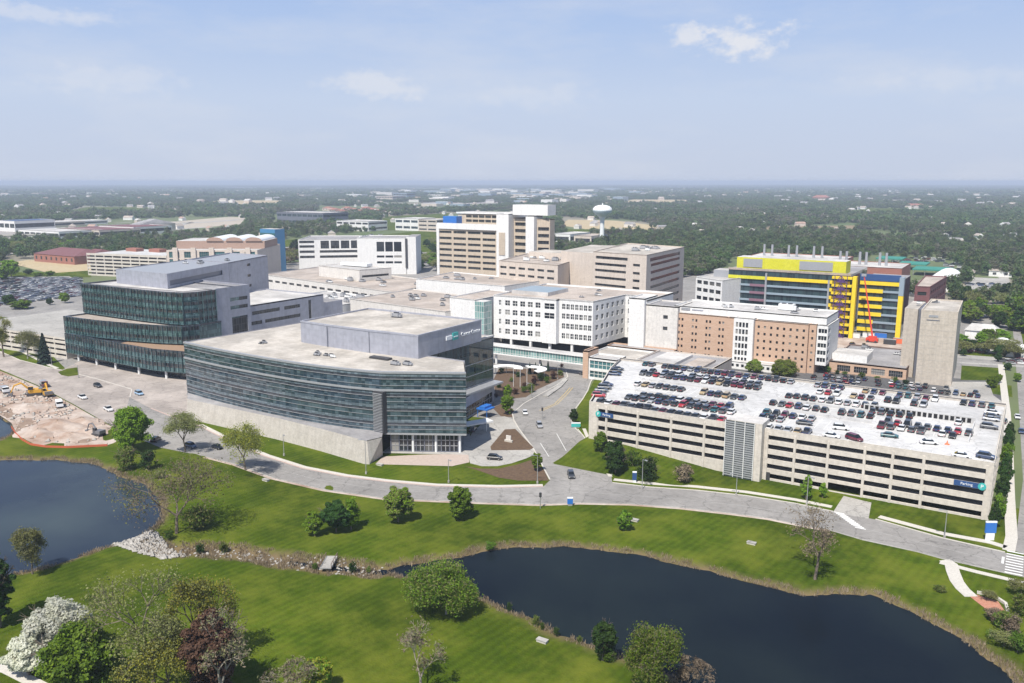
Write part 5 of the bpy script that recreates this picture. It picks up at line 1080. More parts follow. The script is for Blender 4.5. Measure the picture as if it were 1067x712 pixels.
# ------------------------------------------------------------------ ground sheets further out
def gsheet(name, l, z, m): b = MB(); b.sheet([tuple(p[:2]) for p in pts(l)], z, m); return struct(b, name)
gsheet('bare_field', [(8, 274), (30, 271), (70, 272.5), (93, 274), (96, 282), (52, 285), (44, 283)], .12, 'field')
gsheet('verge', [(44, 284), (95, 281), (95, 289), (30, 290), (-10, 291), (-10, 284)], .10, 'grass')
gsheet('car_park', [(-40, 290), (72, 288), (90, 296), (86, 320), (60, 332), (30, 334), (-40, 325)], .11, 'asphalt')
gsheet('campus_ground', [(20, 336), (68, 384), (540, 440), (600, 395), (1040, 410), (1052, 330), (990, 320), (940, 296), (640, 275), (440, 262), (260, 278), (120, 296)], .008, 'asphalt')
gsheet('car_park', [(612, 396), (700, 372), (1046, 398), (1046, 420), (850, 415)], .014, 'asphalt_dark')
gsheet('construction_ground', [(850, 352), (960, 352), (952, 374), (850, 372)], .016, 'dirt')
gsheet('lawn', [(1002, 381), (1048, 384), (1048, 397), (1001, 396)], .02, 'grass'); gsheet('lawn', [(1027, 400), (1054, 402), (1055, 414), (1032, 410)], .02, 'grass')
gsheet('lawn', [(1000, 366), (1060, 370), (1060, 376), (1000, 372)], .02, 'grass')
gsheet('lawn', [(600, 449), (618, 455), (617, 412), (631, 391), (623, 389), (613, 408), (604, 420), (598, 436)], .018, 'grass')
gsheet('forecourt', [(990, 398), (1030, 398), (1035, 412), (1046, 420), (1000, 418), (985, 410)], .024, 'concrete')
gsheet('lawn', [(1056, 330), (1300, 330), (1300, 700), (1100, 620), (1070, 500)], .005, 'grass')
gsheet('car_park', [(1006, 300), (1015, 289), (1052, 291), (1048, 303), (1020, 310)], .02, 'concrete')
gsheet('tan_field', [(584, 235), (592, 229), (640, 230), (700, 237), (690, 239.5), (610, 239)], .1, 'field')
gsheet('meadow', [(255, 262), (300, 250), (405, 244), (470, 238), (470, 262), (300, 268)], .09, 'grass'); gsheet('meadow', [(395, 240), (400, 226), (470, 222), (475, 240)], .09, 'grass')
mat('pale_soil', (.46, .40, .33), .95, (.03, .8, (.38, .34, .27)))
gsheet('bare_field', [(120, 241), (170, 232), (240, 226), (256, 227), (250, 234), (190, 239), (150, 244)], .08, 'pale_soil'); gsheet('bare_field', [(-60, 250), (0, 249), (26, 256), (10, 262), (-60, 266)], .09, 'pale_soil')
mat('far_town', (.34, .32, .30), .9, (.02, 1, (.30, .27, .25)))
gsheet('town_ground', [(-60, 252), (40, 249), (140, 244), (150, 236), (100, 236), (-60, 241)], .07, 'far_town'); gsheet('town_ground', [(440, 214), (560, 211), (560, 206), (440, 205)], .07, 'far_town')
gsheet('meadow', [(-60, 272), (60, 262), (160, 250), (150, 243), (-60, 262)], .085, 'grass')
for l_, m_ in (([(586, 239), (700, 240), (690, 245), (592, 244)], 'grass'), ([(475, 232), (480, 222), (575, 221), (585, 230)], 'grass'), ([(640, 213), (660, 208), (730, 208.5), (700, 213)], 'field'), ([(790, 242), (800, 236), (900, 235), (880, 242)], 'dry_grass'), ([(60, 222), (90, 216), (180, 216), (150, 222)], 'grass'), ([(880, 222), (900, 217), (990, 218), (960, 223)], 'grass'), ([(200, 213), (230, 209), (300, 209), (290, 213)], 'field')): gsheet('far_field', l_, .09, m_)
# freeway: pale decks on piers and ramps at grade
fw = thing('freeway_overpass', 'pale concrete freeway bridge on piers crossing at the far left', 'bridge', tuple(at(30, 252)))
b = MB(); ln = [at(x, y, 7) for x, y in [(-60, 247.5), (0, 246), (40, 245), (75, 243), (110, 241)]]; b.strip(ln, -9, 9, 6, 7.4, 'concrete'); b.build('deck', fw)
b = MB(); b.strip(ln, -9.4, -9, 7.2, 8.4, 'sidewalk'); b.strip(ln, 9, 9.4, 7.2, 8.4, 'sidewalk'); b.build('parapet', fw)
for q in ln[:-1] + [(ln[1] + ln[2]) / 2]: b = MB(); b.box(q.x - 1, q.y - 6, 0, q.x + 1, q.y + 6, 6, 'concrete'); b.build('pier', fw)
b = MB()
for l, w_ in (([(110, 241), (150, 237), (190, 233), (225, 231), (250, 229)], 26), ([(-60, 256), (10, 254), (90, 250), (140, 246), (175, 240), (215, 237)], 18), ([(150, 243), (185, 236), (200, 232), (160, 230), (120, 233)], 9), ([(0, 268), (20, 262), (60, 257)], 8), ([(260, 262), (300, 258), (350, 254)], 10)):
    b.strip(pts(l), -w_ / 2, w_ / 2, .2, .21, 'concrete')
struct(b, 'freeway')
b = MB()
for l, w_ in (([(996, 371), (1067, 376)], 9), ([(1056, 330), (1048, 300), (1044, 280)], 8), ([(1000, 378), (1067, 382)], 3), ([(1012, 310), (1030, 318), (1067, 322)], 7), ([(880, 238), (905, 245), (925, 251)], 6)):
    b.strip(pts(l), -w_ / 2, w_ / 2, .03, .034, 'concrete')
struct(b, 'street')

# ------------------------------------------------------------------ garden at the drop-off
gt = thing('garden_pergola', 'white curved garden canopy with a round flat roof beside the drop-off road', 'pergola', tuple(at(541, 400)))
c = at(541, 401)
for k, (px, py, r0) in enumerate([(527, 392, 6.5), (553, 393, 6.0)]):
    q = at(px, py); b = MB()
    for i in range(14):
        t0_ = math.pi * (.1 + .9 * i / 13) + (0 if k == 0 else -.9); t1_ = math.pi * (.1 + .9 * (i + 1) / 13) + (0 if k == 0 else -.9)
        P_ = lambda t, r: (q.x + math.cos(t) * r, q.y + math.sin(t) * r)
        b.prism([P_(t0_, r0 - 2.8), P_(t0_, r0 + 1.2), P_(t1_, r0 + 1.2), P_(t1_, r0 - 2.8)], 3.4, 3.7, 'tent_white')
    b.build('canopy', gt)
    for t in (.5, 1.3, 2.1, 2.9): t -= (0 if k == 0 else .9); b = MB(); b.tube((q.x + math.cos(t) * r0, q.y + math.sin(t) * r0, 0), (q.x + math.cos(t) * r0, q.y + math.sin(t) * r0, 3.4), .16, .16, 'metal_white'); b.build('post', gt)
for i, (x, y, yt) in enumerate([(542, 404, 371), (549, 404, 373), (535, 403, 374)]):
    q = at(x, y); o = thing('flagpole', f'slim white flagpole, {("middle", "right", "left")[i]} one of three in the drop-off garden', 'flagpole', tuple(q), 'garden flagpoles'); b = MB(); b.tube((q.x, q.y, 0), (q.x, q.y, 9.5), .11, .06, 'metal_white'); b.build('pole', o); b = MB(); b.lathe((q.x, q.y, 9.5), [(.02, -.1), (.18, .05), (.02, .2)], 'metal_white', 8); b.build('finial', o)
iw = thing('island_sign', 'small pale sign stone on the mulch triangle of the drop-off', 'sign', tuple(at(530, 461)))
q = at(530, 461); b = MB(); b.prism([(q.x - 1.5, q.y - .3), (q.x + 1.5, q.y - .3), (q.x + 1.5, q.y + .4), (q.x - 1.5, q.y + .4)], .1, .8, 'sidewalk'); b.build('base', iw); b = MB(); b.box(q.x - .9, q.y - .2, .8, q.x + .9, q.y + .2, 2.3, 'offwhite_wall'); b.build('stone', iw)
# small timber footbridge over the creek
fb_ = thing('creek_footbridge', 'little grey plank footbridge over the dry creek', 'footbridge', tuple(at(342, 590)))
p0, p1 = at(339, 593.5), at(346, 581); d = (p1 - p0).normalized(); L = (p1 - p0).length; c = (p0 + p1) / 2
b = MB(); b.obox((c.x, c.y), (d.x, d.y), L, 2.6, .1, .35, 'metal_gray')
for k in range(12): t = -L / 2 + L * (k + .5) / 12; b.obox((c.x + d.x * t, c.y + d.y * t), (-d.y, d.x), 2.5, L / 12 - .08, .35, .42, 'concrete')
b.build('deck', fb_)
for s in (-1, 1):
    b = MB(); q = (c.x - d.y * 1.3 * s, c.y + d.x * 1.3 * s); b.obox(q, (d.x, d.y), L, .12, 1.2, 1.32, 'brown_roof_edge')
    for k in range(4): t = -L / 2 + L * (k + .1) / 3.2; b.obox((q[0] + d.x * t, q[1] + d.y * t), (d.x, d.y), .12, .12, .2, 1.2, 'brown_roof_edge')
    b.build('railing', fb_)
# lamps
def lamp(i, x, y, yt, label, side=1):
    q = at(x, y); h = 1
    while proj(q.x, q.y, h)[1] > yt and h < 14: h += .1
    o = thing('street_lamp', label, 'street lamp', tuple(q), 'street lamps along the campus roads')
    b = MB(); b.tube((q.x, q.y, 0), (q.x, q.y, .7), .28, .28, 'concrete', 8); b.build('base', o)
    b = MB(); b.tube((q.x, q.y, .7), (q.x, q.y, h), .12, .08, 'steel_pole', 6); b.build('pole', o)
    b = MB(); b.tube((q.x, q.y, h - .1), (q.x + 1.0 * side, q.y - .6, h + .1), .06, .06, 'steel_pole', 5); b.build('arm', o)
    b = MB(); b.obox((q.x + 1.3 * side, q.y - .8), Vector((1 * side, -.6)).normalized(), .9, .4, h + .02, h + .2, 'metal_gray'); b.build('lamp_head', o)
for i, a in enumerate([(29, 374, 362, 'street lamp on the grass verge left of the blue spruce'), (54, 381, 362, 'street lamp right of the blue spruce'), (82, 394, 381, 'street lamp at the corner of the finned glass building'), (296, 475, 453, 'street lamp on the verge below the middle of the stone terrace'), (381.5, 494, 459, 'street lamp in front of the stone terrace\'s pointed end'), (467.5, 503, 479, 'street lamp on the lawn in front of the glass entrance hall'), (560, 504, 475, 'street lamp at the tip of the mulched bed by the junction'), (581, 395, 380, 'street lamp beside the side road under the footbridge'), (554, 415, 400, 'street lamp beside the drop-off garden\'s dark-leaved shrubs'), (669, 510, 479, 'street lamp in front of the garage\'s left hedge trees'), (767, 517, 494, 'street lamp in front of the garage stair tower'), (840.5, 526, 497, 'street lamp beside the two young trees at the garage'), (984, 561, 532, 'street lamp on the verge near the garage\'s right end'), (652, 452 - 4, 430, 'street lamp behind the hedge at the garage\'s left corner')][:13]): lamp(i, *a, side=1 if i % 2 else -1)
# road signs and pylons
def post_sign(name, label, x, y, wd, ht, z0, panel, m2=None, txt=None):
    q = at(x, y); o = thing(name, label, 'sign', tuple(q)); a = rad(YAW)
    b = MB(); b.obox((q.x, q.y), (math.cos(a), math.sin(a)), wd * .8, .25, 0, z0 + .02, m2 or 'metal_gray'); b.build('base', o)
    b = MB(); b.obox((q.x, q.y), (math.cos(a), math.sin(a)), wd, .35, z0, z0 + ht, panel); b.build('panel', o)
    b = MB(); b.obox((q.x, q.y), (math.cos(a), math.sin(a)), wd * 1.02, .4, z0 + ht, z0 + ht + .35, 'sign_white'); b.build('cap', o)
post_sign('pylon_sign', 'blue and white pylon sign on the grass at the garage\'s right corner', 1031, 563, 2.6, 2.6, 1.9, 'blue_bright', 'sign_white')
post_sign('pylon_sign', 'narrow blue pylon sign at the garage\'s left hedge', 661, 503, 1.2, 2.2, .8, 'navy_sign', 'sign_white')
post_sign('road_sign', 'small square blue sign on the pond side of the junction', 594, 527, 1.5, 1.5, .5, 'blue_bright')
post_sign('road_sign', 'low teal sign on the verge at the garage\'s left corner', 600, 446, 3.2, 1.2, .4, 'teal_sign')
for i, (x, y, lab) in enumerate([(563, 530, 'thin white traffic signal post on the pond side of the junction'), (565, 437, 'traffic signal post on the median of the side road'), (612, 524, 'thin signal post on the far side of the junction')][:2]):
    q = at(x, y); o = thing('signal_post', lab, 'traffic signal', tuple(q)); b = MB(); b.tube((q.x, q.y, 0), (q.x, q.y, 4.2), .12, .09, 'steel_pole'); b.build('post', o); b = MB(); b.box(q.x - .25, q.y - .25, 3.2, q.x + .25, q.y + .25, 4.4, 'metal_dark'); b.build('signal_head', o)
# small white utility lids and boxes on the lawns
for x, y, lab in ((783, 567, 'small pale utility lid on the grass above the east pond'), (661, 543, 'tiny white utility box right of the lone young tree'), (565, 669, 'pale bench-like slab on the near lawn'), (742, 486, 'white slab on the grass in front of the garage bays'), (277, 501, 'small grey cabinet on the lawn below the front road'), (396, 485, 'pale slab on the grass at the terrace end')):
    q = at(x, y); o = thing('utility_box', lab, 'utility box', (q.x, q.y, gz(q.x, q.y))); z = gz(q.x, q.y); b = MB(); b.box(q.x - 1.0, q.y - .5, z - .1, q.x + 1.0, q.y + .5, z + .45, 'sidewalk'); b.build('box', o); b = MB(); b.box(q.x - 1.1, q.y - .6, z + .45, q.x + 1.1, q.y + .6, z + .55, 'concrete'); b.build('lid', o)
# ------------------------------------------------------------------ vehicles
PAINT = {'white': (.72, .72, .72), 'silver': (.42, .43, .45), 'grey': (.13, .135, .145), 'black': (.012, .012, .014), 'navy': (.016, .03, .09), 'dark blue': (.03, .055, .12), 'red': (.38, .02, .03), 'maroon': (.13, .012, .03), 'tan': (.40, .30, .16), 'teal': (.02, .10, .11), 'charcoal': (.045, .048, .055), 'light blue': (.30, .45, .62)}
for k, v in PAINT.items(): mat('paint_' + k, v, .35, coat=.8, metal=.3 if k in ('silver', 'grey') else 0)
mat('tyre', (.02, .02, .02), .8); mat('rim', (.45, .45, .46), .3, metal=.8); mat('auto_glass', (.012, .016, .02), .04); mat('tail_red', (.35, .01, .01), .3); mat('lamp_clear', (.75, .75, .72), .15)
def loft(b, secs, m):
    """secs: (x, list of (y, z)) rings with the same count"""
    n = len(secs[0][1]); k = len(b.v)
    for x, ring in secs: b.v += [(x, y, z) for y, z in ring]
    mi = b.mi(m)
    for j in range(len(secs) - 1):
        for i in range(n):
            a = k + j * n + i; c = k + j * n + (i + 1) % n; b.f.append((a, a + n, c + n, c)); b.m.append(mi)
    b.f.append(tuple(k + i for i in range(n))); b.f.append(tuple(k + (len(secs) - 1) * n + i for i in reversed(range(n)))); b.m += [mi, mi]
KIND = {'saloon': dict(L=4.75, W=1.84, hood=.86, belt=.93, H=1.44, c=(-1.75, -1.05, .55, 1.25)), 'hatchback': dict(L=4.3, W=1.8, hood=.92, belt=.98, H=1.55, c=(-2.0, -1.55, .45, 1.15)),
        'SUV': dict(L=4.75, W=1.92, hood=1.05, belt=1.1, H=1.75, c=(-2.2, -1.8, .5, 1.2)), 'minivan': dict(L=5.0, W=1.98, hood=1.0, belt=1.05, H=1.78, c=(-2.35, -2.0, .8, 1.7)), 'pickup': dict(L=5.7, W=1.98, hood=1.1, belt=1.12, H=1.85, c=(-.6, -.35, .8, 1.45))}
def body_mesh(kind, colour, wheels):
    s = KIND[kind]; L, W, hz_, bz, H = s['L'] / 2, s['W'] / 2, s['hood'], s['belt'], s['H']; b = MB(); p = 'paint_' + colour
    R_ = lambda w_, zt, zb=.28: [(-w_ * .92, zb), (w_ * .92, zb), (w_, zb + .25), (w_, zt - .16), (w_ * .86, zt), (-w_ * .86, zt), (-w_, zt - .16), (-w_, zb + .25)]
    rear = bz if kind in ('SUV', 'hatchback', 'minivan') else (bz - .02)
    secs = [(-L, R_(W * .86, rear - .12, .4)), (-L + .18, R_(W * .97, rear)), (s['c'][0], R_(W, bz)), (s['c'][3], R_(W, bz)), (L - .5, R_(W * .96, hz_ - .06)), (L - .12, R_(W * .88, hz_ - .16)), (L, R_(W * .74, hz_ - .3, .4))]
    loft(b, secs, p)
    c0, c1, c2, c3 = s['c']; tw = W * .74
    b.prism([(c1 + .1, -tw), (c2 - .05, -tw), (c2 - .05, tw), (c1 + .1, tw)], H - .06, H, p)
    if kind == 'pickup': b.box(-L + .15, -W * .82, bz - .02, c0 - .1, W * .82, bz + .012, 'metal_dark')
    for y in (-W * .68, W * .68):
        b.box(L - .16, y - .2, hz_ - .42, L + .0, y + .2, hz_ - .27, 'lamp_clear'); b.box(-L - .01, y - .2, rear - .4, -L + .12, y + .2, rear - .24, 'tail_red')
    if wheels:
        for x in (-L * .6, L * .62):
            for y in (-W + .02, W - .02): b.tube((x, y - .1, .33), (x, y + .1, .33), .33, .33, 'tyre', 8)
    return b.mesh('body')
def glass_mesh(kind):
    s = KIND[kind]; W, bz, H = s['W'] / 2, s['belt'], s['H']; c0, c1, c2, c3 = s['c']; b = MB(); lo, hi = W * .9, W * .76; zt = H - .05
    P = [(c0, -lo, bz - .02), (c3, -lo, bz - .02), (c3, lo, bz - .02), (c0, lo, bz - .02)]; Q = [(c1, -hi, zt), (c2, -hi, zt), (c2, hi, zt), (c1, hi, zt)]
    for i in range(4): j = (i + 1) % 4; b.face([P[i], P[j], Q[j], Q[i]], 'auto_glass')
    b.face(Q, 'auto_glass'); return b.mesh('windows')
def wheel_mesh():
    b = MB(); b.tube((0, -.11, 0), (0, .11, 0), .34, .34, 'tyre', 14); b.tube((0, -.12, 0), (0, .12, 0), .2, .2, 'rim', 10); return b.mesh('wheel')
_bm, _gm = {}, {k: glass_mesh(k) for k in KIND}; _wm = wheel_mesh()
def car(kind, colour, x, y, z, heading, label, group, wheels=False):
    k = (kind, colour, wheels)
    if k not in _bm: _bm[k] = body_mesh(kind, colour, not wheels)
    o = thing('car' if kind != 'pickup' else 'pickup_truck', label, 'car' if kind != 'pickup' else 'pickup truck', (x, y, z), group, heading)
    inst(_bm[k], 'body', o, (0, 0, 0)); inst(_gm[kind], 'windows', o, (0, 0, 0))
    if wheels:
        s = KIND[kind]
        for wx in (-s['L'] * .3, s['L'] * .31):
            for wy in (-1, 1): inst(_wm, 'wheel', o, (wx, wy * (s['W'] / 2 - .08), .34))
    return o
cr_ = random.Random(11)
def pick():
    c = cr_.choices(['white', 'silver', 'grey', 'black', 'navy', 'dark blue', 'red', 'maroon', 'tan', 'teal', 'charcoal'], [10, 11, 14, 16, 9, 9, 5, 6, 2, 3, 15])[0]
    return cr_.choices(['saloon', 'hatchback', 'SUV', 'minivan', 'pickup'], [40, 16, 30, 9, 5])[0], c
GROUPC = 'cars parked on the garage roof'
def row(x0, x1, y, name, full=.95, ahead=1, p=2.65, z=DZ + .02, group=GROUPC, ang=0, wheels=False, first=None):
    n = int(round((x1 - x0) / p)) + 1; spots = [i for i in range(n) if cr_.random() < full]
    for j, i in enumerate(spots):
        kd, c = pick()
        if first and j in first: kd, c = first[j]
        h = rad(90 + ang) * (1 if cr_.random() < .7 else -1) + cr_.uniform(-.02, .02)
        car(kd, c, x0 + i * p + cr_.uniform(-.12, .12), y + cr_.uniform(-.3, .3), z, h, f'{c} {kd}, {ordinal(j)} from left in {name}', group, wheels)
row(-116.3, -74, 240.2, "the garage roof's left front row", .97, first={2: ('hatchback', 'maroon'), 8: ('saloon', 'maroon'), 15: ('saloon', 'red')})
row(-111.2, -78, 250.3, "the garage roof's left second row", .97)
row(-108.5, -80, 255.7, "the garage roof's left third row", .95)
row(-116.3, -79, 269.4, "the garage roof's left fourth row", .97, first={7: ('SUV', 'tan')})
row(-121.5, -80, 285.8, "the garage roof's left fifth row", .96)
row(-120, -79, 291.0, "the garage roof's left sixth row", .96)
row(-127.2, -71, 301.3, "the garage roof's left back row", .92)
row(-62.3, -52, 240.2, "the garage roof's front row right of the stairs", .8)
row(-67, -61, 250.0, "the short second row right of the garage stairs", 1)
row(-70.0, -55, 255.9, "the third row right of the garage stairs", .9)
row(-68.8, -40, 268.2, "the fourth row right of the garage stairs", .92)
row(-67, -41, 280.6, "the row along the roof's ramp wall", .95)
row(-62, -28, 291.8, "the sixth row right of the garage stairs", .75)
row(-65, -25, 301.2, "the roof's right back row", .85); row(-17, -9, 301.2, "the garage roof's back right corner", .9)
row(-35, -17, 259.4, "the row below the ramp wall at right", .95); row(-34, -14, 264.6, "the second row below the ramp wall at right", .85)
row(-40, -14, 275.0, "the row just in front of the dark-slotted ramp wall", .45)
for j, (x, y) in enumerate([(-120.8, 247), (-122, 250), (-123.2, 254), (-124, 258), (-125.4, 262.5), (-130, 279), (-131.5, 283), (-132.8, 287.5)]):
    kd, c = pick(); c = 'red' if j == 0 else c
    car(kd, c, x, y, DZ + .02, rad(18), f'{c} {kd}, {ordinal(j)} from the front along the garage roof\'s left edge', GROUPC)
for j, y in enumerate((274.3, 284.0, 287.5, 292.5)): kd, c = (('SUV', 'grey'), ('saloon', 'silver'), ('saloon', 'charcoal'), ('saloon', 'white'))[j]; car(kd, c, -8.2, y, DZ + .02, 0, f'{c} {kd}, {ordinal(j)} from the front along the garage roof\'s right edge', GROUPC)
for kd, c, x, y, h, lab in [('saloon', 'charcoal', -54.7, 249.8, .1, 'charcoal saloon alone in the aisle just right of the garage stairs'), ('SUV', 'white', -44.6, 250.3, .2, 'white SUV alone in the garage roof aisle above a maroon minivan'), ('minivan', 'maroon', -39.3, 241.6, -.5, 'maroon minivan parked askew near the garage roof\'s front edge'), ('saloon', 'white', -45.2, 240.8, 0, 'white saloon left of the askew maroon minivan on the garage roof'), ('saloon', 'teal', -31.4, 249.8, .15, 'teal saloon driving alone along the garage roof aisle'), ('saloon', 'white', -21.3, 248.8, .3, 'white saloon alone near the orange cone on the garage roof'), ('saloon', 'white', -12.7, 240.6, 0, 'white saloon left of the blue saloon at the garage roof\'s front right'), ('SUV', 'dark blue', -7.2, 243.0, -.1, 'dark blue SUV in the garage roof\'s front right corner')]:
    car(kd, c, x, y, DZ + .02, h, lab, GROUPC)
G2 = 'cars parked behind the garage'
row(-80, -16, 377.5, "the ground-level row behind the garage", .8, z=.03, group=G2); row(-76, -16, 384, "the row in front of the low brick clinic", .6, z=.03, group=G2)
row(-78, -60, 369, "the short row behind the garage's back edge", .7, z=.03, group=G2)
# cars on the roads
G3 = 'cars on the campus roads'
def road_car(kd, c, x, y, tx, ty, lab, z=.045):
    p = at(x, y); q = at(tx, ty); car(kd, c, p.x, p.y, z, math.atan2(q.y - p.y, q.x - p.x), lab, G3, True)
road_car('SUV', 'charcoal', 102, 403.5, 125, 411, 'charcoal SUV on the road in front of the finned glass building')
road_car('pickup', 'white', 86, 415.5, 100, 422, 'white pickup beside the construction ground, left one')
road_car('pickup', 'white', 113, 428, 128, 436, 'white pickup beside the construction ground, right one')
road_car('SUV', 'black', 162.5, 460, 170, 455, 'black SUV half hidden under the bright green tree')
road_car('SUV', 'dark blue', 199, 466.5, 215, 472, 'dark blue SUV under the thin roadside tree')
road_car('saloon', 'black', 226.5, 467.5, 245, 475, 'black saloon on the front road between two trees')
road_car('minivan', 'light blue', 145, 411.5, 158, 417, 'light blue minivan at the corner of the finned glass building')
road_car('saloon', 'white', 547, 431.5, 549, 436, 'white saloon turning at the drop-off junction')
road_car('SUV', 'silver', 562, 445, 566, 452, 'silver SUV driving down the side road')
road_car('SUV', 'charcoal', 595, 497, 597, 503, 'charcoal SUV waiting at the mouth of the side road')
road_car('SUV', 'black', 515.5, 479, 530, 480, 'black SUV standing in the drop-off loop')
road_car('saloon', 'grey', 493, 449, 500, 442, 'grey saloon half hidden under the entrance canopy')
road_car('saloon', 'black', 609, 391, 620, 392, 'black saloon under the footbridge beside the lift tower')
road_car('saloon', 'dark blue', 1064, 451, 1066, 458, 'dark blue saloon on the east road beside the garage hedge')
road_car('saloon', 'white', 1060, 436, 1062, 442, 'white saloon farther up the east road beside the garage')
road_car('SUV', 'grey', 1046, 441, 1050, 436, 'grey SUV at the kerb beyond the garage hedge')
for j, (x, y, c, kd) in enumerate([(868, 365, 'white', 'pickup'), (884, 366, 'silver', 'SUV'), (893, 367, 'black', 'pickup'), (905, 369, 'white', 'saloon'), (888, 360, 'charcoal', 'SUV'), (900, 361, 'black', 'SUV')]):
    p = at(x, y); car(kd, c, p.x, p.y, 5.0 if False else .05, rad(20 * j), f'{c} {kd}, {ordinal(j)} of the site cars below the yellow scaffold', 'site cars')
# the car park far left: hundreds of cars in one mass
b = MB(); lr = random.Random(5); cols = ['paint_' + c for c in ('white', 'silver', 'grey', 'black', 'navy', 'charcoal', 'dark blue', 'silver', 'white', 'maroon')]
p00 = at(-20, 318); 
for r_ in range(21):
    for i in range(70):
        X = -800 + i * 2.75 + (r_ % 2) * .4; Y = 236 + r_ * 12
        for k in (0, 5.3):
            px, py, d_ = proj(X, Y + k, 0)
            if not (-40 < px < 84 and 290 < py < 321 - max(0, px - 40) * .1) or lr.random() > .9: continue
            m_ = lr.choice(cols); b.box(X - .9, Y + k - 2.3, .35, X + .9, Y + k + 2.3, 1.0, m_); b.prism([(X - .8, Y + k - 1.2), (X + .8, Y + k - 1.2), (X + .8, Y + k + 1.1), (X - .8, Y + k + 1.1)], 1.0, 1.36, 'auto_glass', m_)
for pxa, pya, pxb, pyb, n in ((930, 268, 985, 274, 60), (985, 274, 1010, 282, 30), (1005, 296, 1048, 300, 25), (1042, 376, 1066, 380, 12), (998, 358, 1036, 368, 26), (0, 262, 60, 258, 40), (10, 250, 130, 246, 120)):
    for i in range(n):
        p = at(lr.uniform(pxa, pxb), lr.uniform(min(pya, pyb), max(pya, pyb))); m_ = lr.choice(cols); b.box(p.x - 2.2, p.y - .9, .3, p.x + 2.2, p.y + .9, 1.05, m_); b.prism([(p.x - 1.2, p.y - .8), (p.x + 1.1, p.y - .8), (p.x + 1.1, p.y + .8), (p.x - 1.2, p.y + .8)], 1.05, 1.45, 'auto_glass', m_)
o = b.build('distant_parked_cars'); o['kind'] = 'stuff'

# ------------------------------------------------------------------ construction ground at left
mat('silt_red', (.52, .11, .05), .7)
mat('plant_yellow', (.62, .33, .03), .5); mat('plant_grey', (.16, .16, .17), .5)
def excavator(x, y, rz, lab, m='plant_yellow', s=1.0):
    q = at(x, y); o = thing('excavator', lab, 'excavator', (q.x, q.y, .05), None, rz)
    def part(nm, fn, par=o):
        b = MB(); fn(b); me = b.mesh(nm); me.transform(Matrix.Scale(s, 4)); return inst(me, nm, par, (0, 0, 0))
    for k in (-1, 1): part('track', lambda b: b.prism([(-2.1, k * 1.2 - .32), (2.1, k * 1.2 - .32), (2.1, k * 1.2 + .32), (-2.1, k * 1.2 + .32)], 0, .9, 'metal_dark'))
    part('body', lambda b: (b.box(-2.3, -1.4, 1.0, 1.3, 1.4, 2.1, m), b.box(-2.4, -1.3, 1.2, -1.4, 1.3, 2.3, 'plant_grey')))
    part('cab', lambda b: (b.box(.1, .45, 2.1, 1.5, 1.35, 3.1, 'auto_glass', m), b.box(.05, .4, 1.2, 1.55, 1.4, 2.12, m)))
    part('boom', lambda b: (b.tube((1.2, -.2, 1.9), (3.4, -.2, 4.3), .32, .28, m), b.tube((3.4, -.2, 4.3), (5.6, -.2, 3.6), .28, .22, m)))
    part('stick', lambda b: b.tube((5.4, -.2, 3.8), (6.6, -.2, 1.3), .22, .17, m))
    part('bucket', lambda b: b.prism([(6.1, -.8), (7.3, -.8), (7.3, .4), (6.1, .4)], .2, 1.3, 'plant_grey'))
    return o
excavator(36, 412, rad(235), 'yellow excavator with its long boom lowered towards the dirt slope, left one', s=1.25); excavator(50, 413.5, rad(160), 'yellow excavator with its boom folded, right one of the pair', s=1.1)
excavator(103, 454, rad(185), 'small black excavator at the red silt fence', 'charcoal' if False else 'plant_grey', .9)
def truck(x, y, rz, lab, c, bed):
    q = at(x, y); o = thing('site_truck', lab, 'truck', (q.x, q.y, .05), None, rz)
    for nm, fn in (('cab', lambda b: (b.box(1.4, -1.15, .7, 3.3, 1.15, 1.7, c), b.box(1.5, -1.1, 1.7, 2.9, 1.1, 2.6, 'auto_glass', c))), ('bed', lambda b: (b.box(-3.2, -1.2, .9, 1.2, 1.2, 1.1, 'metal_dark'), b.box(-3.1, -1.1, 1.1, 1.1, 1.1, 2.4, bed)))):
        b = MB(); fn(b); inst(b.mesh(nm), nm, o, (0, 0, 0))
    for wx in (-2.2, -1.0, 2.4):
        for wy in (-1.05, 1.05): inst(_wm, 'wheel', o, (wx, wy, .45), 0, (1.35, 1.2, 1.35))
truck(62, 424, rad(-25), 'white flatbed truck on the dirt below the excavators', 'sign_white', 'metal_white'); truck(46, 403, rad(-20), 'maroon dump truck at the edge of the construction ground', 'maroon_roof', 'metal_gray'); truck(5, 409, rad(-15), 'pale trailer truck at the left edge of the construction ground', 'sign_white', 'metal_gray')
# silt fence
sf = thing('silt_fence', 'low orange-red silt fence along the dirt above the west pond', 'fence', tuple(at(60, 466)))
ln = pts([(12, 446), (16, 452), (23, 459), (32, 464), (48, 466.5), (70, 467), (92, 466), (112, 465)])
b = MB(); b.strip(ln, -.06, .06, 0, .7, 'silt_red'); b.build('fabric', sf)
for i, q in enumerate(ln): b = MB(); b.tube((q.x, q.y, 0), (q.x, q.y, 1.1), .07, .07, 'brown_roof_edge', 5); b.build('stake', sf)
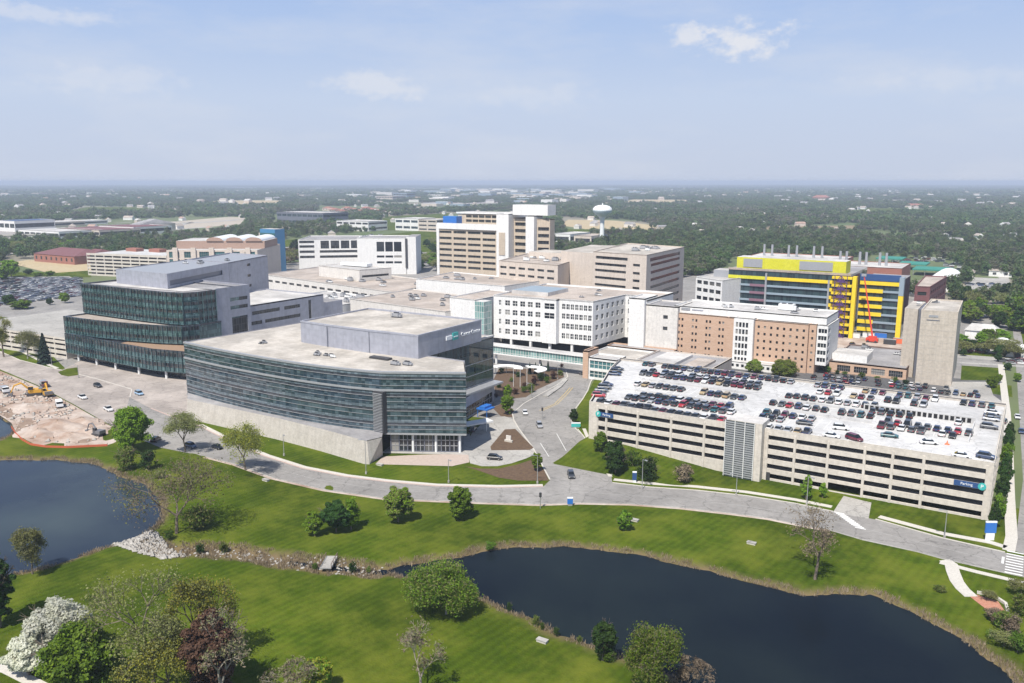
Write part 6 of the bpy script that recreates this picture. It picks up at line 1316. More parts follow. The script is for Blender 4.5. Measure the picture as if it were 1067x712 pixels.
# heaps of spoil: part of the terrain
hr = random.Random(9)
for i, (x, y, r_, h) in enumerate([(60, 445, 14, 2.4), (85, 440, 10, 1.8), (40, 452, 9, 2.0), (95, 450, 8, 1.5), (30, 425, 10, 1.4), (72, 455, 9, 1.6)]):
    q = at(x, y); b = MB(); n = 20; rings = 6; k = len(b.v)
    for j in range(rings + 1):
        for a_ in range(n):
            t = 2 * math.pi * a_ / n; f = j / rings; rr2 = r_ * f * (1 + .18 * math.sin(3 * t + i) + .1 * math.sin(5 * t + 2 * i)); b.v.append((q.x + rr2 * math.cos(t), q.y + rr2 * math.sin(t) * .7, h * (1 - f) ** 1.2 * (1 + .15 * hr.uniform(-1, 1)) + .01))
    for j in range(rings):
        for a_ in range(n): p = j * n + a_; q2 = j * n + (a_ + 1) % n; b.f.append((p, p + n, q2 + n, q2)); b.m.append(b.mi('dirt' if i % 2 else 'dirt'))
    struct(b, 'dirt_mound', smooth=True)
# orange cone on the roof, crates on the building site
q = (-17, 251); o = thing('traffic_cone', 'orange traffic cone at the garage roof\'s ramp corner', 'cone', (*q, DZ)); b = MB(); b.lathe((*q, DZ), [(.5, 0.02), (.45, .1), (.2, .5), (.06, 1.1)], 'orange_plastic', 10); b.build('cone', o); b = MB(); b.box(q[0] - .6, q[1] - .6, DZ + .001, q[0] + .6, q[1] + .6, DZ + .06, 'orange_plastic'); b.build('base', o)
for i, (x, y, m_, lab) in enumerate([(905, 352, 'metal_white', 'white'), (918, 352, 'blue_bright', 'blue'), (932, 350, 'blue_panel', 'dark blue'), (890, 352, 'metal_white', 'pale grey'), (937, 358, 'orange_plastic', 'orange'), (927, 359, 'metal_dark', 'black')]):
    q = at(x, y); o = thing('site_container', f'{lab} site container on the dirt below the yellow-banded wing', 'container', tuple(q)); b = MB(); b.box(q.x - 3, q.y - 1.2, .1, q.x + 3, q.y + 1.2, 2.7, m_)
    for k in range(9): b.box(q.x - 2.9 + k * .66, q.y - 1.26, .2, q.x - 2.7 + k * .66, q.y - 1.2, 2.6, m_)
    b.build('container_body', o); b = MB(); b.box(q.x - 3.08, q.y - 1.28, 2.7, q.x + 3.08, q.y + 1.28, 2.82, 'metal_gray'); b.build('container_roof', o)
# ------------------------------------------------------------------ vegetation
leafmat('leaf_green', (.055, .115, .010), (.115, .19, .020)); leafmat('leaf_bright', (.10, .19, .010), (.19, .29, .025)); leafmat('leaf_dark', (.018, .05, .010), (.05, .095, .018))
leafmat('leaf_olive', (.17, .19, .05), (.25, .265, .085), .4); leafmat('leaf_pale', (.17, .19, .075), (.26, .26, .12)); leafmat('leaf_maroon', (.055, .026, .018), (.092, .048, .034), .2)
leafmat('leaf_white', (.70, .72, .56), (.88, .88, .80), .5); leafmat('leaf_brown', (.14, .105, .07), (.21, .17, .12), .15); leafmat('leaf_spruce', (.022, .045, .032), (.05, .08, .06), .1)
leafmat('reed', (.34, .27, .165), (.50, .42, .29), .35); leafmat('leaf_yellow', (.20, .21, .02), (.30, .28, .04))
mat('bark', (.13, .10, .075), .9, (2, .8, (.20, .165, .13))); mat('bark_pale', (.26, .22, .18), .9, (2, .8, (.36, .32, .27)))
def quads(C, Nn, size, m, name='crown', asp=1.5, seed=0):
    """mesh of many leaf-sized faces; C centres, Nn normals (n,3), size (n,)"""
    r = np.random.default_rng(seed); n = len(C); Nn = Nn / np.maximum(np.linalg.norm(Nn, axis=1, keepdims=True), 1e-6)
    a = np.cross(Nn, r.normal(size=(n, 3))); a /= np.maximum(np.linalg.norm(a, axis=1, keepdims=True), 1e-6); b = np.cross(Nn, a)
    s = size[:, None]; u = a * s * .5 * asp; v = b * s * .5
    V = np.stack([C - u, C - v * .9 + u * .1, C + u, C + v], 1).reshape(-1, 3)
    me = bpy.data.meshes.new(name); me.vertices.add(4 * n); me.vertices.foreach_set('co', V.astype(np.float32).ravel())
    me.loops.add(4 * n); me.loops.foreach_set('vertex_index', np.arange(4 * n, dtype=np.int32)); me.polygons.add(n)
    me.polygons.foreach_set('loop_start', np.arange(0, 4 * n, 4, dtype=np.int32)); me.polygons.foreach_set('loop_total', np.full(n, 4, np.int32))
    ms = m if isinstance(m, list) else [m]
    for q in ms: me.materials.append(M[q])
    if len(ms) > 1: me.polygons.foreach_set('material_index', r.integers(0, len(ms), n).astype(np.int32))
    me.update(calc_edges=True); return me
def skeleton(h, wd, depth, kids, seed, trunk=.3, ang=38, thick=.03):
    r = random.Random(seed); segs = []; tips = []
    def grow(p, d, ln, rr, lv):
        q = p; dd = d
        for i in range(2):
            dd = (dd + Vector((r.uniform(-.14, .14), r.uniform(-.14, .14), r.uniform(-.02, .12)))).normalized(); e = q + dd * ln / 2
            segs.append((q, e, rr * (1 - .15 * i), rr * (.85 - .15 * i), lv)); q = e
        if lv >= depth: tips.append(q); return
        n = r.choice(kids); a0 = r.uniform(0, 6.28)
        for i in range(n):
            t = a0 + 6.283 * i / n + r.uniform(-.4, .4); el = rad(r.uniform(ang * .5, ang * 1.25))
            o = dd.orthogonal().normalized(); o2 = dd.cross(o); nd = (dd * math.cos(el) + (o * math.cos(t) + o2 * math.sin(t)) * math.sin(el)).normalized()
            grow(q, nd, ln * (r.uniform(.45, 1.0) if lv < 2 else r.uniform(.58, .84)), rr * .62, lv + 1)
    grow(Vector((0, 0, 0)), Vector((0, 0, 1)), .62, thick, 0)
    zx = max(t.z for t in tips); xr = sorted(max(abs(t.x), abs(t.y)) for t in tips)[int(len(tips) * .88)]
    sx, sz = wd / 2 / xr, h / zx; t0 = trunk
    f = lambda p: Vector((p.x * sx, p.y * sx, p.z * sz))
    return [(f(a), f(b), r0 * h, r1 * h, lv) for a, b, r0, r1, lv in segs], [f(t) for t in tips]
def trunk_mesh(segs, m='bark', minr=.025):
    b = MB()
    for p, q, r0, r1, lv in segs: b.tube(p, q, max(r0, minr), max(r1, minr), m, 7 if lv == 0 else 5 if lv < 3 else 3, caps=False)
    return b.mesh('trunk')
def crown_points(h, wd, zb, ncl, per, seed, lump=.22, flat=1., shell=.45, top=1.):
    r = np.random.default_rng(seed); d = r.normal(size=(ncl, 3)); d /= np.linalg.norm(d, axis=1, keepdims=True); rad_ = r.random(ncl) ** shell
    rad_ *= .80 + .16 * np.sin(3 * np.arctan2(d[:, 1], d[:, 0]) + seed) + .1 * np.sin(5 * d[:, 2] + seed) + r.normal(size=ncl) * .06
    c = d * rad_[:, None]; prof = np.where(c[:, 2] < 0, 1.0, 1 - .25 * c[:, 2] * top)
    cx = wd / 2 * .86; cz = (h - zb) / 2 * .9
    C = np.stack([c[:, 0] * cx * prof, c[:, 1] * cx * prof, zb + (h - zb) / 2 + c[:, 2] * cz], 1)
    k = np.repeat(np.arange(ncl), per); lr_ = lump * wd * .5 * (.7 + .6 * r.random(ncl))
    o = r.normal(size=(len(k), 3)); o /= np.linalg.norm(o, axis=1, keepdims=True); rr = r.random(len(k)) ** .4
    P_ = C[k] + o * (rr * lr_[k])[:, None] * np.array([1, 1, .75 * flat]); N_ = o + r.normal(size=o.shape) * .6 + np.array([0, 0, .5])
    keep = P_[:, 2] > .15
    return P_[keep], N_[keep]
def tip_points(tips, per, sd, seed, droop=0.):
    r = np.random.default_rng(seed); T = np.array([tuple(t) for t in tips]); k = np.repeat(np.arange(len(T)), per)
    P_ = T[k] + r.normal(size=(len(k), 3)) * sd; P_[:, 2] -= droop * r.random(len(k)); return P_, r.normal(size=P_.shape) + np.array([0, 0, .4])
def tree_meshes(kind, h, wd, seed, share=None):
    rs = np.random.default_rng(seed + 999)
    if kind in ('maple', 'dark', 'bright', 'maroon', 'blossom', 'yellow', 'round_olive'):
        lm = {'maple': ['leaf_green', 'leaf_bright'], 'dark': 'leaf_dark', 'bright': 'leaf_bright', 'maroon': 'leaf_maroon', 'blossom': 'leaf_white', 'yellow': ['leaf_yellow', 'leaf_bright'], 'round_olive': ['leaf_olive', 'leaf_bright']}[kind]
        sg, tp = skeleton(h * .85, wd * .75, 4, (3, 3, 4), seed)
        zb = h * .04; ncl = int(70 + 14 * wd); P_, N_ = crown_points(h, wd, zb, ncl, 170 if wd > 6.5 and share is None else 70, seed, .2)
        return trunk_mesh(sg), quads(P_, N_, ((.24 + .011 * wd) if share is None else .42) * (.7 + .6 * rs.random(len(P_))), lm, seed=seed)
    if kind in ('sparse', 'pale', 'willow', 'sparse_yellow', 'thin'):
        sg, tp = skeleton(h * .98, wd, 5 if h > 6 else 4, (3, 3, 4), seed, ang=36, thick=.022)
        lm = {'thin': ['leaf_olive', 'leaf_pale', 'leaf_brown'], 'sparse': ['leaf_olive', 'leaf_pale'], 'pale': 'leaf_pale', 'willow': ['leaf_bright', 'leaf_green', 'leaf_olive'], 'sparse_yellow': ['leaf_olive', 'leaf_yellow']}[kind]
        per = {'thin': 13, 'sparse': 20, 'pale': 22, 'willow': 60, 'sparse_yellow': 30}[kind] // (3 if share else 1); P_, N_ = tip_points(tp, per, .06 * wd, seed, h * (.16 if kind == 'willow' else .05))
        return trunk_mesh(sg, 'bark_pale' if kind in ('pale', 'willow') else 'bark', .03), quads(P_, N_, ((.17 + .006 * wd) if share is None else .34) * (.6 + .8 * rs.random(len(P_))), lm, seed=seed)
    if kind in ('bare', 'bare_pale'):
        sg, tp = skeleton(h * .98, wd, 6, (2, 3, 3), seed, ang=34, thick=.024); P_, N_ = tip_points(tp, 3, .04 * wd, seed)
        return trunk_mesh(sg, 'bark_pale' if kind == 'bare_pale' else 'bark', .03), quads(P_, N_, .16 + .12 * rs.random(len(P_)), 'leaf_brown' if kind == 'bare' else ['leaf_brown', 'leaf_pale'], asp=2.4, seed=seed)
    if kind == 'spruce':
        n = 5200; z = h * (.06 + .94 * rs.random(n) ** 1.25); t = rs.random(n) * 6.283; lay = .72 + .28 * np.sin(z / h * 46 + 2 * np.sin(3 * t)); rr = (1 - z / h) ** .85 * wd / 2 * lay * (.45 + .55 * rs.random(n) ** .5)
        P_ = np.stack([rr * np.cos(t), rr * np.sin(t), z - rr * .18], 1); N_ = np.stack([np.cos(t) * .5, np.sin(t) * .5, np.ones(n)], 1) + rs.normal(size=(n, 3)) * .5
        return trunk_mesh([(Vector((0, 0, 0)), Vector((0, 0, h * .97)), .02 * h, .02, 0)]), quads(P_, N_, np.full(n, .3 + .02 * h), 'leaf_spruce', asp=2, seed=seed)
    lm = {'shrub': 'leaf_green', 'shrub_dark': 'leaf_dark', 'shrub_maroon': 'leaf_maroon', 'shrub_olive': ['leaf_olive', 'leaf_green'], 'shrub_brown': 'leaf_brown'}[kind]
    sg, tp = skeleton(h * .8, wd * .8, 2, (4, 5), seed, thick=.02); P_, N_ = crown_points(h, wd, -.1 * h, int(16 + 5 * wd), 40, seed, .3, shell=.5)
    return trunk_mesh(sg), quads(P_, N_, (.2 + .02 * wd) * (.7 + .6 * rs.random(len(P_))), lm, seed=seed)
_tm = {}
def tree(name, kind, x, y, wpx, ytop, label, cat='tree', group=None, seed=None, share=None, world=None):
    """tree whose trunk foot is at pixel x, y; as wide as wpx there and reaching up to row ytop"""
    q = at(x, y); q.z = gz(q.x, q.y); d = proj(q.x, q.y, q.z)[2]; wd = wpx / FPX * d; h = .5
    while proj(q.x, q.y, q.z + h)[1] > ytop and h < 40: h += .1
    if share:
        k = (kind, share)
        if k not in _tm: _tm[k] = (*tree_meshes(kind, 8., 7., 31 * share + sum(map(ord, kind)), share), )
        ms = _tm[k]; sc = (wd / 7., wd / 7., h / 8.)
    else: ms = tree_meshes(kind, h, wd, seed or int(x * 7 + y)); sc = None
    o = thing(name, label, cat, tuple(q), group, R.uniform(0, 6.28) if share else 0)
    if sc: o.scale = sc
    inst(ms[0], 'trunk' if cat == 'tree' else 'stem', o, (0, 0, 0)); inst(ms[1], 'crown' if cat == 'tree' else 'foliage', o, (0, 0, 0)); return o
# near trees, each its own
T = [('broadleaf_tree', 'dark', -1, 654, 44, 564, 'dark green broadleaf tree cut by the left edge of the photo'),
 ('blossom_tree', 'blossom', 62, 684, 74, 621, 'large white-blossomed tree on the near lawn at left'), ('blossom_tree', 'blossom', 30, 704, 50, 661, 'smaller white-blossomed tree below the large one at left'),
 ('broadleaf_tree', 'maple', 86, 724, 88, 642, 'round bright green tree beside the white blossom trees'), ('budding_tree', 'sparse', 160, 722, 90, 603, 'tall pale budding tree left of the maroon tree'),
 ('budding_tree', 'sparse_yellow', 206, 700, 62, 600, 'yellowish budding tree just behind the maroon tree'), ('maroon_tree', 'maroon', 221, 728, 72, 627, 'dark maroon-leaved tree at the bottom of the lawn'),
 ('bare_tree', 'bare_pale', 229, 740, 66, 640, 'pale bare tree standing in front of the maroon tree'), ('budding_tree', 'sparse_yellow', 178, 735, 60, 668, 'low yellow-green budding tree between the green and maroon trees'),
 ('budding_tree', 'thin', 184, 556, 84, 479, 'wide thin olive tree with bare limbs on the west pond shore'), ('shrub', 'shrub_olive', 206, 551, 46, 527, 'straggly olive thicket at the foot of the wide shore tree'),
 ('slender_tree', 'sparse', 34, 598, 28, 551, 'slender pale green tree on the bank of the west pond'), ('broadleaf_tree', 'bright', 139, 470, 46, 420, 'bright green tree at the corner of the construction ground'),
 ('shrub', 'shrub_olive', 131, 489, 30, 461, 'olive shrub below the bright green tree at the pond'), ('shrub', 'shrub_dark', 155, 489, 24, 464, 'dark shrub below the bright green tree at the pond'),
 ('budding_tree', 'sparse', 193, 471, 30, 430, 'thin budding tree on the front road left of the terrace'), ('budding_tree', 'sparse_yellow', 256, 490, 44, 438, 'taller budding tree on the front road below the stone terrace'),
 ('young_tree', 'bright', 328, 559, 22, 531, 'small light green tree left of the dark twin on the lawn'), ('broadleaf_tree', 'dark', 350, 555, 36, 518, 'dark green tree in the middle of the lawn cluster'), ('young_tree', 'bright', 366, 552, 24, 516, 'bright green tree right of the dark one in the lawn cluster'),
 ('broadleaf_tree', 'round_olive', 415, 544, 36, 504, 'round olive-green tree below the front road, left of the pair'), ('broadleaf_tree', 'maple', 480, 541, 32, 504, 'round deep green tree below the front road, right of the pair'),
 ('willow_tree', 'willow', 465, 640, 52, 587, 'broad bright willow at the west end of the east pond'), ('bare_tree', 'bare_pale', 438, 722, 54, 658, 'grey bare tree at the bottom middle of the lawn'),
 ('young_tree', 'yellow', 331, 722, 38, 684, 'vivid yellow-green young tree at the bottom edge'), ('bare_tree', 'bare_pale', 306, 730, 44, 692, 'pale bare treetop left of the yellow-green young tree'),
 ('dense_tree', 'dark', 628, 688, 32, 642, 'dense dark green tree on the near bank of the east pond'), ('budding_tree', 'willow', 678, 724, 52, 648, 'pale leafy tree on the near bank of the east pond'),
 ('bare_tree', 'bare', 716, 722, 36, 677, 'brown bare tree right of the pale leafy tree'), ('young_tree', 'maple', 651, 553, 20, 530, 'lone young green tree between the road and the east pond'),
 ('bare_tree', 'bare', 849, 604, 62, 537, 'big bare tree on the far bank of the east pond'), ('broadleaf_tree', 'dark', 641, 494, 30, 458, 'round dark green tree at the garage\'s left front corner'), ('broadleaf_tree', 'maple', 626, 478, 20, 449, 'small green tree at the garage\'s left corner post'),
 ('shrub', 'shrub_dark', 675, 501, 28, 470, 'broad dark shrub in front of the garage bays'), ('shrub', 'shrub', 659, 489, 20, 466, 'green shrub between the dark tree and the dark shrub at the garage'), ('shrub', 'shrub_brown', 713, 503, 26, 481, 'bare brown shrub on the grass before the garage bays'),
 ('young_tree', 'bright', 840, 521, 14, 493, 'taller of the two young trees before the right garage bays'), ('young_tree', 'bright', 857, 519, 11, 502, 'shorter of the two young trees before the right garage bays'),
 ('spruce_tree', 'spruce', 47, 379, 17, 348, 'dark blue spruce in front of the low parking structure'), ('budding_tree', 'sparse_yellow', 4, 372, 18, 330, 'yellowish budding tree at the left end of the low parking structure'), ('budding_tree', 'sparse', 29, 372, 22, 344, 'thin budding tree between the yellowish one and the spruce'),
 ('broadleaf_tree', 'bright', 528, 432, 17, 407, 'round green tree at the tip of the drop-off garden'), ('broadleaf_tree', 'bright', 529, 417, 12, 400, 'small green tree behind the round one in the drop-off garden'),
 ('broadleaf_tree', 'round_olive', 786, 389, 20, 374, 'small olive tree before the orange brick hospital, left one'), ('broadleaf_tree', 'round_olive', 818, 392, 32, 375, 'wide olive tree before the orange brick hospital, right one'),
 ('young_tree', 'bright', 559, 491, 15, 470, 'small round-headed tree beside the junction lamp'), ('broadleaf_tree', 'dark', 598, 442, 11, 425, 'round dark tree on the side road\'s right kerb')]
for a in T: tree(a[0], a[1], a[2], a[3], a[4], a[5], a[6], 'shrub' if a[0] == 'shrub' else 'tree')
def series(name, kinds, spots, labf, group, cat='tree'):
    for i, s_ in enumerate(sorted(spots)):
        k = kinds[i % len(kinds)]; tree(name, k, s_[0], s_[1], s_[2], s_[1] - s_[3], labf(ordinal(i)), cat, group, share=1 + i % 3)
series('hedge_tree', ['dark', 'maple', 'dark'], [(1036, 550, 14, 26), (1040, 541, 16, 30), (1043, 524, 17, 32), (1046, 506, 17, 32), (1048, 488, 16, 30), (1050, 472, 14, 26), (1051, 458, 12, 18)], lambda o: f'dense green tree, {o} from the road in the row along the garage\'s right side', 'trees along the garage\'s right side')
series('garden_shrub', ['shrub_maroon', 'shrub_dark', 'shrub', 'shrub_maroon', 'shrub_olive'], [(520, 404, 9, 6), (527, 409, 10, 7), (537, 411, 9, 7), (546, 409, 10, 8), (553, 409, 11, 12), (557, 402, 10, 13), (563, 397, 10, 10), (570, 399, 9, 9), (577, 395, 10, 10), (584, 391, 9, 6), (585, 383, 6, 5), (533, 398, 7, 5), (517, 414, 8, 5), (540, 393, 8, 6), (523, 388, 8, 6), (547, 403, 9, 5)], lambda o: f'garden shrub, {o} from the left in the drop-off garden', 'shrubs of the drop-off garden', 'shrub')
series('cone_conifer', ['spruce'], [(552, 390, 5, 12), (558, 389, 5, 11), (564, 388, 5, 11), (571, 387, 5, 11)], lambda o: f'small cone-shaped conifer, {o} from the left behind the garden pergola', 'conifers behind the pergola')
series('bank_shrub', ['shrub_olive', 'shrub', 'shrub_dark'], [(208, 574, 12, 9), (233, 572, 14, 9), (367, 594, 11, 11), (328, 591, 8, 6), (384, 594, 7, 5), (511, 571, 15, 9), (531, 634, 8, 8), (558, 650, 11, 11), (565, 654, 7, 7), (580, 660, 9, 8), (634, 688, 22, 14), (604, 668, 8, 7), (176, 562, 14, 12), (167, 498, 16, 9)], lambda o: f'low bank shrub, {o} from the left along the ponds and creek', 'shrubs along the water', 'shrub')
series('overlook_shrub', ['shrub_olive', 'sparse', 'shrub_brown', 'shrub'], [(1028, 625, 14, 10), (1033, 646, 20, 16), (1043, 655, 24, 22), (1054, 662, 24, 24), (1062, 640, 22, 26), (1060, 680, 26, 26), (1046, 674, 20, 16), (980, 616, 18, 6), (1064, 620, 18, 16), (1034, 665, 16, 12)], lambda o: f'straggly shrub, {o} from the left around the red-brick overlook', 'shrubs round the overlook', 'shrub')
series('clinic_shrub', ['shrub', 'shrub_dark', 'shrub'], [(862, 388, 10, 9), (872, 390, 8, 5), (898, 394, 9, 8), (914, 396, 8, 5), (932, 399, 9, 8), (944, 402, 10, 8), (880, 391, 8, 5), (908, 372, 18, 6)], lambda o: f'clipped green shrub, {o} from the left along the low brick clinic', 'shrubs along the clinic', 'shrub')
rt = random.Random(77)
def wild(poly, n, wr, hr_):
    """n well spaced spots inside a pixel polygon"""
    xs = [p[0] for p in poly]; ys = [p[1] for p in poly]; out = []; tries = 0; A = np.array(poly, float)
    while len(out) < n and tries < 6000:
        tries += 1; x = rt.uniform(min(xs), max(xs)); y = rt.uniform(min(ys), max(ys))
        if sdist(np.array([[x, y]]), [Vector((*p, 0)) for p in poly])[0] > 0: continue
        if any(abs(x - o[0]) < 6 and abs(y - o[1]) < 2.2 for o in out): continue
        s = max(.35, min(1., (y - 189) / 130)); out.append((x, y, rt.uniform(*wr) * s, rt.uniform(*hr_) * s))
    return out
W3 = ['maple', 'dark', 'bright', 'round_olive', 'sparse', 'dark', 'maple']
series('street_tree', W3, wild([(998, 318), (1067, 312), (1090, 330), (1090, 352), (1042, 345), (1000, 335)], 30, (16, 27), (14, 24)), lambda o: f'leafy tree, {o} from the left in the grove beyond the blank tower', 'grove beyond the blank tower')
series('street_tree', ['maple', 'sparse', 'dark', 'bright', 'sparse'], wild([(1000, 356), (1040, 354), (1062, 362), (1058, 376), (1000, 372)], 12, (14, 24), (10, 17)), lambda o: f'small tree, {o} from the left between the white shed and the street', 'trees round the white shed')
series('street_tree', ['dark', 'bright'], [(1033, 404, 13, 14), (1040, 399, 9, 10), (1050, 386, 10, 9), (1060, 398, 10, 10), (1004, 371, 8, 8), (1040, 377, 9, 10), (1063, 345, 26, 26)], lambda o: f'street tree, {o} from the left on the lawns right of the tower', 'street trees right of the tower')
series('park_tree', W3, wild([(-10, 262), (40, 262), (92, 262), (60, 256), (-10, 258)], 16, (22, 34), (15, 22)), lambda o: f'round tree, {o} from the left round the maroon-roofed lodge', 'trees round the lodge')
series('park_tree', ['maple', 'dark', 'bright'], [(12, 289, 22, 20), (4, 292, 16, 16), (30, 286, 12, 6), (22, 322, 26, 10), (10, 318, 18, 12), (52, 318, 9, 8), (68, 316, 13, 12), (40, 288, 14, 5), (52, 287, 12, 5)], lambda o: f'car park tree, {o} from the left around the big car park', 'trees of the far left car park')
series('park_tree', ['maroon', 'dark', 'sparse', 'bare'], wild([(286, 256), (310, 262), (306, 282), (286, 280)], 11, (18, 30), (14, 24)), lambda o: f'dusky tree, {o} from the left between the blue tower and white offices', 'trees by the blue stair tower')
series('park_tree', ['dark', 'sparse', 'maple'], wild([(430, 258), (455, 252), (456, 284), (432, 282)], 14, (18, 30), (12, 20)), lambda o: f'tree, {o} from the left in the gap left of the tan tower', 'trees left of the tan tower')

# ------------------------------------------------------------------ woods and plain to the horizon: one mass
src = bpy.data.collections.new('wood_sources')
def clump(nm, lm, n, wd, h, size, seed, lumps=1):
    rs = np.random.default_rng(seed); Ps, Ns = [], []
    for i in range(lumps):
        cx, cy = (rs.random(2) - .5) * wd * (1 if lumps > 1 else 0); w1 = wd if lumps == 1 else wd / math.sqrt(lumps) * (1.0 + .5 * rs.random()); h1 = h * (.7 + .5 * rs.random())
        P_, N_ = crown_points(h1, w1, h1 * .12, max(3, n // lumps // 8), 8, seed + i * 13, .35); P_[:, 0] += cx; P_[:, 1] += cy; Ps.append(P_); Ns.append(N_)
    P_ = np.concatenate(Ps); N_ = np.concatenate(Ns); me = quads(P_, N_ + np.array([0, 0, .6]), size * (.7 + .6 * rs.random(len(P_))), lm, 'wood_clump', 1.3, seed)
    o = bpy.data.objects.new(nm, me); src.objects.link(o); return o
leafmat('wood_dark', (.045, .085, .03), (.07, .115, .04), .35); leafmat('wood_green', (.07, .125, .035), (.105, .16, .05), .35); leafmat('wood_olive', (.11, .135, .06), (.15, .165, .085), .35); leafmat('wood_brown', (.14, .13, .105), (.19, .175, .14), .35)
pal = [['wood_dark', 'wood_green'], 'wood_green', ['wood_green', 'wood_olive'], ['wood_olive', 'wood_green'], ['wood_brown', 'wood_olive'], 'wood_green']
for i, lm in enumerate(pal): clump(f'a{i:02d}', lm, 420, 10, 11, 1.05, 40 + i)
for i, lm in enumerate(pal): clump(f'b{i:02d}', lm, 640, 36, 11, 2.6, 60 + i, 8)
for i, lm in enumerate(pal[:4]): clump(f'c{i:02d}', lm, 900, 130, 11, 7., 80 + i, 40)
ng = bpy.data.node_groups.new('woods', 'GeometryNodeTree')
ng.interface.new_socket('Geometry', in_out='INPUT', socket_type='NodeSocketGeometry'); ng.interface.new_socket('Geometry', in_out='OUTPUT', socket_type='NodeSocketGeometry')
N = ng.nodes.new; gi, go_ = N('NodeGroupInput'), N('NodeGroupOutput'); ip = N('GeometryNodeInstanceOnPoints'); ci = N('GeometryNodeCollectionInfo'); m2p = N('GeometryNodeMeshToPoints')
ci.inputs['Collection'].default_value = src; ci.inputs['Separate Children'].default_value = True; ci.inputs['Reset Children'].default_value = True
def attr(nm, ty):
    a = N('GeometryNodeInputNamedAttribute'); a.data_type = ty; a.inputs['Name'].default_value = nm; return a.outputs['Attribute']
lk = ng.links.new; lk(gi.outputs[0], m2p.inputs[0]); lk(m2p.outputs[0], ip.inputs['Points']); lk(ci.outputs[0], ip.inputs['Instance']); ip.inputs['Pick Instance'].default_value = True
lk(attr('idx', 'INT'), ip.inputs['Instance Index']); lk(attr('rot', 'FLOAT_VECTOR'), ip.inputs['Rotation']); lk(attr('scl', 'FLOAT_VECTOR'), ip.inputs['Scale']); lk(ip.outputs[0], go_.inputs[0])
rn = np.random.default_rng(123)
def vnoise(P_, s, seed):
    return (np.sin(P_[:, 0] * s + seed) * np.cos(P_[:, 1] * s * 1.17 + 2 * seed) + .6 * np.sin(P_[:, 0] * s * 2.3 + 1.7 * np.sin(P_[:, 1] * s * 1.9 + seed)) + .4 * np.sin(P_[:, 1] * s * 4.1 + P_[:, 0] * s * 3.3 + seed))
def ring(n, r0, r1, half=42):
    a = rad(-YAW) + rad(half) * (2 * rn.random(n) - 1); r_ = np.sqrt(r0 ** 2 + (r1 ** 2 - r0 ** 2) * rn.random(n)); return np.stack([np.sin(a) * r_, np.cos(a) * r_], 1)
KEEP = [pts(l) for l in ([(0, 290), (96, 290), (90, 340), (0, 340)], [(4, 276), (8, 270), (95, 271), (98, 291), (-20, 293)], [(-80, 256), (130, 250), (235, 243), (255, 238), (252, 226), (140, 228), (-80, 236)], [(584, 240), (590, 228), (640, 229), (705, 238)], [(255, 263), (300, 249), (392, 241), (402, 226), (475, 222), (480, 285), (300, 290)],
  [(286, 236), (345, 236), (345, 222), (286, 222)], [(570, 256), (620, 258), (616, 243), (570, 243)], [(880, 240), (905, 246), (928, 253), (926, 250), (905, 243), (882, 237)], [(1003, 312), (1012, 287), (1056, 289), (1052, 305)], [(330, 222), (400, 222), (400, 215), (330, 215)], [(475, 232), (480, 222), (575, 221), (585, 230)], [(586, 238), (700, 239), (690, 245), (592, 244)], [(640, 213), (660, 208), (730, 208.5), (700, 213)], [(790, 242), (800, 236), (900, 235), (880, 242)], [(60, 222), (90, 216), (180, 216), (150, 222)], [(880, 222), (900, 217), (990, 218), (960, 223)], [(200, 213), (230, 209), (300, 209), (290, 213)], [(900, 290), (905, 266), (990, 272), (1010, 286), (985, 306), (940, 306)])]
CAMPUS = pts([(-80, 296), (96, 291), (100, 268), (262, 268), (300, 283), (430, 285), (450, 290), (640, 272), (700, 288), (745, 288), (750, 270), (900, 272), (900, 300), (1000, 325), (1090, 340), (1100, 700), (-300, 700), (-300, 330)])
pos, idx, scl = [], [], []
def put(P_, lo, cnt, s0, s1, thr, nscale, edge=0.):
    P_ = P_[sdist(P_, CAMPUS) > 4 + edge * .3]
    for k in KEEP: P_ = P_[sdist(P_, k) > edge]
    P_ = P_[vnoise(P_, nscale, 3.) + .35 * vnoise(P_, nscale * 4, 8.) > thr]
    t = vnoise(P_, nscale * 1.6, 11.) * .9 + rn.normal(size=len(P_)) * .9; i = np.clip(np.round((t + 2.2) / 4.4 * (cnt - 1)), 0, cnt - 1).astype(int)
    pos.append(P_); idx.append(lo + i); s = s0 + (s1 - s0) * rn.random(len(P_)); scl.append(np.stack([s, s, s * (.8 + .4 * rn.random(len(P_)))], 1))
put(ring(16000, 430, 1750), 0, 6, .75, 1.35, -1.1, .006); put(ring(15000, 1500, 5200), 6, 6, .8, 1.3, -.75, .0022, 14); put(ring(9000, 4800, 17000), 12, 4, .8, 1.5, -.6, .0007, 60)
FILL = pts([(615, 266), (640, 258), (765, 262), (752, 284), (700, 291), (640, 284)]); q_ = rn.random((2600, 2)) * np.array([max(p.x for p in FILL) - min(p.x for p in FILL), max(p.y for p in FILL) - min(p.y for p in FILL)]) + np.array([min(p.x for p in FILL), min(p.y for p in FILL)])
q_ = q_[sdist(q_, FILL) < 0][:900]; pos.append(q_); idx.append(rn.integers(0, 6, len(q_))); s_ = .75 + .5 * rn.random(len(q_)); scl.append(np.stack([s_, s_, s_], 1))
pos = np.concatenate(pos); idx = np.concatenate(idx); scl = np.concatenate(scl); n = len(pos)
me = bpy.data.meshes.new('distant_woods'); me.from_pydata(np.column_stack([pos, np.zeros(n)]).tolist(), [], [])
a_ = me.attributes.new('idx', 'INT', 'POINT'); a_.data.foreach_set('value', idx.astype(np.int32))
a_ = me.attributes.new('rot', 'FLOAT_VECTOR', 'POINT'); a_.data.foreach_set('vector', np.column_stack([np.zeros((n, 2)), rn.random(n) * 6.28]).astype(np.float32).ravel())
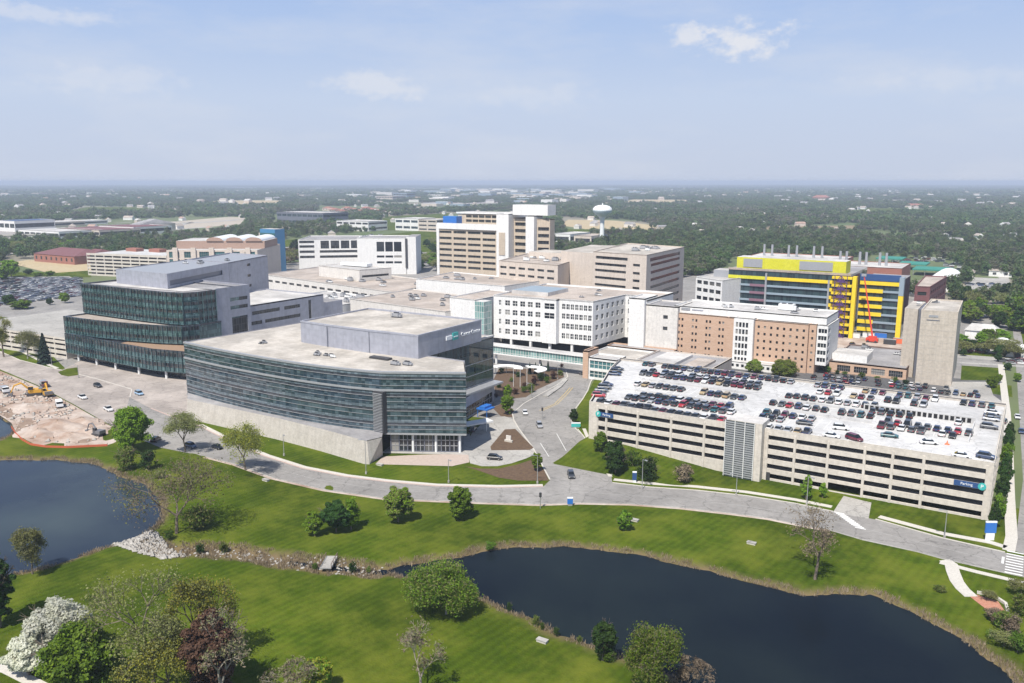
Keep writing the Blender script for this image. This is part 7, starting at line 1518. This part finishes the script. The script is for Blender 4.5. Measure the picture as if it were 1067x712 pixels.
a_ = me.attributes.new('scl', 'FLOAT_VECTOR', 'POINT'); a_.data.foreach_set('vector', scl.astype(np.float32).ravel())
wo_ = bpy.data.objects.new('distant_woods', me); COL.objects.link(wo_); wo_['kind'] = 'stuff'; md = wo_.modifiers.new('woods', 'NODES'); md.node_group = ng
# scattered far houses and sheds among the trees
b = MB(); hr3 = random.Random(8)
def hut(x, y, l, w_, h, a, wm, rm):
    d = Vector((math.cos(a), math.sin(a))); n_ = Vector((-d.y, d.x)); c = Vector((x, y)); b.obox((x, y), d, l, w_, 0, h, wm)
    e = [c + d * (s * (l / 2 + .4)) + n_ * (t * (w_ / 2 + .4)) for s, t in ((-1, -1), (1, -1), (1, 1), (-1, 1))]; r0 = c - d * l / 2; r1 = c + d * l / 2; z2 = h + w_ * .35
    b.face([(*e[0], h), (*e[1], h), (*r1, z2), (*r0, z2)], rm); b.face([(*e[2], h), (*e[3], h), (*r0, z2), (*r1, z2)], rm); b.face([(*e[1], h), (*e[2], h), (*r1, z2)], wm); b.face([(*e[3], h), (*e[0], h), (*r0, z2)], wm)
for P_, sc in ((ring(280, 1300, 3200), 1.2), (ring(520, 3000, 9000), 2.0)):
    for x, y in P_:
        if sdist(np.array([[x, y]]), CAMPUS)[0] < 10: continue
        hut(x, y, hr3.uniform(10, 18) * sc, hr3.uniform(7, 10) * sc, 4.5 * sc, hr3.uniform(0, 3.14), hr3.choice(['white_wall', 'offwhite_wall', 'beige_wall']), hr3.choice(['roof_gray', 'roof_tan', 'roof_tan', 'tan_brick', 'roof_gray', 'roof_gray', 'roof_white']))
for i in range(110):
    x = hr3.gauss(520, 70); y = 198 + abs(hr3.gauss(0, 7)); q = at(x, y); s = q.length / 2500; b.obox((q.x, q.y), (1, 0), hr3.uniform(18, 60) * s, hr3.uniform(20, 40) * s, 0, hr3.uniform(6, 13) * min(s, 2), hr3.choice(['white_wall', 'offwhite_wall', 'beige_wall', 'spandrel_blue']), 'roof_white')
for i in range(40):
    x = hr3.uniform(-20, 1080); y = hr3.uniform(193.5, 205); q = at(x, y); s = q.length / 2500; b.obox((q.x, q.y), (1, 0), hr3.uniform(14, 45) * s, hr3.uniform(14, 30) * s, 0, hr3.uniform(4, 8) * min(s, 2), hr3.choice(['white_wall', 'beige_wall', 'roof_tan']), 'roof_white')
o = b.build('distant_houses'); o['kind'] = 'stuff'

# ------------------------------------------------------------------ reeds, rocks
sel = np.where(((dw > .1) & (dw < 2.0)) | ((dc < 4.2) & (dw > 0)))[0]; sel = sel[(PP[sel, 1] > 50)]
k = np.repeat(sel, 30); P2 = PP[k] + (rn.random((len(k), 2)) - .5) * 1.6; ok = vnoise(P2, .35, 5.) + .5 * vnoise(P2, 1.3, 2.) > -.35; P2 = P2[ok]; k = k[ok]
hh = .3 + .5 * rn.random(len(k)); C = np.column_stack([P2, zz[k] + hh * .45]); Nn = np.column_stack([rn.normal(size=(len(k), 2)), .25 * rn.normal(size=len(k))])
def blades(C, hgt_, m, name):
    n = len(C); t = rn.random(n) * 6.28; wv = np.column_stack([np.cos(t), np.sin(t), np.zeros(n)]) * (.05 + .07 * rn.random(n))[:, None]; ln = np.column_stack([rn.normal(size=(n, 2)) * .25, np.ones(n)]) * hgt_[:, None] * .5
    V = np.stack([C - ln - wv, C - ln + wv, C + ln + wv * .3, C + ln - wv * .3], 1).reshape(-1, 3); me = bpy.data.meshes.new(name); me.vertices.add(4 * n); me.vertices.foreach_set('co', V.astype(np.float32).ravel())
    me.loops.add(4 * n); me.loops.foreach_set('vertex_index', np.arange(4 * n, dtype=np.int32)); me.polygons.add(n); me.polygons.foreach_set('loop_start', np.arange(0, 4 * n, 4, dtype=np.int32)); me.polygons.foreach_set('loop_total', np.full(n, 4, np.int32))
    me.materials.append(M[m]); me.update(calc_edges=True); o = bpy.data.objects.new(name, me); COL.objects.link(o); o['kind'] = 'stuff'; return o
blades(C, hh, 'reed', 'reeds')
mat('riprap', (.27, .25, .225), .9, (1.2, 1, (.44, .42, .39)))
b = MB(); q3 = [Vector(p) for p in pts([(114, 565), (130, 562), (150, 554), (160, 553), (176, 568), (192, 579), (170, 582), (140, 575)])]; rr_ = random.Random(4); cnt = 0
xs = [p.x for p in q3]; ys = [p.y for p in q3]
while cnt < 620:
    x, y = rr_.uniform(min(xs), max(xs)), rr_.uniform(min(ys), max(ys))
    if sdist(np.array([[x, y]]), q3)[0] > 0: continue
    cnt += 1; s = rr_.uniform(.3, .8); z = gz(x, y) + s * .25; kk = len(b.v); mi = b.mi('riprap')
    for d in ((1, 0, 0), (0, 1, 0), (-1, 0, 0), (0, -1, 0), (.3, .2, 1), (-.2, .1, -1)): b.v.append((x + d[0] * s * rr_.uniform(.7, 1.3), y + d[1] * s * rr_.uniform(.7, 1.3), z + d[2] * s * rr_.uniform(.5, .9)))
    for f in ((0, 1, 4), (1, 2, 4), (2, 3, 4), (3, 0, 4), (1, 0, 5), (2, 1, 5), (3, 2, 5), (0, 3, 5)): b.f.append(tuple(kk + i for i in f)); b.m.append(mi)
SITE_ = pts([(0, 390), (38, 404), (76, 424), (108, 442), (104, 460), (60, 463), (30, 456), (14, 442), (0, 430)]); sx_ = [p.x for p in SITE_]; sy_ = [p.y for p in SITE_]; cnt = 0
while cnt < 420:
    x, y = rr_.uniform(min(sx_), max(sx_)), rr_.uniform(min(sy_), max(sy_))
    if sdist(np.array([[x, y]]), SITE_)[0] > 0: continue
    cnt += 1; s = rr_.uniform(.25, 1.1); z = s * .2; kk = len(b.v); mi = b.mi('dirt' if cnt % 3 else 'riprap')
    for d in ((1, 0, 0), (0, 1, 0), (-1, 0, 0), (0, -1, 0), (.3, .2, 1), (-.2, .1, -1)): b.v.append((x + d[0] * s * rr_.uniform(.7, 1.3), y + d[1] * s * rr_.uniform(.7, 1.3), z + d[2] * s * rr_.uniform(.4, .8)))
    for f2 in ((0, 1, 4), (1, 2, 4), (2, 3, 4), (3, 0, 4), (1, 0, 5), (2, 1, 5), (3, 2, 5), (0, 3, 5)): b.f.append(tuple(kk + t for t in f2)); b.m.append(mi)
for i in range(260):
    f = rr_.random() * (len(CREEK) - 1.001); j = int(f); c = CREEK[j].lerp(CREEK[j + 1], f - j); x, y = c.x + rr_.gauss(0, 2), c.y + rr_.gauss(0, 1.6); s = rr_.uniform(.2, .5); z = gz(x, y) + s * .2; kk = len(b.v); mi = b.mi('riprap')
    for d in ((1, 0, 0), (0, 1, 0), (-1, 0, 0), (0, -1, 0), (.3, .2, 1), (-.2, .1, -1)): b.v.append((x + d[0] * s * rr_.uniform(.7, 1.3), y + d[1] * s * rr_.uniform(.7, 1.3), z + d[2] * s * rr_.uniform(.5, .9)))
    for f2 in ((0, 1, 4), (1, 2, 4), (2, 3, 4), (3, 0, 4), (1, 0, 5), (2, 1, 5), (3, 2, 5), (0, 3, 5)): b.f.append(tuple(kk + t for t in f2)); b.m.append(mi)
o = b.build('riprap_rocks'); o['kind'] = 'stuff'
